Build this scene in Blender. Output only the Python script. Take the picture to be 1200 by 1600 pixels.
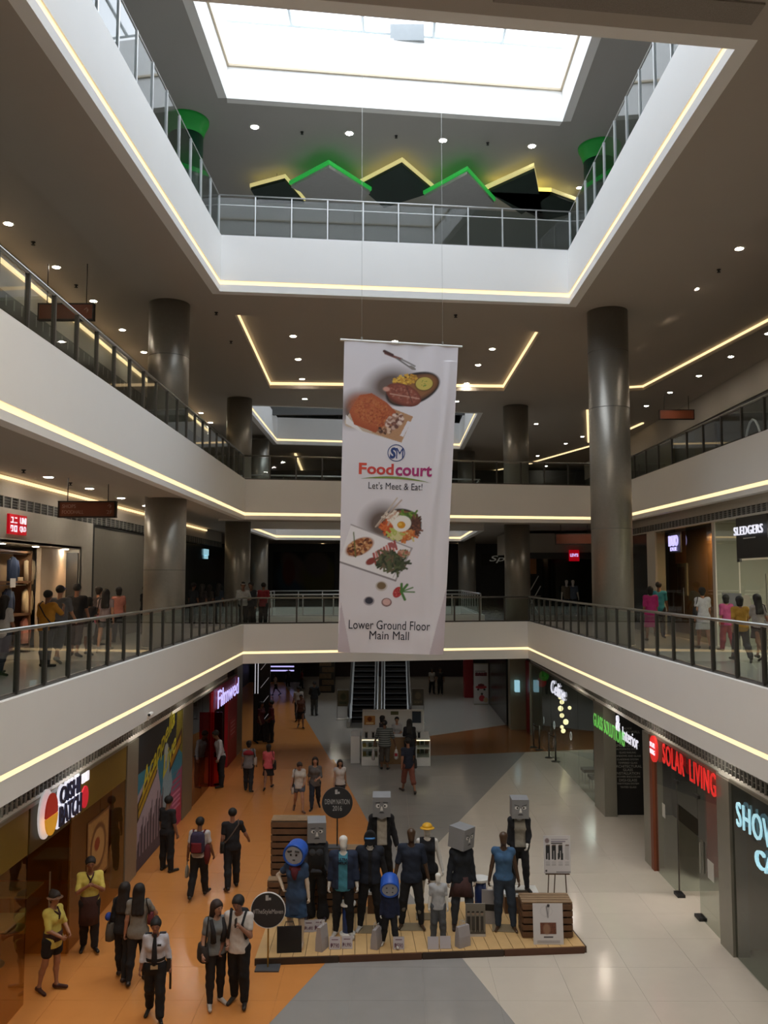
import bpy, math, random
import numpy as np
from mathutils import Vector
random.seed(4); RNG = np.random.default_rng(4)
S = bpy.context.scene; COL = S.collection
for o in list(bpy.data.objects): bpy.data.objects.remove(o)
# ---------------------------------------------------------------- camera, sky, exposure
F = 1340.0; PITCH = math.atan(103/F); YAW = 5/F; EYE = np.array([0, 0, 6.8])
cd = bpy.data.cameras.new('camera'); cam = bpy.data.objects.new('camera', cd); COL.objects.link(cam)
cam.location = EYE; cam.rotation_euler = (math.pi/2 + PITCH, 0, YAW)
cd.sensor_fit = 'VERTICAL'; cd.sensor_height = 36; cd.lens = 36*F/1600; cd.clip_end = 300
S.camera = cam
S.view_settings.view_transform = 'Standard'; S.view_settings.look = 'None'
S.view_settings.gamma = 1; S.view_settings.use_curve_mapping = False
S.view_settings.exposure = 0.47
W = bpy.data.worlds.new('sky'); S.world = W; W.use_nodes = True
bg = W.node_tree.nodes['Background']; bg.inputs[0].default_value = (.87, .935, 1, 1); bg.inputs[1].default_value = 3.0
def area(name, loc, sx, sy, power, col, rot=(0, 0, 0), portal=False):
    l = bpy.data.lights.new(name, 'AREA'); l.shape = 'RECTANGLE'; l.size = sx; l.size_y = sy; l.energy = power; l.color = col
    o = bpy.data.objects.new(name, l); o.location = loc; o.rotation_euler = rot; COL.objects.link(o)
    if portal: l.cycles.is_portal = True
    return o
area('skylight_portal', (.4, 16.5, 23.3), 13, 19, 1, (1, 1, 1), portal=True)
area('skylight_portal', (-.9, 41.8, 23.3), 11, 12, 1, (1, 1, 1), portal=True)
# ---------------------------------------------------------------- pixel -> place
_f = np.array([-math.sin(YAW)*math.cos(PITCH), math.cos(YAW)*math.cos(PITCH), math.sin(PITCH)])
_r = np.array([math.cos(YAW), math.sin(YAW), 0]); _u = np.cross(_r, _f)
def ray(px, py): return _f + _r*(px-600)/F + _u*(800-py)/F
def onz(px, py, z=0.0): d = ray(px, py); return EYE + d*(z-EYE[2])/d[2]
def onx(px, py, x): d = ray(px, py); return EYE + d*x/d[0]
def ony(px, py, y): d = ray(px, py); return EYE + d*y/d[1]
def pix(p):
    v = np.array(p, float)-EYE; k = v@_f; return 600+F*(v@_r)/k, 800-F*(v@_u)/k
# ---------------------------------------------------------------- materials
MATS = {}
def mat(name, col, rough=.6, metal=0, emit=0, var=.06, scale=6, bump=0, spec=None, ecol=None, coat=0):
    if name in MATS: return MATS[name]
    m = bpy.data.materials.new(name); m.use_nodes = True; MATS[name] = m
    nt = m.node_tree; N = nt.nodes; b = N['Principled BSDF']
    b.inputs['Roughness'].default_value = rough; b.inputs['Metallic'].default_value = metal
    if spec is not None: b.inputs['Specular IOR Level'].default_value = spec
    if coat: b.inputs['Coat Weight'].default_value = coat
    tc = N.new('ShaderNodeTexCoord'); nz = N.new('ShaderNodeTexNoise'); nz.inputs['Scale'].default_value = scale; nz.inputs['Detail'].default_value = 4
    nt.links.new(tc.outputs['Object'], nz.inputs['Vector'])
    mx = N.new('ShaderNodeMix'); mx.data_type = 'RGBA'
    nt.links.new(nz.outputs['Fac'], mx.inputs[0])
    mx.inputs[6].default_value = (*[c*(1-var) for c in col], 1); mx.inputs[7].default_value = (*[min(1, c*(1+var)) for c in col], 1)
    nt.links.new(mx.outputs[2], b.inputs['Base Color'])
    if bump:
        bp = N.new('ShaderNodeBump'); bp.inputs['Strength'].default_value = bump; bp.inputs['Distance'].default_value = .02
        nt.links.new(nz.outputs['Fac'], bp.inputs['Height']); nt.links.new(bp.outputs['Normal'], b.inputs['Normal'])
    if emit:
        b.inputs['Emission Color'].default_value = (*(ecol or col), 1); b.inputs['Emission Strength'].default_value = emit
    return m
def hexc(h):
    h = h.lstrip('#'); c = [int(h[i:i+2], 16)/255 for i in (0, 2, 4)]
    return tuple(x/12.92 if x <= .04045 else ((x+.055)/1.055)**2.4 for x in c)
def cloth(h, rough=.85): return mat('cloth_'+h, hexc(h), rough, var=.18, scale=22, bump=.25)
def glass(name, tint, ior=1.45, rough=.02):
    if name in MATS: return MATS[name]
    m = bpy.data.materials.new(name); m.use_nodes = True; MATS[name] = m; nt = m.node_tree; N = nt.nodes
    N.remove(N['Principled BSDF'])
    t = N.new('ShaderNodeBsdfTransparent'); t.inputs[0].default_value = (*tint, 1)
    g = N.new('ShaderNodeBsdfGlossy'); g.inputs['Roughness'].default_value = rough
    fr = N.new('ShaderNodeFresnel'); fr.inputs['IOR'].default_value = ior
    mx = N.new('ShaderNodeMixShader'); ge = N.new('ShaderNodeNewGeometry'); ml = N.new('ShaderNodeMath'); ml.operation = 'MULTIPLY'; sb = N.new('ShaderNodeMath'); sb.operation = 'SUBTRACT'; sb.inputs[0].default_value = 1
    for a, b in ((ge.outputs['Backfacing'], sb.inputs[1]), (sb.outputs[0], ml.inputs[1]), (fr.outputs[0], ml.inputs[0]), (ml.outputs[0], mx.inputs[0]), (t.outputs[0], mx.inputs[1]), (g.outputs[0], mx.inputs[2]), (mx.outputs[0], N['Material Output'].inputs[0])): nt.links.new(a, b)
    return m
def printed(name, rough=.6):
    if name in MATS: return MATS[name]
    m = bpy.data.materials.new(name); m.use_nodes = True; MATS[name] = m; nt = m.node_tree; N = nt.nodes
    a = N.new('ShaderNodeVertexColor'); a.layer_name = 'print'; b = N['Principled BSDF']; b.inputs['Roughness'].default_value = rough
    nt.links.new(a.outputs[0], b.inputs['Base Color']); return m
# ---------------------------------------------------------------- mesh building
class M:
    def __init__(s): s.v = []; s.f = []; s.mi = []; s.cur = 0
    def add(s, v, f):
        n = len(s.v); s.v += [tuple(map(float, p)) for p in v]
        for q in f: s.f.append(tuple(i+n for i in q)); s.mi.append(s.cur)
        return s
    def box(s, c, d, rz=0, rx=0):
        x, y, z = d[0]/2, d[1]/2, d[2]/2; cz, sz = math.cos(rz), math.sin(rz); cx, sx = math.cos(rx), math.sin(rx); P = []
        for k in (-z, z):
            for a, b in ((-x, -y), (x, -y), (x, y), (-x, y)):
                b2, k2 = b*cx-k*sx, b*sx+k*cx
                P.append((c[0]+a*cz-b2*sz, c[1]+a*sz+b2*cz, c[2]+k2))
        return s.add(P, [(3, 2, 1, 0), (4, 5, 6, 7), (0, 1, 5, 4), (1, 2, 6, 5), (2, 3, 7, 6), (3, 0, 4, 7)])
    def prism(s, poly, z0, z1):
        n = len(poly)
        a = sum(poly[i][0]*poly[(i+1) % n][1]-poly[(i+1) % n][0]*poly[i][1] for i in range(n))
        if a < 0: poly = poly[::-1]
        v = [(p[0], p[1], z0) for p in poly]+[(p[0], p[1], z1) for p in poly]
        return s.add(v, [tuple(range(n-1, -1, -1)), tuple(range(n, 2*n))]+[(i, (i+1) % n, (i+1) % n+n, i+n) for i in range(n)])
    def wallq(s, a, b, z0, z1, t):
        """upright slab from a to b (xy), thickness t to the left of a->b"""
        a = np.array(a[:2], float); b = np.array(b[:2], float); d = b-a; n = np.array([-d[1], d[0]])/np.hypot(*d)*t
        return s.prism([a, b, b+n, a+n], z0, z1)
    def plate(s, c, ux, uy, w, h, t=.01):
        c, ux, uy = (np.array(k, float) for k in (c, ux, uy)); n = np.cross(ux, uy)
        q = [c+ux*(a*w/2)+uy*(b*h/2) for a, b in ((-1, -1), (1, -1), (1, 1), (-1, 1))]
        return s.add([p-n*t for p in q]+q, [(3, 2, 1, 0), (4, 5, 6, 7), (0, 1, 5, 4), (1, 2, 6, 5), (2, 3, 7, 6), (3, 0, 4, 7)])
    def tube(s, pts, r, n=8, caps=True):
        pts = [np.array(p, float) for p in pts]; rs = r if hasattr(r, '__len__') else [r]*len(pts); V = []; up0 = None
        for i, p in enumerate(pts):
            t = pts[min(i+1, len(pts)-1)]-pts[max(i-1, 0)]; t = t/(np.linalg.norm(t)+1e-9)
            if up0 is None: up0 = np.array([0, 0, 1.]) if abs(t[2]) < .9 else np.array([1., 0, 0])
            a = np.cross(t, up0); a /= np.linalg.norm(a)+1e-9; b = np.cross(t, a); up0 = np.cross(a, t)
            V += [p+rs[i]*(math.cos(2*math.pi*k/n)*a-math.sin(2*math.pi*k/n)*b) for k in range(n)]
        f = [(i*n+k, i*n+(k+1) % n, (i+1)*n+(k+1) % n, (i+1)*n+k) for i in range(len(pts)-1) for k in range(n)]
        if caps: f += [tuple(range(n-1, -1, -1)), tuple((len(pts)-1)*n+k for k in range(n))]
        return s.add(V, f)
    def lathe(s, c, prof, n=24, ax=2, caps=True):
        V = []
        for r, z in prof:
            for k in range(n):
                p = [r*math.cos(2*math.pi*k/n), r*math.sin(2*math.pi*k/n), z]
                if ax == 1: p = [p[0], -p[2], p[1]]
                V.append((c[0]+p[0], c[1]+p[1], c[2]+p[2]))
        m = len(prof)
        return s.add(V, [(i*n+k, i*n+(k+1) % n, (i+1)*n+(k+1) % n, (i+1)*n+k) for i in range(m-1) for k in range(n)]+([tuple(range(n-1, -1, -1)), tuple((m-1)*n+k for k in range(n))] if caps else []))
    def ball(s, c, r, n=10, m=6):
        r = r if hasattr(r, '__len__') else (r, r, r)
        V = [(c[0]+r[0]*math.sin(math.pi*(i+.02)/(m+.04))*math.cos(2*math.pi*k/n), c[1]+r[1]*math.sin(math.pi*(i+.02)/(m+.04))*math.sin(2*math.pi*k/n), c[2]-r[2]*math.cos(math.pi*(i+.02)/(m+.04))) for i in range(m+1) for k in range(n)]
        return s.add(V, [(i*n+k, i*n+(k+1) % n, (i+1)*n+(k+1) % n, (i+1)*n+k) for i in range(m) for k in range(n)])
    def loft(s, rings):
        n = len(rings[0]); V = [p for r in rings for p in r]
        return s.add(V, [(i*n+k, i*n+(k+1) % n, (i+1)*n+(k+1) % n, (i+1)*n+k) for i in range(len(rings)-1) for k in range(n)]+[tuple(range(n-1, -1, -1)), tuple((len(rings)-1)*n+k for k in range(n))])
def origin(p):
    o = np.zeros(3)
    while p is not None: o += np.array(p.location); p = p.parent
    return o
def put(name, m, material, parent=None, smooth=False, loc=None, kind=None, local=False):
    """link one mesh; vertices are world coordinates unless local"""
    me = bpy.data.meshes.new(name); off = np.zeros(3)
    if parent is not None and not local: off = origin(parent)
    if loc is not None: off = off+np.array(loc)
    V = np.array(m.v, float).reshape(-1, 3)-(0 if local else off)
    me.from_pydata(V.tolist(), [], m.f)
    ms = material if isinstance(material, (list, tuple)) else [material]
    for k in ms: me.materials.append(k)
    if len(ms) > 1: me.polygons.foreach_set('material_index', m.mi)
    if smooth: me.polygons.foreach_set('use_smooth', [True]*len(me.polygons))
    me.update(); o = bpy.data.objects.new(name, me); COL.objects.link(o)
    if parent is not None: o.parent = parent
    if loc is not None: o.location = loc
    if kind: o['kind'] = kind
    return o
def clone(o, parent=None, loc=None, name=None):
    c = o.copy(); COL.objects.link(c)
    if parent is not None: c.parent = parent
    if loc is not None: c.location = loc
    return c
def tag(o, label, cat, group=None):
    o['label'] = label; o['category'] = cat
    if group: o['group'] = group
    return o
def thing(name, loc, label, cat, group=None, rz=0):
    o = bpy.data.objects.new(name, None); o.empty_display_size = .1; o.location = tuple(map(float, loc)); o.rotation_euler = (0, 0, rz); COL.objects.link(o)
    return tag(o, label, cat, group)
def struct(name, m, material, smooth=False): return put(name, m, material, kind='structure', smooth=smooth)
X, Y, Z = np.eye(3)
def letters(text, c, ux, uy, w, h, material, parent=None, depth=.004, name='lettering', surf=None, bold=0, shear=0, spacing=1, keep=False, local=False):
    """words as a mesh, fitted into a w x h box centred at c in the plane (ux, uy)"""
    cu = bpy.data.curves.new('t', 'FONT'); cu.body = text; cu.extrude = .5; cu.align_x = 'CENTER'; cu.resolution_u = 3; cu.offset = bold; cu.shear = shear; cu.space_character = spacing
    ob = bpy.data.objects.new('t', cu); me = bpy.data.meshes.new_from_object(ob)
    V = np.array([v.co[:] for v in me.vertices]); fs = [tuple(p.vertices) for p in me.polygons]
    bpy.data.objects.remove(ob); bpy.data.curves.remove(cu); bpy.data.meshes.remove(me)
    lo, hi = V.min(0), V.max(0); V = (V-(lo+hi)/2)/(hi-lo)
    if keep: w = h*(hi-lo)[0]/(hi-lo)[1]
    c, ux, uy = (np.array(k, float) for k in (c, ux, uy)); n = np.cross(ux, uy)
    if surf is not None: P = [surf(c[0]+a*w, c[1]+b*h, .004+(k+.5)*depth) for a, b, k in V]
    else: P = [c+ux*a*w+uy*b*h+n*(k+.5)*depth for a, b, k in V]
    m = M(); m.add(P, fs)
    return put(name, m, material, parent, local=local)
class Art:
    """a small painted print; x right, y up, both 0..1"""
    def __init__(s, nx, ny, bg): s.nx, s.ny = nx, ny; s.a = np.tile(np.array(hexc(bg)), (ny, nx, 1)); s.x, s.y = np.meshgrid((np.arange(nx)+.5)/nx, (np.arange(ny)+.5)/ny); s.asp = ny/nx
    def blend(s, k, c, var=0):
        c = np.array(hexc(c)); 
        if var: c = np.clip(c*(1+var*RNG.standard_normal((s.ny, s.nx, 1))), 0, 1)
        k = np.clip(k, 0, 1)[..., None]; s.a = s.a*(1-k)+c*k
    def ell(s, cx, cy, rx, ry, c, rot=0, soft=.08, var=0):
        a = math.radians(rot); dx, dy = s.x-cx, (s.y-cy)*s.asp; u = (dx*math.cos(a)+dy*math.sin(a))/rx; v = (-dx*math.sin(a)+dy*math.cos(a))/(ry)
        s.blend((1-np.hypot(u, v))/soft+.5, c, var)
    def poly(s, P, c, var=0, soft=0):
        k = np.zeros_like(s.x, bool); n = len(P)
        for i in range(n):
            (x1, y1), (x2, y2) = P[i], P[(i+1) % n]
            if y1 == y2: continue
            k ^= ((s.y < y1) != (s.y < y2)) & (s.x < (x2-x1)*(s.y-y1)/(y2-y1)+x1)
        s.blend(k.astype(float), c, var)
    def rect(s, x0, y0, x1, y1, c, var=0): s.poly([(x0, y0), (x1, y0), (x1, y1), (x0, y1)], c, var)
    def line(s, x0, y0, x1, y1, w, c, var=0):
        d = np.array([x1-x0, (y1-y0)*s.asp]); L = d@d+1e-12
        t = np.clip(((s.x-x0)*d[0]+(s.y-y0)*s.asp*d[1])/L, 0, 1)
        s.blend((w-np.hypot(s.x-x0-t*d[0], (s.y-y0)*s.asp-t*d[1]))*s.nx*.7+.5, c, var)
    def mesh(s, name, fn, parent, material=None, smooth=True, local=False):
        nx, ny = s.nx, s.ny; g = np.arange(nx*ny).reshape(ny, nx); m = M()
        m.v = [tuple(fn(i/(nx-1), j/(ny-1))) for j in range(ny) for i in range(nx)]
        q = np.stack([g[:-1, :-1], g[:-1, 1:], g[1:, 1:], g[1:, :-1]], -1).reshape(-1, 4); m.f = [tuple(map(int, r)) for r in q]; m.mi = [0]*len(m.f)
        o = put(name, m, material or printed('print'), parent, smooth=smooth, local=local)
        at = o.data.color_attributes.new('print', 'FLOAT_COLOR', 'POINT')
        at.data.foreach_set('color', np.concatenate([s.a.reshape(-1, 3), np.ones((nx*ny, 1))], 1).astype(np.float32).ravel()); return o
def flat(c, ux, uy, w, h, off=.002):
    c, ux, uy = (np.array(k, float) for k in (c, ux, uy)); n = np.cross(ux, uy)
    return lambda a, b: c+ux*(a-.5)*w+uy*(b-.5)*h+n*off
# ================================================================ SETTING
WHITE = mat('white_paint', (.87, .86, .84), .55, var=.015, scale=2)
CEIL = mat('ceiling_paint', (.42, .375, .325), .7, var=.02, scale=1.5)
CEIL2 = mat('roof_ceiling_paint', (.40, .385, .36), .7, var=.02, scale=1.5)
WARM = mat('cove_light', (1, .70, .34), .5, emit=.95, ecol=(1, .74, .40))
WARM2 = mat('cove_light_soft', (1, .72, .38), .5, emit=.55, ecol=(1, .70, .34))
STEEL = mat('brushed_steel', (.42, .42, .40), .32, 1, var=.12, scale=40)
DARKSTEEL = mat('dark_steel', (.10, .095, .085), .38, .8, var=.1)
GLASS = glass('railing_glass', (.86, .90, .88), 1.5)
SHOPGLASS = glass('shop_glass', (.72, .76, .73), 1.75)
DARK = mat('dark_interior', (.018, .017, .016), .6, var=.3)
BLACK = mat('black_plastic', (.012, .012, .013), .5)
TILE1 = mat('upper_floor_tile', (.50, .47, .43), .16, var=.05)
L1Z, L2Z, L3Z, RZ = 4.92, 9.98, 15.25, 20.4
# openings (plan)
A1 = [(-5, -3), (-5, 29.9), (5.2, 31.9), (5.75, -3)]            # left near, far left, far right, right near
A2 = [(-5, -3), (-5, 29.9), (8.56, 32.3), (9.5, -3)]
g = lambda x, y: tuple(onz(x, y, 14.05)[:2])
bl, br, rn, ln = g(343, 455), g(890, 475), g(1150, 76), g(300, 0)
l2 = g(40, 0)
def meet(p, q, r, s):
    p, q, r, s = (np.array(k) for k in (p, q, r, s)); d, e = q-p, s-r
    t = ((r-p)[0]*e[1]-(r-p)[1]*e[0])/(d[0]*e[1]-d[1]*e[0]); return tuple(p+d*t)
A3 = [meet(bl, l2, rn, ln), bl, br, rn]
O2 = [(-6.0, 46.1), (-6.0, 35.7), (4.0, 37.5), (4.1, 47.9)]      # second opening: far left, near left, near right, far right
g = lambda x, y: tuple(onz(x, y, RZ)[:2])
sl, sr = g(353, 153), g(880, 190); s3 = g(300, 0); s4 = g(925, 60)
dl = np.array(s3)-sl; dr = np.array(s4)-sr
SK = [tuple(np.array(sl)+dl*(15/abs(dl[1]))), sl, sr, tuple(np.array(sr)+dr*(15/abs(dr[1])))]
XL, XR, YB, YF = -16, 16, -6, 64
def slab(name, A, z0, z1, m, mtop=None, holes2=True):
    """floor slab with the main opening A and the second opening O2 left free"""
    a, b, c, d = A; e, f_, g_, h = O2
    k = (c[1]-b[1])/(c[0]-b[0]); L = lambda p, x: p[1]+k*(x-p[0])
    s = M()
    P = [[(XL, YB), (a[0], YB), a, b, (XL, L(b, XL))], [(d[0], YB), (XR, YB), (XR, L(c, XR)), c, d],
         [(XL, L(b, XL)), b, c, (XR, L(c, XR)), (XR, L(g_, XR)), g_, f_, (XL, L(f_, XL))],
         [(XL, L(f_, XL)), f_, e, (XL, L(e, XL))], [g_, (XR, L(g_, XR)), (XR, L(h, XR)), h],
         [(XL, L(e, XL)), e, h, (XR, L(h, XR)), (XR, YF), (XL, YF)]]
    if a[1] > YB: P.append([(a[0], YB), (d[0], YB), d, a])
    for p in P: s.prism(p, z0, z1)
    return struct(name, s, m)
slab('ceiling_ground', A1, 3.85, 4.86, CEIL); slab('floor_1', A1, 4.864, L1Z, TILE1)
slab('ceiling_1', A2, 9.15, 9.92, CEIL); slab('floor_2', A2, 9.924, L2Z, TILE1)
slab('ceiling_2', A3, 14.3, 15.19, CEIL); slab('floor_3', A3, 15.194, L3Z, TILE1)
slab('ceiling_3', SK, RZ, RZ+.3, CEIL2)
s = M(); s.box((0, YB-.15, 10.3), (XR-XL, .3, 20.9)); struct('wall_near', s, CEIL)
s = M(); s.box((0, YF+.15, 10.3), (XR-XL, .3, 20.9)); struct('wall_far', s, mat('far_wall', (.10, .09, .085), .7))
for n, x in (('left', XL-.15), ('right', XR+.15)):
    s = M(); s.box((x, (YB+YF)/2, 10.3), (.3, YF-YB+.6, 20.9)); struct('wall_'+n, s, CEIL)
# roof wells
def well(A, z0, z1, t=.25):
    s = M(); n = len(A)
    for i in range(n): s.wallq(A[i], A[(i+1) % n], z0, z1, t)
    return s
def ccw(A): return A if sum(A[i][0]*A[(i+1) % 4][1]-A[(i+1) % 4][0]*A[i][1] for i in range(4)) < 0 else A[::-1]
SKo, O2o = ccw(SK), ccw(O2)
shr = lambda A: ccw(inset(A, -.03))
# ---- fascias: lower lip, recessed cove, upper face
TR = [0]
def trim(m, material, kindname='trim'):
    TR[0] += 1; return struct('%s_%d' % (kindname, TR[0]), m, material)
def inset(A, t):
    """opening polygon enlarged outward by t (away from the void)"""
    A = [np.array(p, float) for p in A]; n = len(A); ctr = sum(A)/n; L = []
    for i in range(n):
        p, q = A[i], A[(i+1) % n]; d = (q-p)/np.linalg.norm(q-p); nn = np.array([-d[1], d[0]])
        if nn@(ctr-p) > 0: nn = -nn
        L.append((p+nn*t, q+nn*t))
    return [meet(*L[i-1], *L[i]) for i in range(n)]
def fascia(A, sides, zb, zc, zt, lip=.02, wc=.085, glow=WARM, tcap=.22):
    B = inset(A, -.012); I = inset(A, -.012-lip); C = inset(A, tcap); up = M(); low = M(); g_ = M()
    for i in sides:
        j = (i+1) % 4
        for z0, z1, Q, mm in ((zc+wc/2, zt, I, up), (zb, zc-wc/2, B, low)):
            R = C
            mm.prism([Q[i], Q[j], R[j], R[i]], z0, z1)
        E_ = inset(A, -.006)
        K = inset(A, .05); g_.prism([E_[i], E_[j], K[j], K[i]], zc-wc/2, zc+wc/2); low.prism([K[i], K[j], C[j], C[i]], zc-wc/2, zc+wc/2)
    trim(low, WHITE); trim(up, WHITE); trim(g_, glow)
fascia(A1, (0, 1, 2), 3.845, 4.22, 5.2)
fascia(A2, (0, 1, 2), 8.845, 9.03, 10.25, wc=.10)
fascia(A3, (0, 1, 2, 3), 14.045, 14.28, 15.5, wc=.10)
fascia(O2, (0, 1, 2, 3), 3.845, 4.22, 5.2); fascia(O2, (0, 1, 2, 3), 8.845, 9.03, 10.25, wc=.10); fascia(O2, (0, 1, 2, 3), 14.045, 14.28, 15.5, wc=.10)
struct('trim_skylight', well(shr(SK), RZ-.02, 22.55), WHITE); struct('trim_skylight_2', well(shr(O2), RZ-.02, 22.55), WHITE)
# thin cream ledge in the skylight well
Bs = inset(SK, -.09); Cs = inset(SK, .05); s = M()
for i in range(4): s.prism([Bs[i], Bs[(i+1) % 4], Cs[(i+1) % 4], Cs[i]], 21.32, 21.38)
trim(s, mat('ledge_cream', (.62, .52, .38), .6))
# ---- skylight glazing
def skylight(name, A, label):
    c = sum(np.array(p) for p in A)/4; t = thing(name, (c[0], c[1], 22.55), label, 'skylight'); O = inset(A, .3)
    bars = [np.array(O[0])*(1-k)+np.array(O[3])*k for k in np.linspace(0, 1, 6)], [np.array(O[1])*(1-k)+np.array(O[2])*k for k in np.linspace(0, 1, 6)]
    FR = mat('skylight_frame', (.45, .50, .52), .5)
    for i in range(6):
        a, b = bars[0][i], bars[1][i]; put('rafter', M().tube([(*a, 22.6), (*b, 22.9)], .05, 6), FR, t)
    n = 6
    for k in np.linspace(0, 1, n):
        a = np.array(O[0])*(1-k)+np.array(O[1])*k; b = np.array(O[3])*(1-k)+np.array(O[2])*k
        put('purlin', M().tube([(*a, 22.6+.3*k), (*b, 22.6+.3*k)], .035, 6), FR, t)
    q = lambda u, v: (*((np.array(O[0])*(1-v)+np.array(O[1])*v)*(1-u)+(np.array(O[3])*(1-v)+np.array(O[2])*v)*u), 22.68+.3*v)
    G = glass('skylight_glass', (.95, .97, 1), 1.2)
    for i in range(5):
        for j in range(n-1):
            m = M(); P = [q(i/5, j/5), q((i+1)/5, j/5), q((i+1)/5, (j+1)/5), q(i/5, (j+1)/5)]
            m.add(P, [(0, 1, 2, 3)]); put('pane', m, G, t)
    return t
skylight('skylight', SK, 'large steel framed glass skylight above the white well over the atrium')
skylight('skylight', O2, 'farther glass skylight above the second opening past the banner')
# ---- ground floor, zones cut from large tiles
TH = {}
TH['orange'] = mat('tile_orange', hexc('D08A4A'), .22, var=.06, scale=3); TH['brown'] = mat('tile_brown', hexc('8F5D35'), .2, var=.06, scale=3); TH['grey'] = mat('tile_grey', hexc('969390'), .16, var=.05, scale=3); TH['light'] = mat('tile_light', hexc('CCC2B4'), .16, var=.04, scale=3); TH['mid'] = mat('tile_mid', hexc('ABA59C'), .16, var=.04, scale=3)
p0 = lambda *a: [tuple(onz(x, y)[:2]) for x, y in a]
AX = tuple(onz(626, 1378)[:2])
def clip(P, a, b):
    """keep the part of P left of a->b"""
    R = []; n = len(P); s = lambda p: (b[0]-a[0])*(p[1]-a[1])-(b[1]-a[1])*(p[0]-a[0])
    for i in range(n):
        p, q = P[i], P[(i+1) % n]; u, v = s(p), s(q)
        if u >= 0: R.append(p)
        if u*v < 0: k = u/(u-v); R.append((p[0]+(q[0]-p[0])*k, p[1]+(q[1]-p[1])*k))
    return R if len(R) > 2 else []
# four wedges around the crossing point, then the bands beyond
e1 = tuple(onz(420, 1600)[:2]); e2 = tuple(onz(527, 1196)[:2]); e3 = tuple(onz(829, 1167)[:2]); e4 = tuple(onz(805, 1600)[:2])
YM = 33.2
def zones(P):
    out = []
    far = clip(P, (50, YM), (-50, YM-.0)) ; near = clip(P, (-50, YM), (50, YM)); 
    far, near = clip(P, (-50, YM-9.5), (50, YM+9.5)), clip(P, (50, YM+9.5), (-50, YM-9.5))
    if near:
        for k, (a, b) in {'orange': (e2, e1), 'grey': (e3, e2), 'grey2': (e1, e4), 'light': (e4, e3)}.items():
            Q = clip(clip(near, AX, a), b, AX)
            if Q: out.append((k[:4] if k == 'grey2' else k, Q))
    if far:
        f1, f2 = tuple(onz(503, 1165)[:2]), tuple(onz(447, 1072)[:2])
        Q = clip(far, f1, f2)
        if Q: out.append(('orange', Q))
        R = clip(far, f2, f1)
        if R:
            c1, c2 = tuple(onz(672, 1150)[:2]), tuple(onz(800, 1131)[:2])
            n_ = clip(R, c2, c1); n_ = clip(n_, (1.9, 30), (1.9, 60)) if False else n_
            r2 = clip(R, c1, c2)
            if n_:
                o_ = clip(n_, (1.6, 60), (1.6, 30)) 
                if o_: out.append(('brown', o_))
                o_ = clip(n_, (1.6, 30), (1.6, 60))
                if o_: out.append(('mid', o_))
            if r2: out.append(('mid', r2))
    return out
s = M(); s.box((0, (YB+YF)/2, -.16), (32, YF-YB, .3)); fl = struct('floor', s, mat('floor_grout', (.34, .30, .25), .6))
TS = 1.2
for i in range(-5, 6):
    for j in range(7, 30):
        a, b = i*TS-.6, j*TS; P = [(a, b), (a+TS, b), (a+TS, b+TS), (a, b+TS)]
        if b+TS < 9.6: continue
        for z, Q in zones(P):
            c = np.mean(Q, 0); Q = [tuple(c+(np.array(p)-c)*(1-.0018/TS*2)) for p in Q]
            put('tile', M().prism(Q, -.008, 0), TH[z], fl)
s = {k: M() for k in TH}
for P in ([(-16, YB), (16, YB), (16, 8.4), (-16, 8.4)], [(-16, 8.4), (-6.6, 8.4), (-6.6, 36), (-16, 36)], [(6.6, 8.4), (16, 8.4), (16, 36), (6.6, 36)], [(-16, 36), (16, 36), (16, YF), (-16, YF)]):
    for z, Q in zones(P): s[z].prism(Q, -.008, 0)
for k in s:
    if s[k].v: put('tile_field', s[k], TH[k], fl, kind='stuff')
# ---- shop walls on each level
XG, XGR = -5.8, 6.27
XU, XUR = -8.7, 9.15
GR = mat('grille_dark', (.05, .05, .048), .6); GF = mat('grille_fin', (.26, .255, .24), .5)
def grille(x, y0, y1, z0, z1, step, side):
    """air slot along a bulkhead: dark back, upright fins"""
    t = M(); t.box((x+side*.06, (y0+y1)/2, (z0+z1)/2), (.06, y1-y0, z1-z0)); trim(t, GR)
    t = M(); y = y0
    while y < y1: t.box((x+side*.02, y, (z0+z1)/2), (.05, step*.16, z1-z0)); y += step
    for k in (.25, .5, .75): t.box((x+side*.025, (y0+y1)/2, z0+(z1-z0)*k), (.03, y1-y0, .008))
    trim(t, GF)
for x, sd, y1 in ((XG, -1, 31.5), (XGR, 1, 38)):
    t = M(); t.box((x+sd*.16, (y1+2)/2, 3.16), (.32, y1-2, .09)); trim(t, WHITE)
    t = M(); t.box((x+sd*.16, (y1+2)/2, 3.72), (.32, y1-2, .26)); trim(t, WHITE)
    grille(x, 2, y1, 3.2, 3.6, .17, sd)

# grey louvre block at the far rim of the skylight
trim(M().box((*(np.array(SK[1])*.5+np.array(SK[2])*.5+[.25, .1]), 22.75), (1.0, .3, .5)), mat('louvre_grey', (.30, .32, .33), .6))
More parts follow.
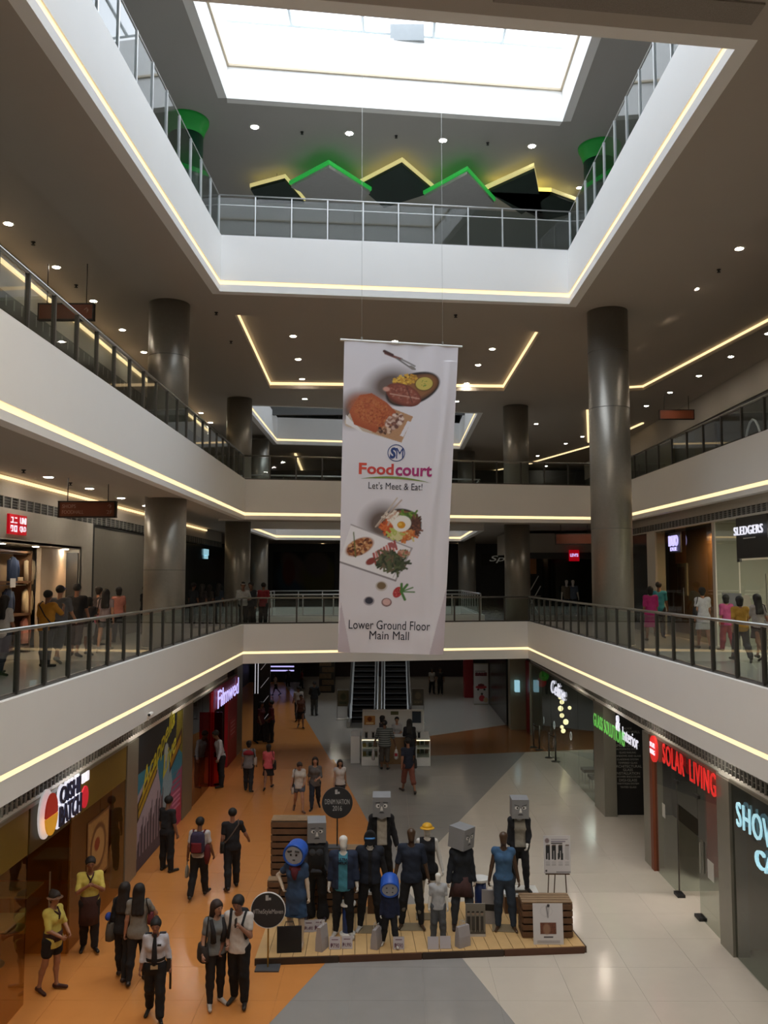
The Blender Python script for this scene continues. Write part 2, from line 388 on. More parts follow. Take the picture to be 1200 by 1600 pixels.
# ---- dropped soffits round the openings, with light trays
q = lambda x, y, z=14.05: tuple(onz(x, y, z)[:2])
k = (A1[2][1]-A1[1][1])/10.2
def soffit(polys, z0, z1, name='ceiling'):
    s = M()
    for p in polys: s.prism(p, z0, z1)
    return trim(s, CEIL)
lx = [(-7.3, YB), (-6.35, 34)]; rx = [(7.0, YB), (7.9, 34)]
t1, t2, t3 = q(367, 492), q(422, 607), q(787, 611); t4 = meet(t3, q(818, 562), t1, (t1[0]+1, t1[1]+k))
o2, o3 = O2[1], O2[2]; fl_, fr_ = (lx[1][0], o2[1]+k*(lx[1][0]-o2[0])), (rx[1][0], o3[1]+k*(rx[1][0]-o3[0]))
soffit([[(lx[0][0], YB), A3[0], A3[1], t1, (lx[1][0], t1[1]+k*(lx[1][0]-t1[0]))], [A3[3], (rx[0][0], YB), (rx[1][0], t4[1]+k*(rx[1][0]-t4[0])), t4, A3[2]],
        [A3[1], A3[2], t4, t1], [(lx[1][0], t1[1]+k*(lx[1][0]-t1[0])), t1, t2, o2, fl_], [t2, t3, o3, o2], [t4, (rx[1][0], t4[1]+k*(rx[1][0]-t4[0])), fr_, o3, t3],
        [(lx[0][0], YB), (rx[0][0], YB), A3[3], A3[0]]], 14.05, 14.302)
trim(M().prism([q(770, 0), q(1174, 36), q(1196, 4), q(800, -30)], 14.02, 14.052), mat('soffit_grille', (.26, .23, .20), .8, var=.5, scale=120))
def strip(a, b, z, w=.12, h=.05, m=WARM, side=1):
    s = M(); s.wallq(a, b, z, z+h, w*side); trim(s, m)
for a, b, sd in ((t1, t2, 1), (t2, t3, 1), (t4, t3, -1)):
    strip(a, b, 14.19, .03, .10, WARM, -sd)
soffit([[(-6.1, YB), (-5, YB), A1[1], (-6.1, A1[1][1]-1.1*k)], [A2[1], A2[2], (A2[2][0], A2[2][1]+1.2), (A2[1][0]-1.1, A2[1][1]+1.0)]], 8.85, 9.152)
# wall washing coves above the shop fronts
strip((XU+.02, 2), (XU+.02, 41), 9.03, .06, .07, WARM, -1)
strip((XU+.02, 2), (XU+.02, 41), 13.85, .06, .09, WARM, -1)
ra, rb, rc = q(1200, 498, 14.3), q(1005, 602, 14.3), q(895, 609, 14.3)
def bulk(a, b, sd):
    s = M(); s.wallq(a, b, 14.1, 14.302, .3*sd); trim(s, CEIL); strip(a, b, 14.22, .03, .07, WARM, -sd)
rmid = tuple(np.array(ra)*.56+np.array(rb)*.44)
bulk(tuple(np.array(ra)+(np.array(ra)-rb)*.8), rb, -1); bulk(rc, rb, 1)
for a, b in (((652, 742 - 57), (690, 672 - 3)), ):
    pass
for P in ([(830, 722), (925, 695)], [(925, 695), (1003, 660)], [(918, 690), (916, 640)], [(740, 741), (830, 723)]):
    a, b = q(*P[0], 14.3), q(*P[1], 14.3); strip(a, b, 14.24, .10, .055, WARM, 1)
for P in ([(1005, 838), (1100, 845)],): pass
# coves beyond the second opening on both levels
for z, pa, pb, pc in ((9.15, (505, 849), (520, 855), (700, 855)), (9.15, (700, 855), (712, 853), (716, 849)), (14.3, (463, 708), (475, 738), (700, 739))):
    a, b, c = q(*pa, z), q(*pb, z), q(*pc, z); strip(a, b, z-.1, .12, .09); strip(b, c, z-.1, .12, .09)
# ---- columns
CM = mat('column_metal', (.28, .26, .225), .34, .55, var=.10, scale=14)
SEAM = mat('seam', (.12, .11, .10), .5)
def column(x, y, z0, z1, r, label, seams=(), m=CM, grp=None):
    t = thing('column', (x, y, z0), label, 'column', grp)
    put('shaft', M().lathe((x, y, 0), [(r, z0), (r, z1)], 40), m, t, True)
    put('base_ring', M().lathe((x, y, 0), [(r+.02, z0), (r+.02, z0+.12), (r+.004, z0+.13)], 40), STEEL, t)
    for z in seams: put('seam', M().lathe((x, y, 0), [(r+.002, z-.008), (r+.002, z+.008)], 40), SEAM, t)
    return t
cA, cB, cC = (-5.78, 22.3), (-6.0, 34.4), (-6.75, 45); cD, cE, cF = (6.02, 23.0), (5.45, 36.0), (4.55, 49)
column(*cA, L1Z, 9.15, .53, 'thick grey column between the lit clothes shop and the left railing', (7.0,))
column(*cB, L1Z, 9.15, .51, 'grey column behind the corner guard at the left end of the far walkway')
column(*cC, L1Z, 9.15, .5, 'slim distant grey column left of the dark mural')
column(*cA, L2Z, 14.05, .53, 'upper grey column standing behind the left balcony railing', (12.6,))
column(*cB, L2Z, 14.05, .51, 'grey column at the left end of the upper far railing')
column(*cC, L2Z, 14.05, .5, 'distant upper column left of the white framed second opening')
column(*cD, L1Z, 14.05, .54, 'tall two storey grey column at the right of the atrium', (8.1, 11.35, 12.9))
column(*cE, L1Z, 9.15, .53, 'grey column at the right end of the lower far railing')
column(*cE, L2Z, 14.05, .53, 'grey column behind the upper far railing right of the banner')
column(*cF, L1Z, 9.15, .5, 'distant grey column right beside the banner on the lower level')
column(*cF, L2Z, 14.05, .5, 'distant grey column right beside the banner on the upper level')
GRN = mat('green_paint', hexc('0B3B26'), .4); GRNB = mat('green_glow_paint', hexc('178A32'), .5, emit=.10)
for (x, y), lab in ((onz(284, 172, RZ)[:2]+[0, .6], 'left'), (onz(944, 215, RZ)[:2]+[0, .6], 'right')):
    t = thing('green_column', (x, y, L3Z), 'dark green round column with flared ceiling ring on the top %s side' % lab, 'column')
    put('shaft', M().lathe((x, y, 0), [(.5, L3Z), (.5, RZ)], 36), GRN, t, True)
    put('flared_ring', M().lathe((x, y, 0), [(.505, RZ-.5), (.54, RZ-.36), (.60, RZ-.2), (.66, RZ-.08), (.67, RZ)], 36), GRNB, t, True)
# ---- railings
def railing(A, i, zc, ztop, zfl, label, step=.95, gm=None, post=DARKSTEEL, hr=STEEL, mid=False, pw=.05, y0=None, hrr=.03, cut=None):
    a, b = np.array(inset(A, .06)[i]), np.array(inset(A, .06)[(i+1) % 4])
    if y0 is not None:
        if a[1] < y0: a = a+(b-a)*(y0-a[1])/(b[1]-a[1])
        if b[1] < y0: b = b+(a-b)*(y0-b[1])/(a[1]-b[1])
    L = np.linalg.norm(b-a); n = max(1, round(L/step)); d = (b-a)/L; an = math.atan2(d[1], d[0]); st = L/n
    t = thing('glass_railing', (*a, zfl), label, 'railing')
    put('handrail', M().tube([(*a, ztop), (*b, ztop)], hrr, 8), hr, t, True)
    put('base_channel', M().wallq(a-d*0, b, zc, zc+.05, .05), post, t)
    if mid: put('mid_rail', M().tube([(*a, ztop-.26), (*b, ztop-.26)], .012, 6), hr, t)
    po = gl = None
    for j in range(n+1):
        p = a+d*st*j
        if po is None: po = put('post', M().box((0, 0, (zc+ztop)/2-zfl), (pw, pw*1.3, ztop-zc-.04), an), post, t, local=True); po.location = (*(p-a), 0)
        else: clone(po, t, (*(p-a), 0))
        if j < n:
            if gl is None: gl = put('glass_panel', M().box((st/2*d[0], st/2*d[1], (zc+.06+ztop-.06)/2-zfl), (st-.06, .012, ztop-zc-.14), an), gm or GLASS, t, local=True)
            else: clone(gl, t, (*(p-a), 0))
    return t
GL3 = glass('top_railing_glass', (.70, .76, .75), 1.9)
LS = mat('light_steel', (.62, .63, .63), .4, .6)
railing(A1, 0, 5.2, 6.1, L1Z, 'long left glass railing of the lower walkway with dark posts', y0=8); railing(A1, 1, 5.2, 6.1, L1Z, 'far cross railing of the lower walkway behind the banner'); railing(A1, 2, 5.2, 6.1, L1Z, 'long right glass railing of the lower walkway with steel handrail', y0=8)
railing(A2, 0, 10.25, 11.1, L2Z, 'left glass railing of the upper balcony with dark posts', y0=7); railing(A2, 1, 10.25, 11.1, L2Z, 'far cross railing of the upper balcony'); railing(A2, 2, 10.25, 11.1, L2Z, 'right glass railing of the upper balcony above the shoe shop', step=1.25, y0=14)
railing(A3, 0, 15.5, 16.6, L3Z, 'top level left glass railing under the skylight', gm=GL3, post=LS, hr=LS, pw=.045, hrr=.012, y0=6); railing(A3, 1, 15.5, 16.6, L3Z, 'top level far glass railing below the zigzag ceiling panels', gm=GL3, post=LS, hr=LS, mid=True, pw=.03, hrr=.018); railing(A3, 2, 15.5, 16.6, L3Z, 'top level right glass railing under the skylight', gm=GL3, post=LS, hr=LS, pw=.045, hrr=.012)
for i, w in enumerate(('left', 'near', 'right', 'far')):
    railing(O2, i, 5.2, 6.1, L1Z, 'lower railing at the %s side of the second opening' % w, step=1.3, post=LS, hr=LS)
    railing(O2, i, 10.25, 11.1, L2Z, 'upper railing at the %s side of the second opening' % w, step=1.6, post=DARKSTEEL, hr=LS)
railing(O2, 3, 15.5, 16.6, L3Z, 'top railing seen through the white second opening', step=1.6)
# ---- recessed downlights
RING = mat('downlight_ring', (.55, .53, .50), .4); DL = mat('downlight_glow', (1, .93, .80), .5, emit=92, ecol=(1, .90, .74)); DLW = mat('downlight_glow_white', (1, .97, .92), .5, emit=40, ecol=(1, .97, .92))
proto = {}
def downlight(p, z, label, grp, r=.10, gm=None):
    gm = gm or DL; key = (r, gm.name); t = thing('downlight', (p[0], p[1], z), label, 'ceiling light', grp)
    if key not in proto:
        a = put('ring', M().lathe((0, 0, 0), [(r*.86, -.012), (r*1.25, -.012), (r*1.3, 0)], 20), RING, t, local=True); b = put('diffuser', M().lathe((0, 0, 0), [(r*.86, -.016), (r*.86, -.008)], 16), gm, t, local=True); proto[key] = (a, b)
    else:
        for c in proto[key]: clone(c, t)
ORD = 'nearest,second nearest,third nearest,fourth nearest,fifth nearest,sixth nearest,seventh nearest,eighth nearest,ninth nearest,tenth nearest,eleventh nearest,twelfth nearest,thirteenth nearest,fourteenth nearest'.split(',')
def lights(pts, z, label, grp, **kw):
    for i, p in enumerate(sorted([tuple(onz(p[0], p[1], z)) for p in pts], key=lambda c: c[1])): downlight(p, z, ORD[i]+' '+label, grp, **kw)
lights([(398, 198), (546, 208), (692, 219), (831, 228)], RZ, 'round white downlight in the grey top ceiling below the skylight', 'downlights of the top ceiling', r=.13, gm=DLW)
lights([(905, 293)], RZ, 'small round downlight at the right edge of the top ceiling', 'right downlights of the top ceiling', r=.1, gm=DLW)
lights([(13, 349), (88, 417), (146, 470), (191, 515), (225, 550), (314, 645), (329, 660)], 14.3, 'round downlight in the row over the left upper balcony', 'downlights over the left upper balcony')
lights([(451, 491), (626, 489), (797, 495), (458, 525), (769, 545), (466, 561), (747, 570), (472, 592), (729, 599), (617, 533)], 14.3, 'round downlight in the lit ceiling tray behind the banner', 'downlights of the ceiling tray')
lights([(476, 623), (713, 627), (645, 627)], 14.05, 'round downlight between the ceiling tray and second opening', 'downlights before the second opening')
lights([(1155, 388), (1086, 451), (1030, 500), (983, 543)], 14.3, 'round downlight in the row right of the tall column', 'downlights right of the tall column')
lights([(1200, 521), (1142, 557), (1092, 587), (1047, 613), (1010, 634)], 14.3, 'round downlight beyond the light strip of the right upper ceiling', 'downlights beyond the right light strip')
lights([(887, 630), (861, 645), (838, 662), (910, 682), (884, 693), (840, 712), (853, 728)], 14.3, 'small distant downlight between the two right columns', 'distant downlights by the right columns')
lights([(76, 745), (140, 763), (189, 778), (228, 790)], 9.15, 'flat downlight above the walkway by the lit clothes shop', 'downlights above the left lower walkway', r=.12)
for z, pts, w in ((3.85, [(-5.4, y) for y in (12, 16, 20, 24, 28)]+[(5.85, y) for y in (12, 16, 20, 24, 28)], 'ground soffit'), (3.85, [(x, y) for x in (-3, 2, 6) for y in (50, 56)], 'far ground hall'), (9.15, [(x, y) for x in (-7.4,) for y in (8, 14, 30)], 'left lower ceiling'), (9.15, [(8, 33.8), (2, 33.5), (-3, 33), (-3, 51), (3, 52), (8, 48)], 'far lower ceiling')):
    for i, p in enumerate(sorted(pts, key=lambda c: c[1])): downlight(p, z, ORD[i]+' small round downlight recessed in the '+w, 'downlights of the '+w)
# warm fill lamps added unseen over the near end to brighten the fascias
for i in range(12):
    p = (-3.6+2.6*(i % 4), 2.2+2.6*(i//4), 14.05); downlight(p, 14.05, ORD[i]+' warm floodlight lamp added unseen over the near end of the atrium', 'fill lamps added unseen at the near soffit', r=.13)
    l = bpy.data.lights.new('fill', 'AREA'); l.shape = 'DISK'; l.size = .26; l.energy = 40; l.color = (1, .86, .70); o = bpy.data.objects.new('fill', l); o.location = (p[0], p[1], 14.02); COL.objects.link(o)
# little dark sprinklers
SP = [((472, 206), RZ), ((619, 212), RZ), ((762, 223), RZ), ((712, 492), 14.05), ((52, 378), 14.3), ((119, 445), 14.3), ((338, 488), 14.05), ((361, 533), 14.05), ((1123, 421), 14.3), ((1055, 477), 14.3), ((1003, 523), 14.3), ((37, 734), 9.15), ((110, 754), 9.15)]
for i, (p, z) in enumerate(SP):
    w = {RZ: 'grey top ceiling', 14.05: 'upper soffit', 14.3: 'upper side ceiling', 9.15: 'ceiling by the clothes shop'}[z]; c = onz(*p, z)
    o = put('sprinkler', M().lathe((0, 0, 0), [(.05, 0), (.05, -.015), (.02, -.03), (.02, -.06), (.045, -.065), (.045, -.075)][::-1], 10), BLACK, loc=tuple(c), local=True)
    tag(o, '%s small dark sprinkler head on the %s' % (['left', 'middle', 'right', 'front', 'leftmost', 'left row', 'second', 'third', 'right front', 'right middle', 'right back', 'near', 'far'][i], w), 'sprinkler', 'sprinklers on the '+w)
# ---- zigzag ceiling clouds of the top level
GP = mat('cloud_grey', (.40, .40, .39), .7); GD = mat('cloud_green', hexc('0F2A20'), .6); EY = mat('cloud_edge_yellow', (.85, .78, .35), .5, emit=.35, ecol=(1, .85, .35)); EG = mat('cloud_edge_green', hexc('2FB548'), .5, emit=.22, ecol=(.05, .75, .12))
def cloud(P, z, m, em, label, t=.1):
    pts = [tuple(onz(x, y, z)[:2]) for x, y in P]; c = np.mean(pts, 0)
    r = thing('ceiling_cloud', (*c, z), label, 'ceiling panel')
    put('panel', M().prism(pts, z, z+t), m, r)
    big = [tuple(c+(np.array(p)-c)*1.05) for p in pts]
    put('glowing_edge', M().prism(big, z+t+.01, z+t+.12), em, r)
    for k in (.3, .7): a = np.array(pts[0])*(1-k)+np.array(pts[2])*k; put('hanger', M().tube([(*a, z+t), (*a, RZ)], .012, 6), STEEL, r)
cloud([(445, 283), (392, 297), (405, 318), (475, 318)], RZ-.5, GD, EY, 'leftmost small dark green ceiling panel with yellow edge')
cloud([(514, 262), (455, 293), (545, 335), (578, 302)], RZ-.72, GP, EG, 'left grey diamond ceiling panel with green glowing edge')
cloud([(628, 258), (562, 292), (600, 325), (678, 300)], RZ-.5, GD, EY, 'left dark green diamond ceiling panel with yellow edge')
cloud([(730, 272), (664, 308), (720, 345), (772, 318)], RZ-.72, GP, EG, 'right grey diamond ceiling panel with green glowing edge')
cloud([(835, 267), (762, 300), (815, 335), (861, 304), (899, 318), (890, 335), (850, 345)], RZ-.5, GD, EY, 'right dark green zigzag ceiling panel with yellow edge')
# ---- hanging direction boards
BR = mat('board_brown', hexc('7A3B22'), .5); BRD = mat('board_frame', hexc('241712'), .5); TXB = mat('board_lettering', hexc('A77C68'), .5)
def board(px, py, y, w, h, zc_, label, lines=(), m=BR):
    c = ony(px, py, y); t = thing('hanging_sign', c, label, 'sign')
    put('panel', M().box(c, (w, .10, h)), m, t); put('frame', M().box(c+[0, .0, h/2], (w+.04, .14, .03)).box(c-[0, 0, h/2], (w+.04, .14, .03)).box(c-[w/2, 0, 0], (.03, .14, h)).box(c+[w/2, 0, 0], (.03, .14, h)), BRD, t)
    for k in (-.36, .36): put('rod', M().tube([c+[k*w, 0, h/2], [c[0]+k*w, c[1], zc_]], .012, 6), BRD, t)
    for s_, dx, dz, ww, hh in lines: letters(s_, c+[dx*w, -.052, dz*h], X, Z, ww*w, hh*h, TXB, t)
board(137, 796, 20, 1.32, .36, 9.15, 'brown hanging sign for shops and food hall by the left column', (('SHOPS', -.32, .2, .24, .24), ('FOODHALL', -.25, -.18, .38, .24), ('\u2191', .4, .2, .08, .28), ('2F', .4, -.18, .1, .24)))
board(104, 488, 20, 1.3, .38, 14.3, 'brown hanging sign behind the left upper railing', (('\u2191', .38, .1, .1, .35),))
board(1057, 648, 35, 1.4, .38, 14.3, 'small dark red hanging sign above the right upper balcony')
board(897, 842, 35, 1.5, .42, 9.15, 'dark red hanging sign between the two right columns')
# ================================================================ SHOP FRONTS
def YG(px): return 5.8*F/(605-px)      # depth of a foot point on the left ground wall
def YR(px): return 6.27*F/(px-605)
POSTM = mat('front_post', hexc('8D8A80'), .35, .4); REDW = mat('red_laminate', hexc('8C1420'), .45); WOOD = mat('shop_wood', hexc('8A5A30'), .5, var=.2, scale=5)
def wall_box(x0, x1, y0, y1, z0, z1, m, nm='trim'): return trim(M().box(((x0+x1)/2, (y0+y1)/2, (z0+z1)/2), (abs(x1-x0), abs(y1-y0), z1-z0)), m, nm)
def pane_run(t, x, y0, y1, z0, z1, n, m, gap=.03):
    st = (y1-y0)/n
    for i in range(n): put('pane', M().box((x, y0+st*(i+.5), (z0+z1)/2), (.014, st-gap, z1-z0)), m, t)
def front(name, x, y0, y1, label, runs, m=SHOPGLASS, z1=3.1, posts=()):
    t = thing(name, (x, (y0+y1)/2, 0), label, 'shop front')
    for a, b, n in runs: pane_run(t, x, a, b, .03, z1, n, m)
    for y in posts: put('mullion', M().box((x, y, z1/2), (.10, .10, z1)), POSTM, t)
    put('head_rail', M().box((x, (y0+y1)/2, z1+.02), (.08, y1-y0, .06)), POSTM, t)
    return t
# ---- ground, left: noodle shop
NG = glass('noodle_glass', (.80, .70, .50), 1.6); sx = -1  # brown tint holds the orange floor reflection in the glass colour
wall_box(-11, -10.8, 7, 20, 0, 3.85, mat('noodle_wall', hexc('7A5227'), .5, var=.25, scale=2)); wall_box(-10.8, XG-.1, 19.9, 20.1, 0, 3.85, mat('noodle_side', hexc('8A622F'), .5))
t = front('noodle_shop_front', XG, 9, 19.4, 'glass front of the noodle shop tinted brown for the floor reflection at lower left', [(9, 14.2, 3), (16.0, 19.4, 2)], NG)
put('film_band', M().box((XG+.012, 11.6, 2.72), (.006, 5.1, .72)).box((XG+.012, 17.7, 2.72), (.006, 3.3, .72)), mat('mustard_film', hexc('7A6420'), .5), t)
put('door_leaf', M().box((XG-.35, 16.0, 1.25), (.8, .03, 2.4)), NG, t); put('door_head', M().box((XG, 15.1, 2.72), (.05, 1.8, .74)), mat('mustard_dark', hexc('4A3B14'), .5), t)
put('door_handle', M().tube([(XG-.3, 15.95, .8), (XG-.3, 15.95, 1.5)], .018), STEEL, t)
for y, zc, w, h in ((11.9, 1.5, 1.0, 1.2), (17.6, 1.45, 1.3, 1.25)):
    A = Art(40, 40, '6B4420'); A.rect(.04, .04, .96, .96, 'A37B46', .1); A.ell(.5, .5, .36, .36, '6E4623'); A.ell(.5, .5, .28, .28, 'B08A55'); A.ell(.45, .55, .12, .1, '8A3B1E')
    A.mesh('food_poster', flat((XG+.014, y, zc), Y, Z, w, h), t, smooth=False)
for i, (x, y) in enumerate(((-7.0, 15.6), (-7.3, 17.2), (-7.2, 12.6))):
    t = thing('dining_table', (x, y, 0), ['pale square cafe table just inside the noodle shop door', 'pale cafe table deeper behind the noodle shop glass', 'pale cafe table behind the nearest noodle shop pane'][i], 'table')
    put('table_top', M().box((x, y, .74), (.9, .8, .04)), mat('table_top', hexc('B9B4A2'), .4), t); put('pedestal', M().tube([(x, y, 0), (x, y, .72)], .04), STEEL, t); put('foot', M().lathe((x, y, 0), [(.26, 0), (.26, .02), (.05, .04)], 16), STEEL, t)
t = thing('bench_seat', (-6.5, 12.4, 0), 'yellow padded bench behind the nearest noodle shop pane', 'seat')
put('seat', M().box((-6.5, 12.4, .45), (.5, .9, .1)), mat('bench_yellow', hexc('B8A44A'), .6), t); put('base', M().box((-6.5, 12.4, .2), (.4, .8, .4)), DARK, t)
def sgn(name, loc, label): return thing(name, loc, label, 'sign')
LW = mat('letter_white', (.9, .9, .95), .5, emit=.5, ecol=(.85, .86, 1)); LV = mat('letter_violet', (.75, .72, 1), .5, emit=.75, ecol=(.55, .50, 1)); LR = mat('letter_red', (.75, .03, .03), .5, emit=.28, ecol=(1, .03, .025)); LG = mat('letter_green', (.25, .8, .2), .5, emit=.25, ecol=(.18, .75, .12)); LC = mat('letter_cyan', (.55, .85, .95), .5, emit=.40, ecol=(.45, .85, 1))
NAVY = mat('ink_navy', hexc('23264A'), .5); INK = mat('ink_black', (.02, .02, .022), .6)
c = onx(78, 1272, XG+.16); t = sgn('logo_sign', c, 'lit noodle shop sign with red and yellow bowl and white letters')
ov = lambda k, dz0=-9, dz1=9: [(c[0], c[1]+.27*k*math.cos(a), c[2]+max(dz0, min(dz1, .36*k*math.sin(a)))) for a in np.linspace(0, 2*math.pi, 33)[:-1]]
def disc(P, dx): n = len(P); return M().add([(p[0]+dx-.03, p[1], p[2]) for p in P]+[(p[0]+dx, p[1], p[2]) for p in P], [tuple(range(n-1, -1, -1)), tuple(range(n, 2*n))]+[(i, (i+1) % n, (i+1) % n+n, i+n) for i in range(n)])
put('oval_back', M().add(disc(ov(1.12), -.06).v+disc(ov(1.12), .02).v[32:], disc(ov(1), 0).f), mat('oval_white', (.85, .85, .88), .5, emit=.25), t)
put('bowl_top', disc(ov(.95, -.02), .04), mat('bowl_red', hexc('B03024'), .5, emit=.25, ecol=hexc('B03024')), t); put('bowl_bottom', disc(ov(.95, -9, -.03), .042), mat('bowl_yellow', hexc('E0A030'), .5, emit=.3, ecol=hexc('E0A030')), t)
for s_, dy, dz, w, h in (('OISHI', .88, .18, .95, .30), ('BATCH', .92, -.16, 1.05, .34), ('\u5473\u5473', 1.62, .24, .4, .2)):
    if s_[0] > 'z': put('small_lettering', M().box(c+[.02, dy-.1, dz], (.02, .16, .17)).box(c+[.02, dy+.1, dz], (.02, .16, .17)), LW, t)
    else:
        letters(s_, c+[.0, dy, dz], Y, Z, w, h, NAVY, t, .03, bold=.02); letters(s_, c+[-.04, dy, dz], Y, Z, w+.05, h+.06, LW, t, .03, bold=.06)
cc = c+[0, 1.62, -.12]; put('round_letter', M().add([(cc[0]+.03*j, cc[1]+.17*math.cos(a), cc[2]+.2*math.sin(a)) for j in (0, 1) for a in np.linspace(0, 2*math.pi, 21)[:-1]], [tuple(range(20, 40))]+[(i, (i+1) % 20, (i+1) % 20+20, i+20) for i in range(20)]), mat('sign_red', hexc('C02030'), .5, emit=.4, ecol=hexc('C02030')), t)
# posts and hoarding with a concert poster
wall_box(XG-.3, XG+.03, 19.4, 20.25, 0, 3.1, POSTM); wall_box(XG-.12, XG-.02, 20.25, 24.7, 0, 3.1, mat('hoarding', hexc('4A4640'), .6))
t = thing('concert_poster', (XG, 22.4, 0), 'tall singing show poster with yellow brush lettering and a crowd in silhouette', 'poster')
A = Art(150, 110, '1B2430'); A.rect(0, .35, 1, .72, '2E7FA0', .05); A.poly([(0, .1), (0, .55), (.38, .75), (.5, .4), (.6, 0), (0, 0)], 'A8A0B4', .04); A.rect(.0, 0, 1, .1, '4A4152')
A.poly([(.62, .0), (1, 0), (1, .5), (.75, .42)], 'A04A78', .06); A.poly([(.72, .0), (1, 0), (1, .3)], 'B02F58', .05); A.poly([(.82, .72), (1, .6), (1, 1), (.85, 1)], '7A7420', .1)
A.poly([(.5, .30), (.56, .68), (.63, .72), (.72, .55), (.76, .40), (.68, .34), (.66, .0), (.54, .0)], '86A6BC', .04); A.ell(.60, .72, .05, .055, 'AFC0C8')
for k in range(9):
    x = .03+k*.058; h = .16+.09*math.sin(k*1.9)**2+.02*k; A.rect(x, 0, x+.045, h, '4C4556'); A.ell(x+.022, h+.02, .02, .026, '4C4556'); A.line(x+.03, h-.02, x+.045, h+.10, .008, '4C4556')
A.poly([(.02, .36), (.40, .62), (.40, .78), (.02, .50)], '17140E'); A.poly([(.68, .52), (.98, .70), (.98, .84), (.68, .66)], '3A1418')
A.poly([(.04, .385), (.38, .625), (.38, .675), (.04, .435)], 'B89A2C', .1); A.poly([(.04, .455), (.38, .69), (.38, .74), (.04, .49)], 'B89A2C', .1); A.poly([(.70, .555), (.96, .71), (.96, .78), (.70, .62)], 'A07A20', .1)
for k in range(8): A.rect(.76, .16+.045*k, .96, .178+.045*k, 'D08AB0' if k < 4 else '5A7A98')
A.mesh('print', flat((XG+.0, 22.47, 1.55), Y, Z, 4.4, 3.08), t, smooth=False)
YL = mat('ink_yellow', hexc('C8C430'), .5)
letters('Acappella', (XG+.006, 22.2, 2.42), (0, .93, .36), (0, -.36, .93), 3.3, .62, YL, t, .004, shear=.45, bold=.01); letters('Live', (XG+.006, 23.2, 2.12), (0, .93, .36), (0, -.36, .93), 1.5, .5, YL, t, .004, shear=.45, bold=.01)
letters('SINGERS ON STAGE', (XG+.006, 21.2, 1.5), (0, .82, .57), (0, -.57, .82), 1.6, .14, INK, t, .004) if 0 else None
wall_box(XG-.3, XG+.02, 24.7, 25.9, 0, 3.1, mat('stone_pier', hexc('6E675A'), .4))
# ---- red fronted store
wall_box(-9, -8.8, 25.9, 33.4, 0, 3.85, mat('red_shop_back', hexc('3A1416'), .6)); wall_box(-8.8, XG-.1, 33.2, 33.4, 0, 3.85, DARK)
t = front('red_shop_front', XG, 25.9, 33.3, 'dark red glass front of the store with the violet lit sign', [(25.9, 28.6, 2)], glass('red_store_glass', (.62, .5, .48), 1.75))
put('header', M().box((XG, 31.0, 2.75), (.12, 4.6, .72)), REDW, t); put('jamb', M().box((XG, 28.75, 1.5), (.14, .22, 3)), REDW, t); put('end_panel', M().box((XG-.02, 32.4, 1.2), (.12, 1.9, 2.4)), REDW, t)
put('notice', M().box((XG+.05, 32.4, 1.25), (.01, 1.3, .7)), mat('notice_red', hexc('A8323C'), .5), t)
for k in range(4): put('notice_line', M().box((XG+.058, 32.4, 1.47-k*.14), (.004, .9-.15*(k % 2), .04)), mat('notice_pink', hexc('C88A90'), .5), t)
put('side_panel', M().box((XG+.2, 28.6, 1.2), (.36, .03, 2.4)), glass('red_acrylic', (.8, .22, .24), 1.3), t)
c = np.array([XG+.12, 31.1, 2.72]); t = sgn('lit_sign', c, 'violet glowing letters on the dark red store header'); letters('Fitness', c, Y, Z, 4.0, .62, LV, t, .06, bold=.03) if 0 else letters('Fi\u0142mwed', c, Y, Z, 4.0, .60, LV, t, .02)
wall_box(-9, XG+.03, 33.4, 34.6, 0, 3.85, POSTM)
# tall dark banner stand with slanted white stripes at the far left
sx_, sy_ = -5.28, 36.6
t = thing('striped_panel', (sx_, sy_, 0), 'tall black panel with slanted white light lines at far left', 'display')
put('panel', M().box((sx_, sy_, 1.75), (.7, .12, 3.5)), BLACK, t)
for k in range(4): put('light_line', M().plate((sx_+.12, sy_-.07, .9+k*.75), (.62, 0, .78), (-.78, 0, .62), .55, .025), mat('thin_light', (.6, .6, .65), .5, emit=.12), t)
for k in (0, 1): put('light_tube', M().box((sx_-.28+.12*k, sy_-.07, 2.6), (.025, .02, 1.3)), mat('tube_white', (.8, .8, .85), .5, emit=.5), t)
wall_box(-9.2, -9, 34.6, 60, 0, 3.85, DARK)
# ---- ground, right
RB = mat('right_shop_back', hexc('50524A'), .6); CREAM = mat('cream_wall', hexc('8C8470'), .6)
for y0, y1, m in ((8, 16.3, DARK), (16.3, 20.9, RB), (25.4, 39, mat('salon_back', hexc('3E4440'), .5))): wall_box(10.3, 10.5, y0, y1, 0, 3.85, m)
for y in (16.3, 25.45, 39): wall_box(XGR+.12, 10.4, y, y+.12, 0, 3.85, CREAM if y < 20 else RB)
wall_box(XGR-.05, XGR+.25, 16.0, 16.6, 0, 3.1, POSTM); wall_box(XGR-.05, XGR+.25, 20.75, 21.3, 0, 3.1, POSTM); wall_box(XGR-.05, XGR+.3, 25.1, 26.3, 0, 3.1, POSTM)
t = front('car_care_front', XGR, 8.5, 16.0, 'dark glass front with cyan lettering at the right edge', [(8.5, 11.2, 1), (14.2, 16.0, 1)], z1=3.1)
put('header', M().box((XGR+.06, 13.4, 2.72), (.05, 3.6, .85)), mat('speckled_black', (.06, .058, .055), .5, var=.8, scale=60), t)
put('door_shoe', M().box((XGR, 14.25, .03), (.2, .35, .06)), BLACK, t); put('door_edge', M().box((XGR, 14.2, 1.25), (.04, .03, 2.4)), STEEL, t)
put('green_mat', M().box((XGR+.8, 13.3, .01), (.9, 1.4, .02)), mat('mat_green', hexc('1E4A32'), .9), t)
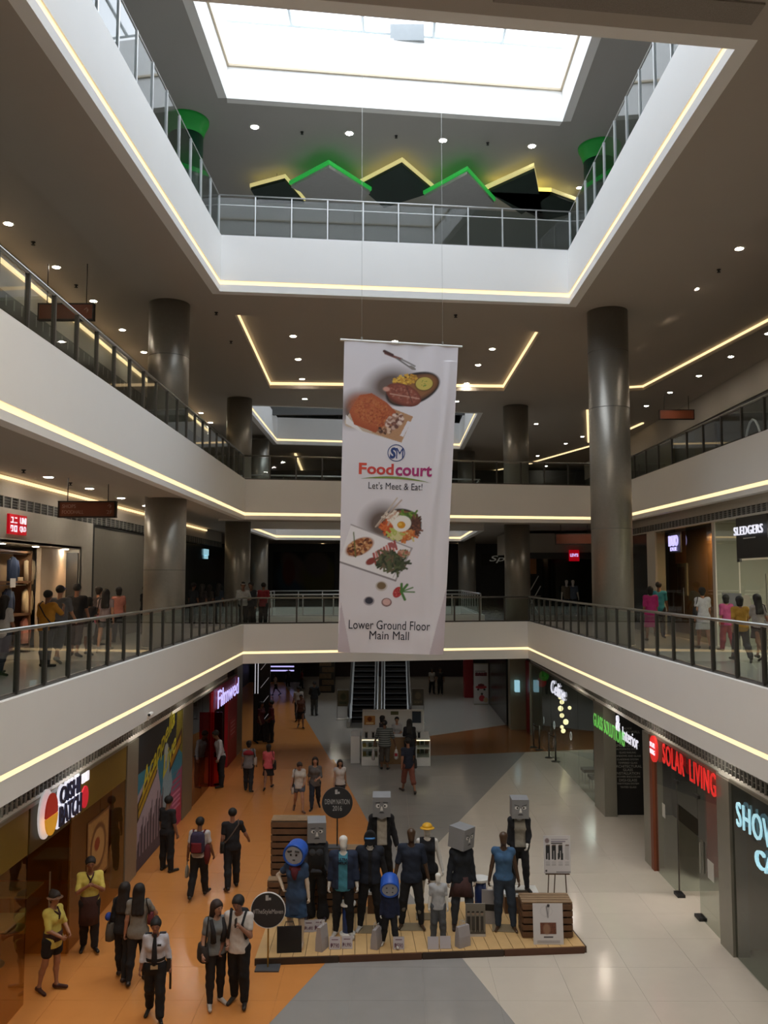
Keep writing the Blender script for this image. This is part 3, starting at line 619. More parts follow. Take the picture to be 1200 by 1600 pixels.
for i, (y, z) in enumerate(((12.6, .5), (13.6, .5), (14.9, .5))):
    b = thing('product_rack', (8.6, y, 0), ['low product rack in the dark shop at the right edge', 'middle product rack in the dark shop at the right edge', 'farthest product rack in the dark shop at the right edge'][i], 'rack')
    for k in range(3): put('shelf', M().box((8.6, y, .35+.5*k), (.4, .8, .04)), DARKSTEEL, b)
    for a in (-.38, .38): put('upright', M().box((8.6, y+a, .8), (.4, .03, 1.6)), DARKSTEEL, b)
    for k in range(3): put('goods', M().box((8.5, y-.2+.2*k, .5+.5*(k % 3)), (.2, .15, .22)), mat('goods_%d' % k, hexc(['6B4A2C', '3A6A78', '7A6A50'][k]), .6), b)
c = onx(1155, 1268, XGR-.06); t = sgn('lit_sign', c, 'cyan white lit letters on the dark header at the right edge')
letters('SHOWCASE', c+[0, -1.36, -.05], -Y, Z, 2.9, .43, LC, t, .025, spacing=1.1); letters('CARE', c+[0, -1.35, -.55], -Y, Z, 1.3, .30, LC, t, .05)
t = front('solar_shop_front', XGR, 16.6, 20.75, 'glass front with open door and red lit letters above', [(16.6, 17.75, 1), (19.0, 20.6, 1)])
put('transom', M().box((XGR, 18.4, 2.5), (.02, 1.3, 1.1)), SHOPGLASS, t); put('edge_strip', M().box((XGR, 20.65, 1.55), (.12, .2, 3.1)), mat('rust_laminate', hexc('7A3C22'), .5), t)
for y in (17.75, 19.0): put('door_shoe', M().box((XGR, y, .03), (.16, .28, .06)), BLACK, t); put('door_clamp', M().box((XGR, y, 2.4), (.06, .2, .07)), BLACK, t)
put('door_leaf', M().box((XGR+.45, 19.0, 1.25), (.85, .014, 2.3)), SHOPGLASS, t); put('door_edge', M().box((XGR, 19.0, 1.25), (.03, .03, 2.3)), DARKSTEEL, t)
put('door_handle', M().tube([(XGR-.05, 17.55, .95), (XGR-.05, 17.55, 1.55)], .015), STEEL, t)
for y, z, w, h in ((17.1, 1.15, .32, .36), (19.9, 1.55, .2, .3)): put('paper_notice', M().box((XGR-.012, y, z), (.004, w, h)), mat('paper', (.55, .54, .50), .7), t)
put('red_wall', M().box((8.3, 19.9, 1.6), (2.2, .1, 3.0)), mat('solar_red_wall', hexc('8E2A20'), .5), t)
c = onx(1074, 1200, XGR-.08); t = sgn('lit_sign', c, 'red glowing capitals with a round red badge on the glass front'); letters('SOLAR  LIVING', c, -Y, Z, 3.1, .44, LR, t, .02, spacing=1.12)
c2 = onx(1020, 1170, XGR-.1); put('round_badge', M().lathe((c2[0], c2[1], c2[2]), [(.26, -.03), (.26, .03)], 24, 1), LR, t) if 0 else None
n = 24; put('round_badge', M().add([(c2[0]+.05*j, c2[1]+.26*math.cos(a), c2[2]+.30*math.sin(a)) for j in (0, 1) for a in np.linspace(0, 2*math.pi, n+1)[:-1]], [tuple(range(n)), tuple(range(2*n-1, n-1, -1))]+[(i, (i+1) % n, (i+1) % n+n, i+n) for i in range(n)]), LR, t)
for s_, dz in (('SOLAR', .09), ('LIVING', -.07)): letters(s_, c2+[-.01, 0, dz], -Y, Z, .36, .11, LW, t, .01)
# recess with the black text panel
wall_box(XGR+.02, 8.2, 25.3, 25.42, 0, 3.6, mat('black_panel', (.010, .010, .011), .35)); wall_box(8.2, 8.4, 20.9, 25.4, 0, 3.6, DARK)
t = thing('text_panel', (7.1, 25.3, 0), 'black panel listing glass services in small white capitals', 'sign')
LTX = mat('ink_pale', (.36, .35, .32), .6)
for k, s_ in enumerate(('FACADE', 'CURTAIN WALL', 'GLASS', 'FRAMELESS', 'DOOR + PANEL', 'SPIDER SYSTEM', 'AUTOMATIC DOOR', 'GLASS RAILING', 'WINDOWS AND GLASS', 'CLADDING SYSTEM', 'TEMPERED GLASS', 'ARCHITECTURAL', 'GLASS', 'INSTALLATION', 'SHOWER ENCLOSURE', 'DIGI-GLASS', 'PARTITION SYSTEM', 'TINTED GLASS')):
    letters(s_, (6.95, 25.295, 2.45-.098*k), X, Z, 0, .072 if k in (1, 2, 3, 5, 11, 12, 13, 15) else .05, LTX, t, .003, keep=True)
ca, cb = onx(931, 1128, XGR-.08), onx(972, 1150, XGR-.08); t = sgn('lit_sign', ca, 'green glowing letters beside white ones over the black text panel')
letters('GLASS SOLUTIONS', (ca+cb)/2, -Y, Z, abs(cb[1]-ca[1])+.5, .38, LG, t, .015, spacing=1.1)
c = onx(985, 1150, XGR-.08); letters('&', onx(967, 1137, XGR-.08)+[0, 0, .12], -Y, Z, .3, .4, LW, t, .05, bold=.02); letters('Interior', c-[0, 0, .05], -Y, Z, 1.4, .34, LW, t, .015)
# salon with hanging lamps
t = front('salon_front', XGR, 26.3, 38, 'long dim glass front with hanging globe lamps inside', [(26.3, 38, 5)], z1=3.1, posts=(38,))
c = onx(872, 1078, XGR-.025); t = sgn('script_sign', c, 'white script lettering sign on the dim glass front'); letters('Celine', c, -Y, Z, 2.6, .5, LW, t, .03, shear=.35)
GLB = mat('globe_glow', (1, .9, .6), .4, emit=2.2, ecol=(1, .82, .45))
for i, (px, py) in enumerate(((875, 1090), (878, 1097), (876, 1107), (890, 1106), (878, 1118), (884, 1128), (878, 1136), (880, 1142))):
    p = onx(px, py, 6.75+.12*(i % 3)); t = thing('globe_lamp', p, ['topmost', 'second', 'third', 'rightmost', 'middle', 'lower right', 'second lowest', 'lowest'][i]+' small warm globe lamp of the hanging cluster', 'lamp')
    put('globe', M().ball(p, .07+.02*(i % 3), 12, 8), GLB, t, True); put('cord', M().tube([p+[0, 0, .08], (p[0], p[1], 3.85)], .006, 5), BLACK, t)
wall_box(XGR+.2, 10.3, 25.5, 38.9, 3.3, 3.4, mat('salon_ceiling', hexc('3A3E3A'), .6))
for i, (px, py) in enumerate(((849, 1125), (866, 1133), (892, 1150))):
    p = onx(px, py, 7.0+.3*i); t = thing('ring_ornament', p, ['left', 'middle', 'right'][i]+' small silver ring ornament behind the dim glass', 'ornament'); put('ring', M().tube([p+[0, .16*math.cos(a), .16*math.sin(a)] for a in np.linspace(0, 2*math.pi, 17)], .012, 6), mat('ring_light', (.8, .85, .85), .4, emit=.5), t, True); put('cord', M().tube([p+[0, 0, .16], (p[0], p[1], 3.32)], .006, 5), BLACK, t)
for i, (px, py) in enumerate(((834, 1168), (843, 1172), (858, 1184), (868, 1190))):
    p = onz(px, py); t = thing('queue_post', p, ['leftmost', 'second', 'third', 'rightmost'][i]+' dark queue post in front of the dim glass shop', 'barrier')
    put('post', M().tube([p, p+[0, 0, .95]], .03, 10), DARKSTEEL, t, True); put('foot', M().lathe(p, [(.16, 0), (.16, .02), (.04, .04)], 16), DARKSTEEL, t)
    if i % 2: put('belt', M().wallq(p, onz(*((834, 1168), (858, 1184))[i//2]), .86, .91, .01), DARKSTEEL, t)
for i in range(3):
    p = np.array([6.75, 27.2+i*1.0, 0]); t = thing('lounge_chair', p, ['nearest', 'middle', 'farthest'][i]+' dark chair low behind the dim glass front', 'chair')
    put('seat', M().box(p+[0, 0, .42], (.5, .5, .1)), DARK, t); put('backrest', M().box(p+[.22, 0, .75], (.06, .5, .6)), mat('chair_grey', hexc('4A4844'), .6), t)
    for a in (-.2, .2):
        for b in (-.2, .2): put('leg', M().tube([p+[a, b, 0], p+[a, b, .4]], .018, 6), STEEL, t)
p = onx(838, 1060, 7.2)
for i, (px, py, h) in enumerate(((850, 1056, '3F8F2F'), (846, 1066, 'A02828'))):
    p = onx(px, py, 6.9); t = thing('round_lantern', p, ['green', 'red'][i]+' round paper lantern behind the dim glass', 'lantern'); put('paper_shade', M().ball(p, .22, 16, 10), mat('lantern_%d' % i, hexc(h), .6, emit=.12), t, True); put('cord', M().tube([p+[0, 0, .2], (p[0], p[1], 3.3)], .006, 5), BLACK, t)
# ---- far right of the ground floor
wall_box(5.55, 6.3, 39.2, 39.9, 0, 3.85, mat('beige_pier', hexc('8A8570'), .5)); wall_box(XGR-.02, XGR+.1, 38.2, 39.2, 0, 3.1, REDW); wall_box(5.5, 5.8, 40.2, 56, 0, 3.85, mat('far_right_glass_wall', hexc('2A2C2B'), .25))
p = onx(801, 1043, 5.9); t = sgn('light_box', p, 'white glowing hanging light box by the beige pier'); put('box', M().box(p, (.5, .2, .7)), LC, t); put('bracket', M().tube([p+[0, 0, .3], (p[0], p[1], 3.85)], .02), BLACK, t)
p = ony(808, 1072, 39.04); t = sgn('light_box', p, 'small square glowing sign above the dark red strip'); put('box', M().box(p, (.2, .3, .5)), LC, t); put('bracket', M().box(p+[0, .14, 0], (.06, .06, .06)), BLACK, t)
P = onz(752, 1101); t = thing('sale_banner', P, 'white sale banner with a red car and people by the beige pier', 'banner')
A = Art(40, 110, 'B9B4B0'); A.rect(.1, .70, .9, .78, '7A3038'); A.rect(.1, .80, .8, .84, '8A8480'); A.ell(.5, .42, .38, .12, '9A2028'); A.ell(.5, .47, .22, .1, '5A1018'); A.ell(.3, .36, .08, .07, '202020'); A.ell(.72, .36, .08, .07, '202020'); A.ell(.55, .14, .2, .22, 'A8323A'); A.ell(.8, .1, .16, .18, 'B09A78'); A.ell(.55, .25, .08, .08, '3A2A22')
A.mesh('print', flat(P+[0, 0, 1.1], X, Z, .78, 2.1), t, smooth=False); put('back', M().box(P+[0, .03, 1.1], (.78, .04, 2.2)), CREAM, t); letters('SALE', P+[0, -.004, 1.62], X, Z, .6, .2, mat('ink_dark_red', hexc('4A1820'), .6), t, .003, bold=.02)
wall_box(P[0]+.45, P[0]+.85, P[1], P[1]+.4, 0, 3.0, mat('orange_pier', hexc('7A4A2C'), .5))
wall_box(4.4, 4.9, 49.5, 50.3, 0, 3.85, REDW)
# dark shop wall at the end of the ground hall
wall_box(-9, 6, 60, 60.2, 0, 3.85, mat('far_shop_red', hexc('241013'), .6))
t = thing('lit_counter', (-7.4, 57, 0), 'violet lit counter line in the dark at far left', 'counter'); put('body', M().box((-7.4, 57, .5), (3.4, .5, 1)), DARK, t)
for z in (.75, 1.02): put('light_line', M().box((-7.4, 56.74, z), (2.6, .03, .08)), LV, t)
t = thing('patterned_pillar', (-3.6, 52, 0), 'pillar wrapped in brown patterned panels left of the escalators', 'pillar')
put('core', M().box((-3.6, 52, 1.9), (.9, .9, 3.8)), DARK, t)
for k in range(10): put('panel', M().box((-3.6+(.08 if k % 2 else -.08), 51.53, .25+.37*k), (.7, .03, .3)), mat('pillar_pattern', hexc('5A4A38'), .5, var=.6, scale=9), t)
# ---- first level, left: clothes shop
WL = mat('shop_white', hexc('B8B2A8'), .6); y0, y1 = 15.5, 24.3
wall_box(XU-.3, XU, 8, 25.3, 7.62, 8.40, WL); wall_box(XU-.3, XU, 8, 45, 8.66, 9.15, CEIL); wall_box(XU-.3, XU, 24.3, 25.3, L1Z, 7.62, WL); wall_box(XU-1.7, XU-1.6, 10, 24.6, L1Z, 7.62, mat('clothes_shop_back', hexc('B09A80'), .7)); wall_box(XU-1.6, XU, 8, 24.4, 7.60, 7.68, WL)
wall_box(XU-1.6, XU, 24.2, 24.4, L1Z, 7.62, WL); wall_box(XU-.42, XU-.3, 22.3, 24.2, L1Z, 7.62, mat('lit_panel_wall', hexc('B8A48C'), .7)); wall_box(XU-.32, XU+.02, 24.05, 24.12, L1Z, 7.5, DARK)
grille(XU, 8, 45, 8.40, 8.66, .42, -1)
wall_box(XU-.3, XU, 25.3, 25.45, L1Z, 8.4, DARK); wall_box(XU-.25, XU-.02, 25.45, 33.2, L1Z, 8.3, mat('hoarding_grey', hexc('8A857C'), .6)); wall_box(XU-.25, XU, 25.45, 33.2, 8.3, 8.36, DARK)
wall_box(XU-.4, XU-.2, 33.2, 50, L1Z, 8.4, mat('dark_glass_wall', (.02, .022, .022), .15)); wall_box(XU-.25, XU, 33.2, 33.6, L1Z, 8.4, WL)
t = thing('display_shelf', (XU-.73, 20.4, L1Z), 'tall lit wardrobe shelves of shirts in the clothes shop', 'shelf')
SW = mat('shelf_wood', hexc('6A4A30'), .5, var=.15)
put('back_panel', M().box((XU-.98, 20.4, 6.2), (.04, 3.6, 2.6)), mat('shelf_back', hexc('B89A78'), .6), t)
for z in (5.05, 5.88, 6.70, 7.45): put('shelf_board', M().box((XU-.73, 20.4, z), (.5, 3.6, .05)), SW, t)
for y in (18.65, 20.4, 22.15): put('divider', M().box((XU-.73, y, 6.2), (.5, .05, 2.6)), SW, t) if y != 20.4 else put('divider', M().box((XU-.73, y, 5.4), (.5, .05, .9)), SW, t)
for z in (6.62, 7.40): put('hanging_rail', M().tube([(XU-.60, 18.7, z), (XU-.60, 22.1, z)], .015, 6), STEEL, t)
def shirt(y, z, h, label, s=1.0):
    x = XU-.60; t = thing('hanging_shirt', (x, y, z), label, 'shirt'); mm = cloth(h)
    rings = []
    for zz, w, d in ((0, .07, .05), (-.05, .15, .06), (-.09, .22, .07), (-.22, .20, .09), (-.5, .21, .10), (-.68, .22, .10)):
        rings.append([(x+d*s*math.sin(a)*(1+.12*math.sin(5*a)), y+w*s*math.cos(a), z-.08+zz*s) for a in np.linspace(0, 2*math.pi, 25)[:-1]])
    put('body', M().loft(rings[::-1]), mm, t, True)
    for k in (-1, 1): put('sleeve', M().tube([(x, y+k*.19*s, z-.17), (x+.02, y+k*.25*s, z-.3*s-.08), (x+.02, y+k*.25*s, z-.6*s-.05)], [.06*s, .055*s, .045*s], 8), mm, t, True)
    put('hanger', M().tube([(x, y-.18*s, z-.15), (x, y, z-.06), (x, y+.18*s, z-.15)], .008, 5).tube([(x, y, z-.06), (x, y, z+.02), (x+.02, y, z+.02)], .005, 5), STEEL, t)
for px, z, h, lab in ((20, 7.40, '3A4A6A', 'slate blue shirt on the top rail'), (46, 7.40, 'CDB894', 'cream shirt on the top rail'), (14, 6.62, '33425E', 'slate blue shirt on the middle rail'), (44, 6.62, 'CDBB98', 'cream shirt on the middle rail'), (42, 5.86, 'C98A7A', 'salmon pink shirt on the bottom shelf'), (14, 5.86, '2A2422', 'dark shirt on the bottom shelf')):
    shirt(9.3*F/(605-px), z, h, lab+' of the clothes shop', 1.0 if z > 6 else .95)
for i, (y, n) in enumerate(((18.7, 3), (20.4, 3), (18.6, 4))):
    z = (6.725, 6.725, 5.905)[i]
    p = (XU-.66, y+1.2, z); t = thing('folded_stack', p, 'small folded %s stack on the %s shelf of the clothes shop' % (['white', 'cream', 'pink'][i], ['upper left', 'upper right', 'lower'][i]), 'clothes')
    for k in range(n): put('folded_shirt', M().box((p[0], p[1], z+.02+.03*k), (.28, .3-.02*(k % 2), .028)), cloth(['C8C0B4', 'CDBB98', 'B08A80'][i]), t)
t = thing('price_card', (XU-.45, 21.0, 6.55), 'small white price card clipped on the left shelf edge', 'card'); put('card', M().box((XU-.45, 21.0, 6.68), (.01, .3, .22)), mat('paper_white', (.75, .74, .72), .6), t)
for i, (px, py) in enumerate(((2, 838), (55, 846), (102, 850))):
    p = np.array([XU-.2, 8.9*F/(605-px), 7.6]); downlight(p, 7.6, ['left', 'middle', 'right'][i]+' small round spotlight in the clothes shop ceiling', 'clothes shop spotlights', r=.09)
    l = bpy.data.lights.new('shop_spot', 'SPOT'); l.energy = 55; l.color = (1, .66, .36); l.spot_size = 1.9; l.spot_blend = .6; l.shadow_soft_size = .08; o = bpy.data.objects.new('shop_spot', l); o.location = (p[0]+.1, p[1], 7.55); o.rotation_euler = (0, -.35, 0); COL.objects.link(o)
UR = mat('logo_red', hexc('C00018'), .5, emit=.35, ecol=hexc('C00018'))
for i, px in enumerate((21.5, 35.5)):
    c = onx(px, 819+i*2, XU+.06); t = sgn('square_logo', c, ['left red square shop sign with white katakana', 'right red square shop sign with white latin letters'][i])
    w, h = .46, .46; put('plate', M().plate(c, Y, Z, w, h, .06), UR, t)
    if i: letters('UNI', c+[.004, 0, .10], Y, Z, .34, .15, LW, t, .01, bold=.02); letters('QLO', c+[.004, 0, -.10], Y, Z, .34, .15, LW, t, .01, bold=.02)
    else:
        for dy, dz, bars in ((-.1, .1, ((0, .05, .10, .025), (.04, 0, .025, .12), (0, -.06, .14, .025))), (.1, .1, ((0, .05, .09, .025), (0, -.06, .14, .025))), (-.1, -.1, ((0, .06, .12, .025), (.05, 0, .025, .14), (-.05, .03, .025, .08), (.0, -.06, .06, .025))), (.1, -.1, ((0, .06, .13, .025), (0, -.06, .13, .025), (-.055, 0, .025, .14), (.055, 0, .025, .14)))):
            m = M()
            for a, b, ww, hh in bars: m.box(c+[.006, dy+a, dz+b], (.012, ww, hh))
            put('lettering', m, LW, t)
c = np.array([XU-.17, 42.0, 6.8+40*42/F]); t = sgn('lit_sign', c, 'small bright white sign on the dark shop behind the left column'); put('light_box', M().box(c, (.08, .9, .3)).box(c+[0, 0, -.24], (.08, .6, .16)), LC, t)
t = thing('notice_sheet', (XU+.0, 25.9, 6.2), 'small pale notice taped on the grey hoarding', 'paper'); put('sheet', M().box((XU-.01, 25.9, 6.25), (.01, .45, .35)), mat('paper_pink', hexc('8A7F78'), .7), t)
# ---- first level, right: shoe shop
DG = mat('shop_dark_glass', (.03, .03, .028), .12)
wall_box(XUR-.02, XUR+.2, 8, 33, 8.78, 8.9, WL); wall_box(XUR-.04, XUR+.12, 8, 33, 8.36, 8.41, WL); grille(XUR-.02, 8, 33, 8.41, 8.62, .3, 1); wall_box(XUR, XUR+.25, 8, 33, 8.62, 8.78, WL)
yr = lambda px: 9.15*F/(px-605)
wall_box(XUR+2.6, XUR+2.8, 8, 24.2, L1Z, 8.4, mat('shoe_shop_back', hexc('A39C80'), .6)); wall_box(XUR+1.0, XUR+1.2, 24.2, 31, L1Z, 8.4, mat('wood_shop_back', hexc('7E5A38'), .5, var=.15)); wall_box(XUR, XUR+2.6, 24.0, 24.2, L1Z, 8.4, WL); wall_box(XUR-.05, XUR+.3, 29.2, 30.1, L1Z, 8.36, WL); wall_box(XUR, XUR+.2, 30.1, 34, L1Z, 8.36, DG)
t = thing('shoe_shop_front', (XUR, 18, L1Z), 'glass front of the shoe shop with black sign panel', 'shop front')
for a, b in ((12, 16), (16, 20.4), (22.4, 23.9)): put('pane', M().box((XUR, (a+b)/2, 6.65), (.014, b-a-.03, 3.4)), SHOPGLASS, t)
put('sign_panel', M().box((XUR-.02, 21.45, 7.82), (.06, 1.85, 1.05)), BLACK, t); put('door_leaf', M().box((XUR, 21.4, 6.1), (.014, 1.8, 2.3)), SHOPGLASS, t)
for y in (20.5, 22.35): put('clamp', M().box((XUR, y, 7.25), (.06, .16, .08)), BLACK, t)
put('door_handle', M().tube([(XUR-.04, 20.7, 5.7), (XUR-.04, 20.7, 6.9)], .018), STEEL, t); put('frosted_strip', M().box((XUR-.01, 22.9, 5.95), (.004, 1.3, .9)), mat('frosted', (.35, .37, .36), .5), t)
c = np.array([XUR-.10, 21.5, 8.0]); t = sgn('lit_sign', c, 'white glowing capitals on the black shoe shop panel'); letters('SLEDGERS', c, -Y, Z, 1.7, .22, LW, t, .03, spacing=1.1); letters('FOOTWEAR', c-[0, -.1, .23], -Y, Z, .7, .05, LTX, t, .01) if 0 else put('underline', M().box(c-[0, .05, .2], (.02, .7, .03)), LTX, t)
t = thing('wood_shop_front', (XUR, 26.5, L1Z), 'warm brown glass front with a violet white lit sign', 'shop front')
for a, b in ((24.2, 26.3), (27.3, 29.2)): put('pane', M().box((XUR, (a+b)/2, 6.65), (.014, b-a-.03, 3.4)), SHOPGLASS, t)
put('door_leaf', M().box((XUR, 26.8, 6.1), (.014, .95, 2.3)), SHOPGLASS, t); put('door_handle', M().tube([(XUR-.04, 26.5, 5.7), (XUR-.04, 26.5, 6.5)], .018), STEEL, t)
c = onx(1053, 848, XUR-.12); t = sgn('lit_sign', c, 'tilted violet white lit sign of the brown shop'); put('backing', M().box(c+[.05, 0, .0], (.04, 1.0, .62)), BLACK, t); letters('DUO', c+[0, 0, .06], -Y, Z, .85, .34, LV, t, .04, bold=.03); letters('DUE', c-[0, 0, .2], -Y, Z, .6, .12, LV, t, .03)
t = thing('framed_picture', (XUR+.95, 29.5, 6.6), 'framed picture on the wall of the brown shop', 'picture'); put('frame', M().box((XUR+.97, 29.5, 6.75), (.06, .95, 1.1)), CREAM, t); put('image', M().box((XUR+.93, 29.5, 6.75), (.02, .7, .85)), mat('picture_tone', hexc('5A4434'), .6, var=.5, scale=4), t)
l = bpy.data.lights.new('shop_lamp', 'AREA'); l.energy = 60; l.size = .8; l.color = (1, .62, .32); o = bpy.data.objects.new('shop_lamp', l); o.location = (XUR+.55, 26.5, 8.2); COL.objects.link(o)
l = bpy.data.lights.new('shop_lamp', 'AREA'); l.energy = 150; l.size = 1.6; l.color = (1, .92, .74); o = bpy.data.objects.new('shop_lamp', l); o.location = (XUR+1.3, 20, 8.2); COL.objects.link(o)
# corner denim shop beyond the right column
wall_box(5.9, 10.5, 42.6, 46, 8.0, 9.0, WL); wall_box(7.0, 10.5, 44.5, 46, L1Z, 8.0, DG); t = thing('corner_shop', (8.2, 42.7, L1Z), 'distant corner shop with dark glass and a red hanging sign', 'shop front')
put('header', M().box((8.2, 42.6, 7.9), (4.4, .2, .3)), mat('header_black', (.05, .05, .05), .5), t); put('pane', M().box((9.0, 42.7, 6.35), (2.6, .03, 2.8)), SHOPGLASS, t); put('wood_panel', M().box((6.9, 42.7, 7.4), (1.0, .1, .8)), WOOD, t); put('lattice', M().tube([(6.4, 42.65, 5.0), (7.5, 42.65, 6.9)], .025, 6).tube([(6.8, 42.65, 5.0), (7.6, 42.65, 6.4)], .025, 6).tube([(7.5, 42.65, 5.0), (6.5, 42.65, 6.8)], .025, 6).tube([(6.4, 42.65, 5.9), (7.6, 42.65, 5.9)], .025, 6), STEEL, t)
c = np.array([9.05, 42.4, 8.0-.55]); c = ony(897, 868, 42.4); t = sgn('red_sign', c, 'small red hanging sign with white letters at the corner shop'); put('plate', M().box(c, (.5, .06, .55)), UR, t); letters("LEVI'S", c-[0, .032, -.02], X, Z, .4, .16, LV, t, .01, bold=.03); put('bracket', M().tube([c+[0, 0, .28], (c[0], c[1], 7.85), (c[0], 42.55, 7.85)], .015, 6), BLACK, t)
# far mural and spa front
t = thing('mural', (-5.5, 57.8, L1Z), 'dim colourful mural on the far dark wall left of the banner', 'mural'); A = Art(90, 54, '0E0E10'); A.ell(.3, .3, .25, .3, '26384A', 20, .5); A.ell(.35, .6, .15, .3, '5A4440', 40, .4); A.ell(.25, .5, .1, .2, '5A2420', 0, .4); A.ell(.75, .35, .3, .3, '4A4416', 0, .5); A.ell(.7, .7, .2, .2, '4A3C38', 0, .4)
A.mesh('print', flat(ony(475, 893, 57.92), X, Z, 4.1, 2.6), t, smooth=False); put('backing', M().box(ony(475, 893, 57.96), (4.2, .06, 2.7)), BLACK, t); trim(M().box((0, 58.1, 7), (32, .2, 4.2)), mat('far_dark', (.045, .042, .04), .6)); wall_box(-3.0, -2.2, 57.6, 57.9, L1Z, 8, CREAM)
c = ony(782, 874, 57.93); t = sgn('spa_sign', c, 'pale Spa lettering on the far dark shop'); letters('Spa', c, X, Z, 1.5, .5, mat('spa_ink', (.4, .38, .32), .5, emit=.1), t, .03, shear=.3); put('board', M().box(c+[0, .06, 0], (2.6, .05, .8)), mat('spa_board', hexc('2A2418'), .5), t)
# ---- second level shop walls
wall_box(XU-.3, XU, 4, 46, L2Z, 13.3, mat('upper_shop_dark', hexc('2B2A27'), .35)); wall_box(XU-.3, XU+.0, 4, 46, 13.3, 14.3, CEIL); grille(XU, 4, 46, 13.0, 13.25, .42, -1)
wall_box(13, 13.3, 8, 56, L2Z, 13.2, mat('upper_right_dark', hexc('24221F'), .35)); wall_box(12.95, 13.3, 8, 56, 13.2, 14.3, CEIL); grille(13, 8, 56, 13.25, 13.5, .42, 1); trim(M().box((0, 58.1, 12), (32, .2, 4.2)), mat('far_dark', (.045, .042, .04), .6))
for i, (y, w, h) in enumerate(((33.5, 2.2, '4A4030'), (38.5, 1.8, '57503A'))): wall_box(12.9, 13.0, y, y+w, L2Z, 12.9, mat('upper_bay_%d' % i, hexc(h), .5))
SIL = mat('arch_silver', (.6, .6, .58), .3, .7, emit=.06)
for i, y in enumerate((27.5, 30, 23.5)):
    p = np.array([12.9, y, L2Z]); t = thing('arch_lamp', p, ['middle', 'farthest', 'nearest'][i]+' silver arch shape in the dark right upper shop window', 'ornament'); put('arch', M().tube([p+[0, .9*math.cos(a), 2.4*math.sin(a)] for a in np.linspace(.0, math.pi, 13)], .04, 6), SIL, t, True)
t = thing('display_case', (-6.9, 25.6, L2Z), 'silver trimmed glass display behind the left upper railing', 'display'); put('body', M().box((-7.6, 26, 10.6), (1, 3.2, 1.2)), DG, t); put('arch', M().tube([(-7.0, 26+1.2*math.cos(a), L2Z+1.9*math.sin(a)) for a in np.linspace(0, math.pi, 13)], .06, 8), SIL, t, True); put('top', M().box((-7.6, 26, 11.25), (1.1, 3.3, .08)), STEEL, t)
# third level dark side
wall_box(-16, 16, 44, 44.2, L3Z, RZ, mat('upper_end_wall', hexc('4A4A48'), .6))

for x, y, z, e, c in ((8.3, 18.6, 3.6, 70, (1, .93, .82)), (8.4, 28.5, 3.2, 45, (.92, 1, .95)), (8.4, 34.5, 3.2, 45, (.92, 1, .95)), (-8.3, 13, 3.6, 22, (1, .75, .45)), (-7.4, 30, 3.6, 12, (1, .6, .5))):
    l = bpy.data.lights.new('shop_lamp', 'AREA'); l.energy = e; l.size = 1.2; l.color = c; o = bpy.data.objects.new('shop_lamp', l); o.location = (x, y, z); COL.objects.link(o)
# ================================================================ BANNER
BT0, BT1 = ony(538, 531, 20.4), ony(716, 541.5, 20.9)
BB0, BB1 = ony(528, 1019, 20.6), ony(693, 1023, 20.85)
def bsurf(u, v, off=0):
    """u 0..1 left to right, v 0..1 bottom to top"""
    p = (BB0*(1-u)+BB1*u)*(1-v)+(BT0*(1-u)+BT1*u)*v; n = np.array([0, -1., 0])
    f = .030*math.sin(9.2*u+.9*math.sin(3*v))*(.35+.65*(1-v))+.018*math.sin(27*u+1.3-2.2*v)*(.45+.3*math.sin(7*v))*(.5+u*.8)+.03*math.exp(-((u-.88+.05*math.sin(5*v))/.035)**2)*(v < .95)+.012*math.sin(55*v+6*u)*max(0, .35-v)
    f += .05*math.sin(7*(u-.5)-9*(v))*max(0, .14-v)*5
    return p+n*(f+off)
c = (BT0+BT1)/2; bn = thing('hanging_banner', c, 'tall white food court banner hanging in the middle of the atrium', 'banner')
A = Art(200, 590, 'E3DEE4'); rr = A
def shadow(cx, cy, rx, ry, rot, k): A.ell(cx, cy, rx, ry, '6A5A54', rot, k)
def speck(cx, cy, rx, ry, n, cols, s=.012, rot=0, ln=False):
    for i in range(n):
        a, r = RNG.random()*6.28, math.sqrt(RNG.random()); x, y = r*math.cos(a)*rx, r*math.sin(a)*ry; q_ = math.radians(rot)
        x, y = cx+x*math.cos(q_)-y*math.sin(q_), cy+(x*math.sin(q_)+y*math.cos(q_))/A.asp
        if ln: b = RNG.random()*6.28; A.line(x, y, x+.05*math.cos(b), y+.05*math.sin(b)/A.asp, s*.45, cols[i % len(cols)])
        else: A.ell(x, y, s*(.7+.6*RNG.random()), s*(.5+.6*RNG.random()), cols[i % len(cols)], RNG.random()*180, .4)
V = lambda py: 1-(py-531)/489.0        # picture row -> banner height
U = lambda px: (px-535)/172.0
# knife and fork
A.line(.36, V(549), .50, V(557), .012, '7A4A42'); A.line(.50, V(557), .62, V(567), .008, '8A8684'); A.line(.46, V(556), .60, V(572), .007, '6A6664'); A.ell(.60, V(570), .035, .014, '8A8480', -30); A.line(.35, V(546), .42, V(551), .014, '4A2A28')
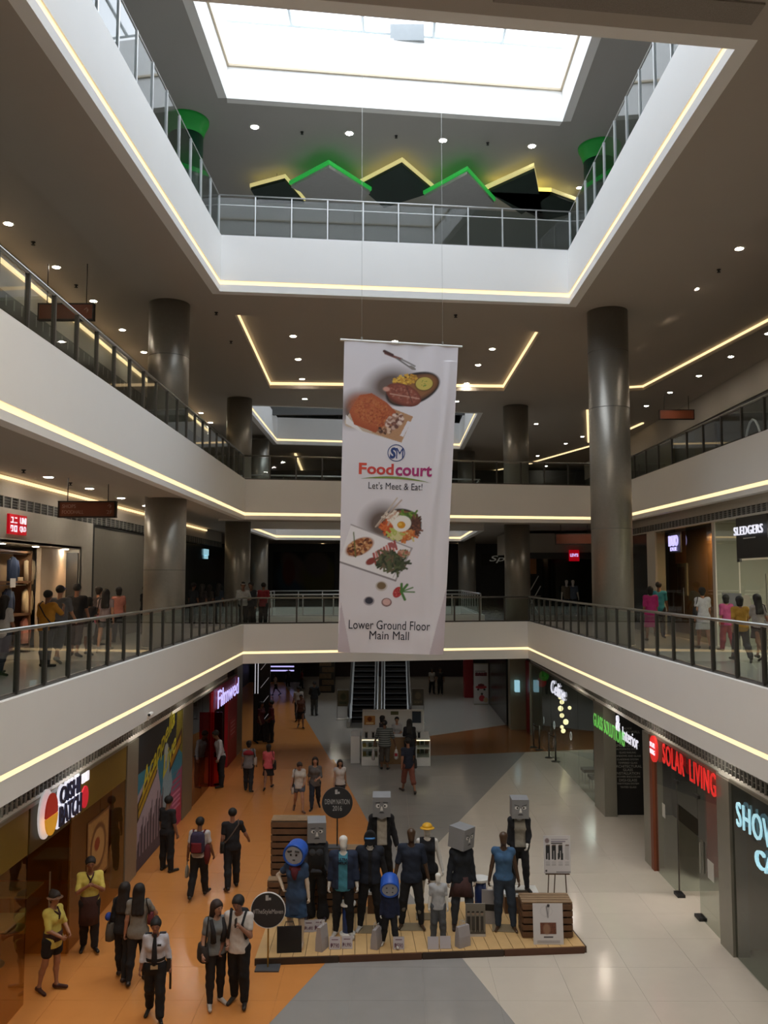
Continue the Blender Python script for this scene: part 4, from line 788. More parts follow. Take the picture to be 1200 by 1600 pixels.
# steak plate
shadow(U(606), V(600), .20, .15, 25, .9); A.ell(U(640), V(604), .255, .145, '241C1C', 27); A.ell(U(640), V(604), .235, .125, '5A3A26', 27); A.ell(U(645), V(602), .20, .10, '8A5A34', 27, .3)
speck(U(628), V(590), .11, .05, 70, ['D0A038', 'E0B848', 'A87828', 'C89030'], .014, 15); A.ell(U(657), V(595), .085, .07, '6A4A20', 10); A.ell(U(657), V(594.5), .075, .062, 'C8B458', 10); speck(U(657), V(594), .03, .03, 12, ['6A8A30', '8A8A38'], .006)
A.ell(U(626), V(614), .165, .10, '6A3024', -22, .05); A.ell(U(626), V(613), .15, .085, '8E4A38', -22, .3, .05); speck(U(626), V(613), .13, .07, 120, ['985444', '7A3C2E', '844638', 'A46A58'], .010, -22); A.line(U(606), V(613), U(650), V(619), .005, 'C89A88'); A.line(U(630), V(600), U(640), V(626), .004, '5A2A22'); A.ell(U(600), V(606), .03, .022, 'D09A8A', 0, .5)
# roast on a board
shadow(U(556), V(640), .17, .14, 40, .9); A.poly([(U(538), V(660)), (U(563), V(618)), (U(642), V(648)), (U(626), V(690)), (U(540), V(668))], 'C8B4A0'); A.poly([(U(592), V(630)), (U(642), V(648)), (U(625), V(690)), (U(580), V(676))], 'B98C68', .03); A.poly([(U(634), V(655)), (U(639), V(657)), (U(628), V(681)), (U(623), V(679))], 'E3DEE4'); A.poly([(U(540), V(650)), (U(552), V(662)), (U(572), V(680)), (U(540), V(664))], 'E9E4E4')
A.poly([(U(545), V(645)), (U(560), V(618)), (U(578), V(614)), (U(602), V(628)), (U(616), V(642)), (U(602), V(660)), (U(585), V(676)), (U(553), V(665))], 'A8502C'); A.ell(U(578), V(642), .20, .13, 'B8623A', -28, .6, .1); speck(U(580), V(643), .17, .12, 320, ['B86838', '9A4826', 'A85230', 'C07444', 'B05A30'], .009, -28)
speck(U(613), V(657), .06, .09, 60, ['C8A898', '8A5A4C', 'E0C8BC', '6A4038', 'A07868'], .018, -40); speck(U(600), V(672), .06, .03, 25, ['D8B8A0', '8A6048', '4A3028'], .014)
# bowl with egg
shadow(U(600), V(818), .17, .16, 50, .9); A.ell(U(630), V(820), .185, .155, '1E1614', 0); A.ell(U(630), V(820), .168, .138, '8A5A3C', 0, .1)
speck(U(612), V(826), .06, .045, 70, ['C8582A', 'D87038', 'B84820'], .02, 0, True); speck(U(640), V(807), .07, .035, 60, ['5A7A2A', '7A9A3A', '48682A'], .02, 0, True); speck(U(650), V(821), .045, .065, 70, ['5A3428', '7A4A38', '48281E'], .02, 0, True); speck(U(638), V(835), .075, .03, 60, ['D88848', 'C86830', 'D8C88A'], .02, 0, True); speck(U(616), V(809), .05, .035, 40, ['E0D0C0', 'D0A890', 'EDE8DC'], .02, 0, True); speck(U(620), V(835), .045, .025, 30, ['B8C060', 'D8D098'], .02, 0, True)
A.ell(U(631), V(818), .085, .075, 'F2EDE4', 20); A.ell(U(630), V(820), .037, .034, 'D8941C', 0); A.ell(U(628), V(819), .018, .016, 'E8B848', 0, .5)
A.line(U(590), V(824), U(622), V(778), .006, 'C8B8A8'); A.line(U(593), V(822), U(629), V(781), .006, 'B8A090')
# fish and meat plate
A.poly([(U(552), V(822)), (U(648), V(856)), (U(624), V(907)), (U(534), V(880))], 'EFEBEE'); A.line(U(552), V(822), U(648), V(856), .006, 'A8A0A4'); A.line(U(648), V(856), U(624), V(907), .008, 'A8A0A4'); A.line(U(534), V(880), U(624), V(907), .008, '8A8286'); A.line(U(642), V(858), U(620), V(902), .004, 'BDB6BA')
A.ell(U(566), V(856), .135, .075, 'A8663A', 28, .2, .08); speck(U(566), V(856), .12, .065, 110, ['C88A58', '7A3E24', '5A2A1A', 'D8A878', '9A5A34'], .014, 28); A.line(U(556), V(834), U(560), V(872), .005, '5A6A34'); 
for k in range(9): A.line(U(588+k*4), V(866-k*2.5), U(592+k*4), V(882-k*3), .010, ['A84A44', 'D08078'][k % 2])
A.ell(U(584), V(878), .05, .03, '8E3A34', 30, .3); A.ell(U(617), V(852), .045, .022, 'A85A5A', -20, .3); speck(U(618), V(878), .13, .085, 160, ['3E4A2C', '586040', '2E3824', '6A5A44', '48503A'], .02, -20, True); speck(U(636), V(864), .05, .03, 30, ['A86450', '7A7A58', 'C89880'], .015)
# sauces and strawberry
for x, y, r, a, b in ((602, 916, .055, 'C8BEB8', '7A6448'), (583, 939.5, .05, 'A8A0A8', '3A3A48'), (611, 941, .048, '8A6A68', 'D8B0AC')): A.ell(U(x), V(y), r, r*.85, a); A.ell(U(x), V(y-.5), r*.75, r*.62, b, 0, .15)
A.ell(U(628), V(925), .04, .055, 'B83A3E', -30); speck(U(628), V(925), .03, .035, 18, ['D87A70', '8A2028'], .006)
for a, b in ((652, 917), (655, 924), (640, 936), (643, 913), (634, 912)): A.line(U(634), V(924), U(a), V(b), .012 if a < 650 else .006, '4A7A3A')
A.poly([(0, 0), (.02, .16), (.12, .0)], 'C8BCC4'); A.poly([(1, 0), (1, .22), (.86, .0)], 'C8BCC4')
A.mesh('fabric', lambda u, v: bsurf(u, v), bn, printed('banner_print', .55))
back = M(); n = (12, 30); back.v = [tuple(bsurf(i/n[0], j/n[1], -.035)) for j in range(n[1]+1) for i in range(n[0]+1)]
for j in range(n[1]):
    for i in range(n[0]): a = j*(n[0]+1)+i; back.f.append((a, a+n[0]+1, a+n[0]+2, a+1)); back.mi.append(0)
put('fabric_back', back, mat('banner_back', (.62, .60, .62), .7), bn, True)
put('hanging_rod', M().tube([BT0+(BT0-BT1)*.035, BT1+(BT1-BT0)*.035], .028, 10), mat('rod_white', (.8, .8, .78), .4), bn)
for k in (.15, .86): p = BT0*(1-k)+BT1*k; put('wire', M().tube([p, (p[0], p[1], 22.5)], .0035, 5), STEEL, bn); put('clamp', M().tube([p+[0, 0, .0], p+[0, 0, .09]], .025, 8), STEEL, bn)
uv = lambda px, py: ((px-(537-8.5*(py-531)/489))/(179-14*(py-531)/489)-.0, V(py-6.0*((px-535)/178)))
def btext(s_, px, py, w, h, m, **k): u, v = uv(px, py); return letters(s_, (u, v, 0), X, Z, w/172., h/489., m, bn, .003, surf=bsurf, **k)
BLUE = mat('ink_blue', hexc('26407E'), .5); BLK = mat('ink_dark', hexc('1C1E30'), .5)
btext('F', 566, 734.5, 12, 18, mat('ink_coral', hexc('D8503C'), .5), bold=.03); btext('ood', 593.5, 735, 41, 18, mat('ink_coral2', hexc('CC4440'), .5), bold=.03); btext('court', 645.5, 738, 57, 17, mat('ink_magenta', hexc('A82A6E'), .5), bold=.03)
btext("Let's Meet & Eat!", 617, 762, 84, 11, BLK); btext('Lower Ground Floor', 608.5, 979, 131, 14, BLK); btext('Main Mall', 608, 995, 64, 13, BLK)
# round blue emblem with joined letters
u0, v0 = uv(618, 709.5); ring = M(); n = 40
ring.v = [tuple(bsurf(u0+r*math.cos(a)/172, v0+r*math.sin(a)/489, .008)) for r in (13.6, 12.4) for a in np.linspace(0, 2*math.pi, n+1)[:-1]]; ring.f = [(i, (i+1) % n, (i+1) % n+n, i+n) for i in range(n)]; ring.mi = [0]*n
put('emblem_ring', ring, BLUE, bn); btext('S', 613, 709.5, 10, 18, BLUE, bold=.05, shear=.15); btext('M', 623.5, 710, 11, 17, BLUE)
sw = M(); n = 20
for i in range(n+1):
    t_ = i/n; px, py = 562+108*t_, 752-6.5*math.sin(math.pi*(t_*.85+.08))+6*t_; u, v = uv(px, py); d = .0035*math.sin(math.pi*t_); sw.v += [tuple(bsurf(u, v-d, .008)), tuple(bsurf(u, v+d, .008))]
    if i: a = 2*i-2; sw.f.append((a, a+2, a+3, a+1)); sw.mi.append(0)
put('green_swoosh', sw, mat('ink_green', hexc('7A8F3A'), .5), bn)
# ================================================================ FIGURES
def nets(f, org, h):
    s = f < 0; nx, ny, nz = f.shape; c = np.zeros((nx-1, ny-1, nz-1), np.int8)
    for i in (0, 1):
        for j in (0, 1):
            for k in (0, 1): c += s[i:nx-1+i, j:ny-1+j, k:nz-1+k]
    act = (c > 0) & (c < 8); idx = np.full(c.shape, -1); n = int(act.sum()); idx[act] = np.arange(n); I = np.argwhere(act)
    acc = np.zeros((n, 3)); cnt = np.zeros(n)
    C = [(i, j, k) for i in (0, 1) for j in (0, 1) for k in (0, 1)]
    val = {q: f[I[:, 0]+q[0], I[:, 1]+q[1], I[:, 2]+q[2]] for q in C}
    for a in C:
        for ax in range(3):
            if a[ax]: continue
            b = list(a); b[ax] = 1; b = tuple(b); va, vb = val[a], val[b]; m = (va < 0) != (vb < 0); t = va[m]/(va[m]-vb[m])
            p = np.tile(np.array(a, float), (m.sum(), 1)); p[:, ax] += t; acc[m] += p; cnt[m] += 1
    v = org+(I+acc/cnt[:, None])*h; F_ = []
    for ax in range(3):
        b, d = (ax+1) % 3, (ax+2) % 3
        sl0 = [slice(None)]*3; sl1 = [slice(None)]*3; sl0[ax] = slice(0, -1); sl1[ax] = slice(1, None)
        ch = s[tuple(sl0)] != s[tuple(sl1)]; E_ = np.argwhere(ch); ok = (E_[:, b] > 0) & (E_[:, d] > 0) & (E_[:, b] < f.shape[b]-1) & (E_[:, d] < f.shape[d]-1); E_ = E_[ok]
        inside = s[tuple(E_.T)]
        q = []
        for ob, od in ((1, 1), (0, 1), (0, 0), (1, 0)):
            g_ = E_.copy(); g_[:, b] -= ob; g_[:, d] -= od; q.append(idx[tuple(g_.T)])
        q = np.stack(q, 1); q[~inside] = q[~inside][:, ::-1]; F_.append(q)
    return v, np.concatenate(F_)
class Field:
    def __init__(s, lo, hi, h): s.h = h; s.lo = np.array(lo)-3*h; n = np.ceil((np.array(hi)-s.lo)/h).astype(int)+4; s.f = np.full(n, 9., np.float32); s.ax = [s.lo[i]+h*np.arange(n[i]) for i in range(3)]
    def cap(s, a, b, r1, r2, k=.03, sy=1., fold=0):
        a, b = np.array(a, float), np.array(b, float); R = max(r1, r2)*max(1, sy)+k+.03; sl = []
        for i in range(3):
            i0 = max(0, int((min(a[i], b[i])-R-s.lo[i])/s.h)); i1 = min(s.f.shape[i], int((max(a[i], b[i])+R-s.lo[i])/s.h)+2); sl.append(slice(i0, max(i0+1, i1)))
        x, y, z = np.meshgrid(*[s.ax[i][sl[i]] for i in range(3)], indexing='ij', sparse=True); d = b-a; L = d@d+1e-12
        px, py, pz = x-a[0], y-a[1], z-a[2]; t = np.clip((px*d[0]+py*d[1]+pz*d[2])/L, 0, 1)
        D = np.sqrt((px-t*d[0])**2+((py-t*d[1])/sy)**2+(pz-t*d[2])**2)-(r1+(r2-r1)*t)
        if fold: D = D+fold*np.sin(38*z+22*x)*np.sin(19*y+11*z+5*x)
        F_ = s.f[tuple(sl)]; hh = np.clip(.5+.5*(F_-D)/k, 0, 1); s.f[tuple(sl)] = F_*(1-hh)+D*hh-k*hh*(1-hh)
    def cut(s, fn): x, y, z = np.meshgrid(*s.ax, indexing='ij', sparse=True); s.f = np.maximum(s.f, np.broadcast_to(fn(x, y, z), s.f.shape)).astype(np.float32)
    def mesh(s): 
        f = s.f.copy(); f[[0, -1]] = 1; f[:, [0, -1]] = 1; f[:, :, [0, -1]] = 1
        return nets(f, s.lo, s.h)
def rot(v, ax, a):
    v = np.array(v, float); c, s_ = math.cos(a), math.sin(a); i, j = [(1, 2), (2, 0), (0, 1)][ax]; o = v.copy(); o[i] = c*v[i]-s_*v[j]; o[j] = s_*v[i]+c*v[j]; return o
D2 = math.radians
STAND = dict(lean=2, L=(3, 4), R=(-3, 2), la=(4, 9, 12), ra=(2, 9, 12))
WALK = dict(lean=4, L=(22, 8), R=(-16, 22), la=(-18, 8, 15), ra=(22, 8, 25))
WALK2 = dict(lean=4, L=(-16, 22), R=(22, 8), la=(20, 8, 25), ra=(-18, 8, 15))
STEP = dict(lean=3, L=(10, 4), R=(-8, 12), la=(-8, 8, 14), ra=(10, 8, 18))
def joints(H, P, fem, wide=1.0):
    """joint positions, facing -y, soles at z=0"""
    J = {}; hw = (.052 if fem else .05)*H; sw = (.092 if fem else .104)*H*wide
    for s_, k in ((1, 'L'), (-1, 'R')):
        a, b = P[k][:2]; ab = P[k][2] if len(P[k]) > 2 else 2; hip = np.array([s_*hw, 0, 0]); th = np.array([s_*math.sin(D2(ab)), -math.sin(D2(a)), -math.cos(D2(a))]); sh = np.array([s_*math.sin(D2(ab))*.6, -math.sin(D2(a-b)), -math.cos(D2(a-b))])
        kn = hip+th*.24*H; an = kn+sh*.235*H; J['hip'+k], J['kn'+k], J['an'+k] = hip, kn, an
        tilt = D2(max(-15, min(55, (b-a)*.9))) if (a-b) < 0 else 0; ty = s_*.25
        J['toe'+k] = an+np.array([s_*.03*H, -.115*H*math.cos(tilt), -.028*H-.115*H*math.sin(tilt)]); J['heel'+k] = an+np.array([0, .022*H, -.022*H])
    zl = min(min(J['toe'+k][2]-.012*H, J['heel'+k][2]-.018*H) for k in 'LR')
    for k in J: J[k] = J[k]-[0, 0, zl]
    hz = (J['hipL']+J['hipR'])/2; J['pel'] = hz; lean = D2(P.get('lean', 0)); up = lambda x, y, z: hz+rot([x, y, z], 0, lean)
    J['waist'] = up(0, 0, .10*H); J['chest'] = up(0, -.005*H, .235*H); J['neck'] = up(0, .012*H, .325*H)
    nod, turn, tilt = (D2(x) for x in P.get('head', (0, 0, 0))); J['hd'] = (nod, turn, tilt)
    J['head'] = J['neck']+rot([0, -.018*H, .098*H], 0, lean*.3+nod); J['headrot'] = lambda v: rot(rot(rot(v, 1, tilt), 0, nod), 2, turn)
    for s_, k, q in ((1, 'L', 'la'), (-1, 'R', 'ra')):
        f_, o_, e_ = P[q][:3]; inn = D2(P[q][3]) if len(P[q]) > 3 else 0
        sh = up(s_*sw, .008*H, .295*H); u = np.array([s_*math.sin(D2(o_)), -math.sin(D2(f_))*math.cos(D2(o_)), -math.cos(D2(f_))*math.cos(D2(o_))]); u = rot(u, 0, lean*.5)
        w_ = np.array([-s_*math.sin(inn), -math.cos(inn)*math.cos(D2(f_)), math.sin(D2(f_))*math.cos(inn)]); w_ -= u*(w_@u); w_ /= np.linalg.norm(w_)+1e-9
        fo = u*math.cos(D2(e_))+w_*math.sin(D2(e_)); el = sh+u*.172*H; J['sh'+k], J['el'+k], J['wr'+k], J['fd'+k] = sh, el, el+fo*.145*H, fo
    return J
def bounds(J, m=.16): P = np.array([v for k, v in J.items() if k not in ('hd', 'headrot')]); return P.min(0)-m, P.max(0)+m
def torso(fd, J, H, fem, e=0, k=.05, fold=0, upper=True, wide=1.0):
    sx = wide
    fd.cap(J['hipL']*.8+J['pel']*.2, J['hipR']*.8+J['pel']*.2, (.070 if fem else .064)*H*sx+e, (.070 if fem else .064)*H*sx+e, k, .95, fold)
    if not upper: fd.cap(J['pel'], J['pel']*.35+J['waist']*.65, .062*H*sx+e, .062*H*sx+e, k, .9, fold); return
    w = (.048 if fem else .055)*H*sx
    for s_ in (-1, 1):
        d = np.array([s_*.030*H*sx, 0, 0]); c = np.array([s_*.038*H*sx, 0, 0])
        fd.cap(J['pel']+d, J['waist']+d*.85, .058*H*sx+e, w+e, k, 1.05, fold); fd.cap(J['waist']+d*.85, J['chest']+c, w+e, .058*H+e, k, 1.0, fold); fd.cap(J['chest']+c, J['sh'+'RL'[s_ > 0]]*.72+J['neck']*.28-[0, 0, .02*H], .051*H+e, .024*H+e, k, .95, fold)
    if fem:
        for s_ in (-1, 1): q_ = J['chest']+np.array([s_*.040*H, -.046*H, -.012*H]); fd.cap(q_, q_+[0, 0, -.004], .031*H+e, .031*H+e, k)
    fd.cap(J['shL'], J['shR'], .030*H+e, .034*H+e, k, 1, fold)
def arm(fd, J, H, k, t0=0, t1=2., e=0, r=1., fold=0):
    S_, E_, W_ = J['sh'+k], J['el'+k], J['wr'+k]; ra, rb, rc = .0275*H*r, .0245*H*r, .018*H*r
    if t1 <= 1: fd.cap(S_, S_+(E_-S_)*t1, ra+e, ra+(rb-ra)*t1+e*1.15, .025, 1, fold)
    else: fd.cap(S_, E_, ra+e, rb+e, .025, 1, fold); fd.cap(E_, E_+(W_-E_)*min(1, t1-1), rb+e, rb+(rc-rb)*min(1, t1-1)+e, .02, 1, fold)
def leg(fd, J, H, k, t1=2., e=0, flare=1., fold=0, r=1.):
    A_, B_, C_ = J['hip'+k], J['kn'+k], J['an'+k]; ra, rb, rc = .056*H*r, .038*H*r, .023*H*r
    if t1 <= 1: fd.cap(A_, A_+(B_-A_)*t1, ra+e, ra+(rb-ra)*t1+e*1.3, .03, 1, fold)
    else:
        fd.cap(A_, B_, ra+e, rb+e, .03, 1, fold); m = B_*.65+C_*.35+[0, .012*H, 0]
        fd.cap(B_, m, rb+e, .036*H*r+e, .03, 1, fold); fd.cap(m, B_+(C_-B_)*(t1-1), .036*H*r+e, rc*flare**1.6+e, .03, 1, fold)
SKIN = {}
def skinmat(h): return mat('skin_'+h, hexc(h), .5, var=.05, scale=8)
def hand_mesh(J, H, k, m, grip=.5, scale=1.):
    """palm with four fingers and a thumb"""
    s_ = 1 if k == 'L' else -1; d = J['fd'+k]/np.linalg.norm(J['fd'+k]); W_ = J['wr'+k]
    side = np.array([0, -1., 0]) if abs(d[2]) > .5 else np.array([0, 0, 1.]); side = side-d*(side@d); side /= np.linalg.norm(side); inn = np.cross(d, side); inn = inn*(1 if inn[0]*s_ < 0 else -1); u = .01*H*scale
    pr = [(0, 1.3, 1.5), (1.5, 1.5, 2.3), (3.6, 1.3, 2.4), (4.6, 1.0, 2.2)]
    m.loft([[W_+d*l*u+side*b*u*math.cos(a)+inn*t*u*.75*math.sin(a) for a in np.linspace(0, 2*math.pi, 11)[:-1]] for l, t, b in pr])
    for i, L in enumerate((2.9, 3.3, 3.0, 2.3)):
        b0 = W_+d*4.2*u+side*(1.65-1.1*i)*u; g1, g2 = D2(18+50*grip), D2(40+110*grip)
        p1 = b0+(d*math.cos(g1)+inn*math.sin(g1))*L*.45*u; p2 = p1+(d*math.cos(g2)+inn*math.sin(g2))*L*.55*u; m.tube([b0-d*.6*u, p1, p2], [.58*u, .52*u, .40*u], 6)
    t0 = W_+d*1.5*u+side*1.8*u; t1 = t0+(d*.7+side*.75+inn*.35)*1.7*u; m.tube([t0-side*.5*u, t1, t1+(d*.9+inn*.4)*1.4*u], [.75*u, .62*u, .45*u], 6)
HAIRS = {}
def figure(nm, foot, H, face, label, skin='8A5A40', fem=False, pose=STAND, top=None, bottom=None, hair=('short', '120D0B'), shoes='141210', cat='person', near=True, group=None, z=0., wide=1.0, features=True, head='human', extra=None, grip=.45):
    """a posed figure: one body mesh with clothes, hair and shoes as its parts"""
    h = .0155 if near else .021
    if H < 1.3: h *= .8
    root = thing(nm, (foot[0], foot[1], z), label, cat, group, rz=D2(face)); J = joints(H, pose, fem, wide); lo, hi = bounds(J); sk = skinmat(skin) if isinstance(skin, str) else skin
    fd = Field(lo, hi, h); torso(fd, J, H, fem, -.006, wide=wide)
    for k in 'LR':
        arm(fd, J, H, k, r=.95); leg(fd, J, H, k, e=-.009); fd.cap(J['heel'+k], J['toe'+k]+[0, .01*H, .006*H], .019*H, .015*H, .02); fd.cap(J['an'+k], J['heel'+k], .022*H, .019*H, .02)
    fd.cap(J['neck']-[0, 0, .02*H], J['head']-[0, -.012*H, .03*H], .032*H, .029*H, .02)
    hd, hr = J['head'], J['headrot']
    if head == 'human':
        fd.cap(hd+hr([0, .012*H, .020*H]), hd+hr([0, -.006*H, .012*H]), .0525*H, .048*H, .03); fd.cap(hd+hr([0, -.010*H, 0]), hd+hr([0, -.024*H, -.044*H]), .042*H, .021*H, .03)
        if features:
            fd.cap(hd+hr([0, -.052*H, .006*H]), hd+hr([0, -.060*H, -.010*H]), .006*H, .009*H, .012); 
            for s_ in (-1, 1): fd.cap(hd+hr([s_*.047*H, .004*H, .004*H]), hd+hr([s_*.049*H, .006*H, -.012*H]), .008*H, .006*H, .006)
    elif head == 'egg': fd.cap(hd+hr([0, .004*H, .028*H]), hd+hr([0, -.014*H, -.030*H]), .047*H, .034*H, .04)
    v, f = fd.mesh(); m = M(); m.v = [tuple(p) for p in v.tolist()]; m.f = [tuple(q_) for q_ in f.tolist()]; m.mi = [0]*len(m.f)
    for k in 'LR': hand_mesh(J, H, k, m, grip)
    put('body', m, sk, root, True, local=True)
    def garment(name, build, col, cutters=()):
        fd = Field(lo, hi, h); build(fd)
        for c_ in cutters: fd.cut(c_)
        v, f = fd.mesh(); 
        if len(v) == 0: return None
        m = M(); m.v = v.tolist(); m.f = f.tolist(); m.mi = [0]*len(f); o = put(name, m, cloth(col) if isinstance(col, str) else col, root, True, local=True); return o
    hz = J['pel'][2]
    if bottom:
        kind, col = bottom[:2]; fl_ = bottom[2] if len(bottom) > 2 else 1.
        if kind in ('pants', 'jeans', 'shorts', 'tights'):
            T = {'shorts': fl_ if fl_ != 1 else .55}.get(kind, 1.97 if fl_ <= 1.3 else 2.02); e = {'tights': .009, 'jeans': .014, 'shorts': .018}.get(kind, .018)
            def b(fd):
                torso(fd, J, H, fem, e-.004, upper=False, wide=wide)
                for k in 'LR': leg(fd, J, H, k, T, e, 1 if kind in ('tights', 'jeans') else max(fl_, 1.15) if kind == 'pants' else 1, .004)
            garment({'pants': 'trousers', 'tights': 'leggings'}.get(kind, kind), b, col, [lambda x, y, z_: z_-(hz+.09*H)])
        else:
            ln = fl_ if fl_ != 1 else .2; knee = (J['knL']+J['knR'])/2
            def b(fd):
                torso(fd, J, H, fem, .012, upper=False, wide=wide); c_ = J['pel']+[0, 0, -ln*H]
                for s_ in (-1, 1): fd.cap(J['pel']+[s_*.03*H, 0, 0], c_+[s_*.05*H, (knee[1])*.5, 0], .062*H+.012, .075*H+.012, .06, .9, .006)
            garment('skirt', b, col, [lambda x, y, z_: z_-(hz+.09*H), lambda x, y, z_: (hz-ln*H)-z_])
    if top:
        sl, col = top[:2]; hem = top[2] if len(top) > 2 else .02; loose = top[3] if len(top) > 3 else .013
        def b(fd):
            torso(fd, J, H, fem, loose, fold=.004, wide=wide); fd.cap(J['pel'], J['pel']-[0, 0, max(hem, 0)*H], .085*H*wide+loose*.6, .088*H*wide+loose, .05, .85, .004)
            for k in 'LR':
                if sl > 0: arm(fd, J, H, k, 0, sl, loose*.8, 1, .004)
        nk = J['neck']
        garment({0: 'vest'}.get(sl, 'shirt'), b, col, [lambda x, y, z_: (hz-hem*H)-z_, lambda x, y, z_: .043*H-np.sqrt((x-nk[0])**2+(y-nk[1]+.012*H)**2+((z_-nk[2]-.008*H)*.9)**2)]+([lambda x, y, z_: np.abs(x)-abs(J['shL'][0])*.93] if sl == 0 else []))
    if head == 'human' and hair:
        st, col = hair[:2]; nk = J['neck']
        def b(fd):
            fd.cap(hd+hr([0, .016*H, .026*H]), hd+hr([0, -.004*H, .024*H]), .0585*H, .0555*H, .02)
            if st == 'bob': fd.cap(hd+hr([0, .018*H, .01*H]), hd+hr([0, .022*H, -.045*H]), .052*H, .050*H, .03)
            if st in ('long', 'pony', 'bun'):
                fd.cap(hd+hr([0, .018*H, .01*H]), hd+hr([0, .024*H, -.03*H]), .050*H, .040*H, .03)
            if st == 'long':
                for s_ in (-1, 0, 1): fd.cap(hd+hr([s_*.03*H, .02*H, 0]), nk+[s_*.045*H, .06*H, -.12*H], .036*H, .024*H, .03, 1, .004)
            if st == 'pony': fd.cap(hd+hr([0, .06*H, .03*H]), nk+[0, .085*H, -.07*H], .024*H, .014*H, .02)
            if st == 'bun': fd.cap(hd+hr([0, .055*H, .055*H]), hd+hr([0, .06*H, .055*H]), .028*H, .028*H, .02)
        def facecut(x, y, z_):
            p = np.stack(np.broadcast_arrays(x-hd[0], y-hd[1], z_-hd[2]), -1); c_ = hr([0, -.064*H, -.022*H]); d = np.sqrt(((p-c_)**2).sum(-1)); return .060*H-d
        o = garment('hair', b, mat('hair_'+col, hexc(col), .68, var=.25, scale=30), [facecut])
        if st == 'cap':
            mm = M(); mm.ball(hd+hr([0, .012*H, .034*H]), (.058*H, .060*H, .046*H), 16, 8); c_ = hd+hr([0, -.055*H, .036*H]); mm.loft([[c_+hr([.052*H*math.cos(a)*(1 if t_ else .9), -abs(math.sin(a))*.06*H*t_, z2-.008*H*t_]) for a in np.linspace(0, math.pi, 9)]+[c_+hr([.05*H*math.cos(a), .02*H, z2]) for a in (math.pi, 0)] for t_, z2 in ((1, 0), (1, .006*H))]); put('cap', mm, cloth(hair[2]), root, True, local=True)
    if head == 'human' and features:
        mm = M()
        for s_ in (-1, 1): mm.ball(hd+hr([s_*.020*H, -.0505*H, .008*H]), (.007*H, .004*H, .0035*H), 8, 5)
        put('eyes', mm, INK, root, True, local=True)
        mm = M()
        for s_ in (-1, 1): mm.tube([hd+hr([s_*.010*H, -.055*H, .020*H]), hd+hr([s_*.029*H, -.046*H, .020*H])], .0025*H, 5)
        put('eyebrows', mm, INK, root, local=True); put('mouth', M().tube([hd+hr([-.013*H, -.053*H, -.031*H]), hd+hr([0, -.0575*H, -.032*H]), hd+hr([.013*H, -.053*H, -.031*H])], .0032*H, 5), mat('lips', hexc('7A3A34'), .5), root, True, local=True)
    if shoes:
        for k in 'LR':
            a, b_ = J['heel'+k], J['toe'+k]; fd = Field(np.minimum(a, b_)-.06, np.maximum(a, b_)+.06, .010 if near else .014); fd.cap(a, b_+[0, .008*H, .004*H], .024*H, .019*H, .02); fd.cap(J['an'+k]-[0, 0, .012*H], a, .023*H, .024*H, .02); v, f = fd.mesh(); mm = M(); mm.v = v.tolist(); mm.f = f.tolist(); mm.mi = [0]*len(mm.f); put('shoe', mm, mat('shoe_'+shoes, hexc(shoes), .45), root, True, local=True)
    if extra: extra(root, J, H)
    return root
def bagx(side, col, size=(.30, .13, .26), drop=.30, strap='1C1612', name='handbag', label=None, y=0):
    """a shoulder bag or tote resting against the hip (a part of the person carrying it)"""
    def fn(root, J, H):
        s_ = 1 if side == 'L' else -1; c = J['sh'+side]+np.array([s_*.06, y, -drop-.12]); w, d, hh = size
        rings = [[(c[0]+d/2*k*math.cos(a)*1.0, c[1]+w/2*k*np.sign(math.sin(a))*abs(math.sin(a))**.6, c[2]+zz*hh) for a in np.linspace(0, 2*math.pi, 17)[:-1]] for zz, k in ((-.5, .75), (-.42, 1), (0, 1.02), (.42, .85), (.5, .7))]
        o = put(name, M().loft(rings), cloth(col), root, True, local=True)
        put('strap', M().tube([c+[0, -w*.35, hh*.45], J['sh'+side]+[0, -.06, .056], J['sh'+side]+[-s_*.02, .0, .074], J['sh'+side]+[0, .07, .046], c+[0, w*.35, hh*.45]], .012, 6), cloth(strap), o, True, local=True)
    return fn
def sling(col, side='L', bag='2A2622', sz=(.22, .09, .18), strap=None):
    def fn(root, J, H):
        s_ = 1 if side == 'L' else -1; o_ = J['sh'+('R' if side == 'L' else 'L')]; c = J['hip'+side]+np.array([s_*.13, .03, .03]); ch, pe = J['chest'], J['pel']
        o = put('sling_bag', M().loft([[(c[0]+sz[1]/2*math.cos(a), c[1]+sz[0]/2*math.sin(a), c[2]+zz*sz[2]) for a in np.linspace(0, 2*math.pi, 13)[:-1]] for zz in (-.5, -.2, .3, .5)]), cloth(bag), root, True, local=True)
        put('strap', M().tube([c+[0, -.06, .06], ch+[s_*.04, -.115*H/1.6, -.12], o_*.7+ch*.3+[0, -.10, .05], o_*.75+J['neck']*.25+[0, 0, .075], o_*.7+ch*.3+[0, .11, .04], ch+[s_*.04, .125, -.12], c+[0, .07, .06]], .014, 6), cloth(strap or col), o, True, local=True)
    return fn
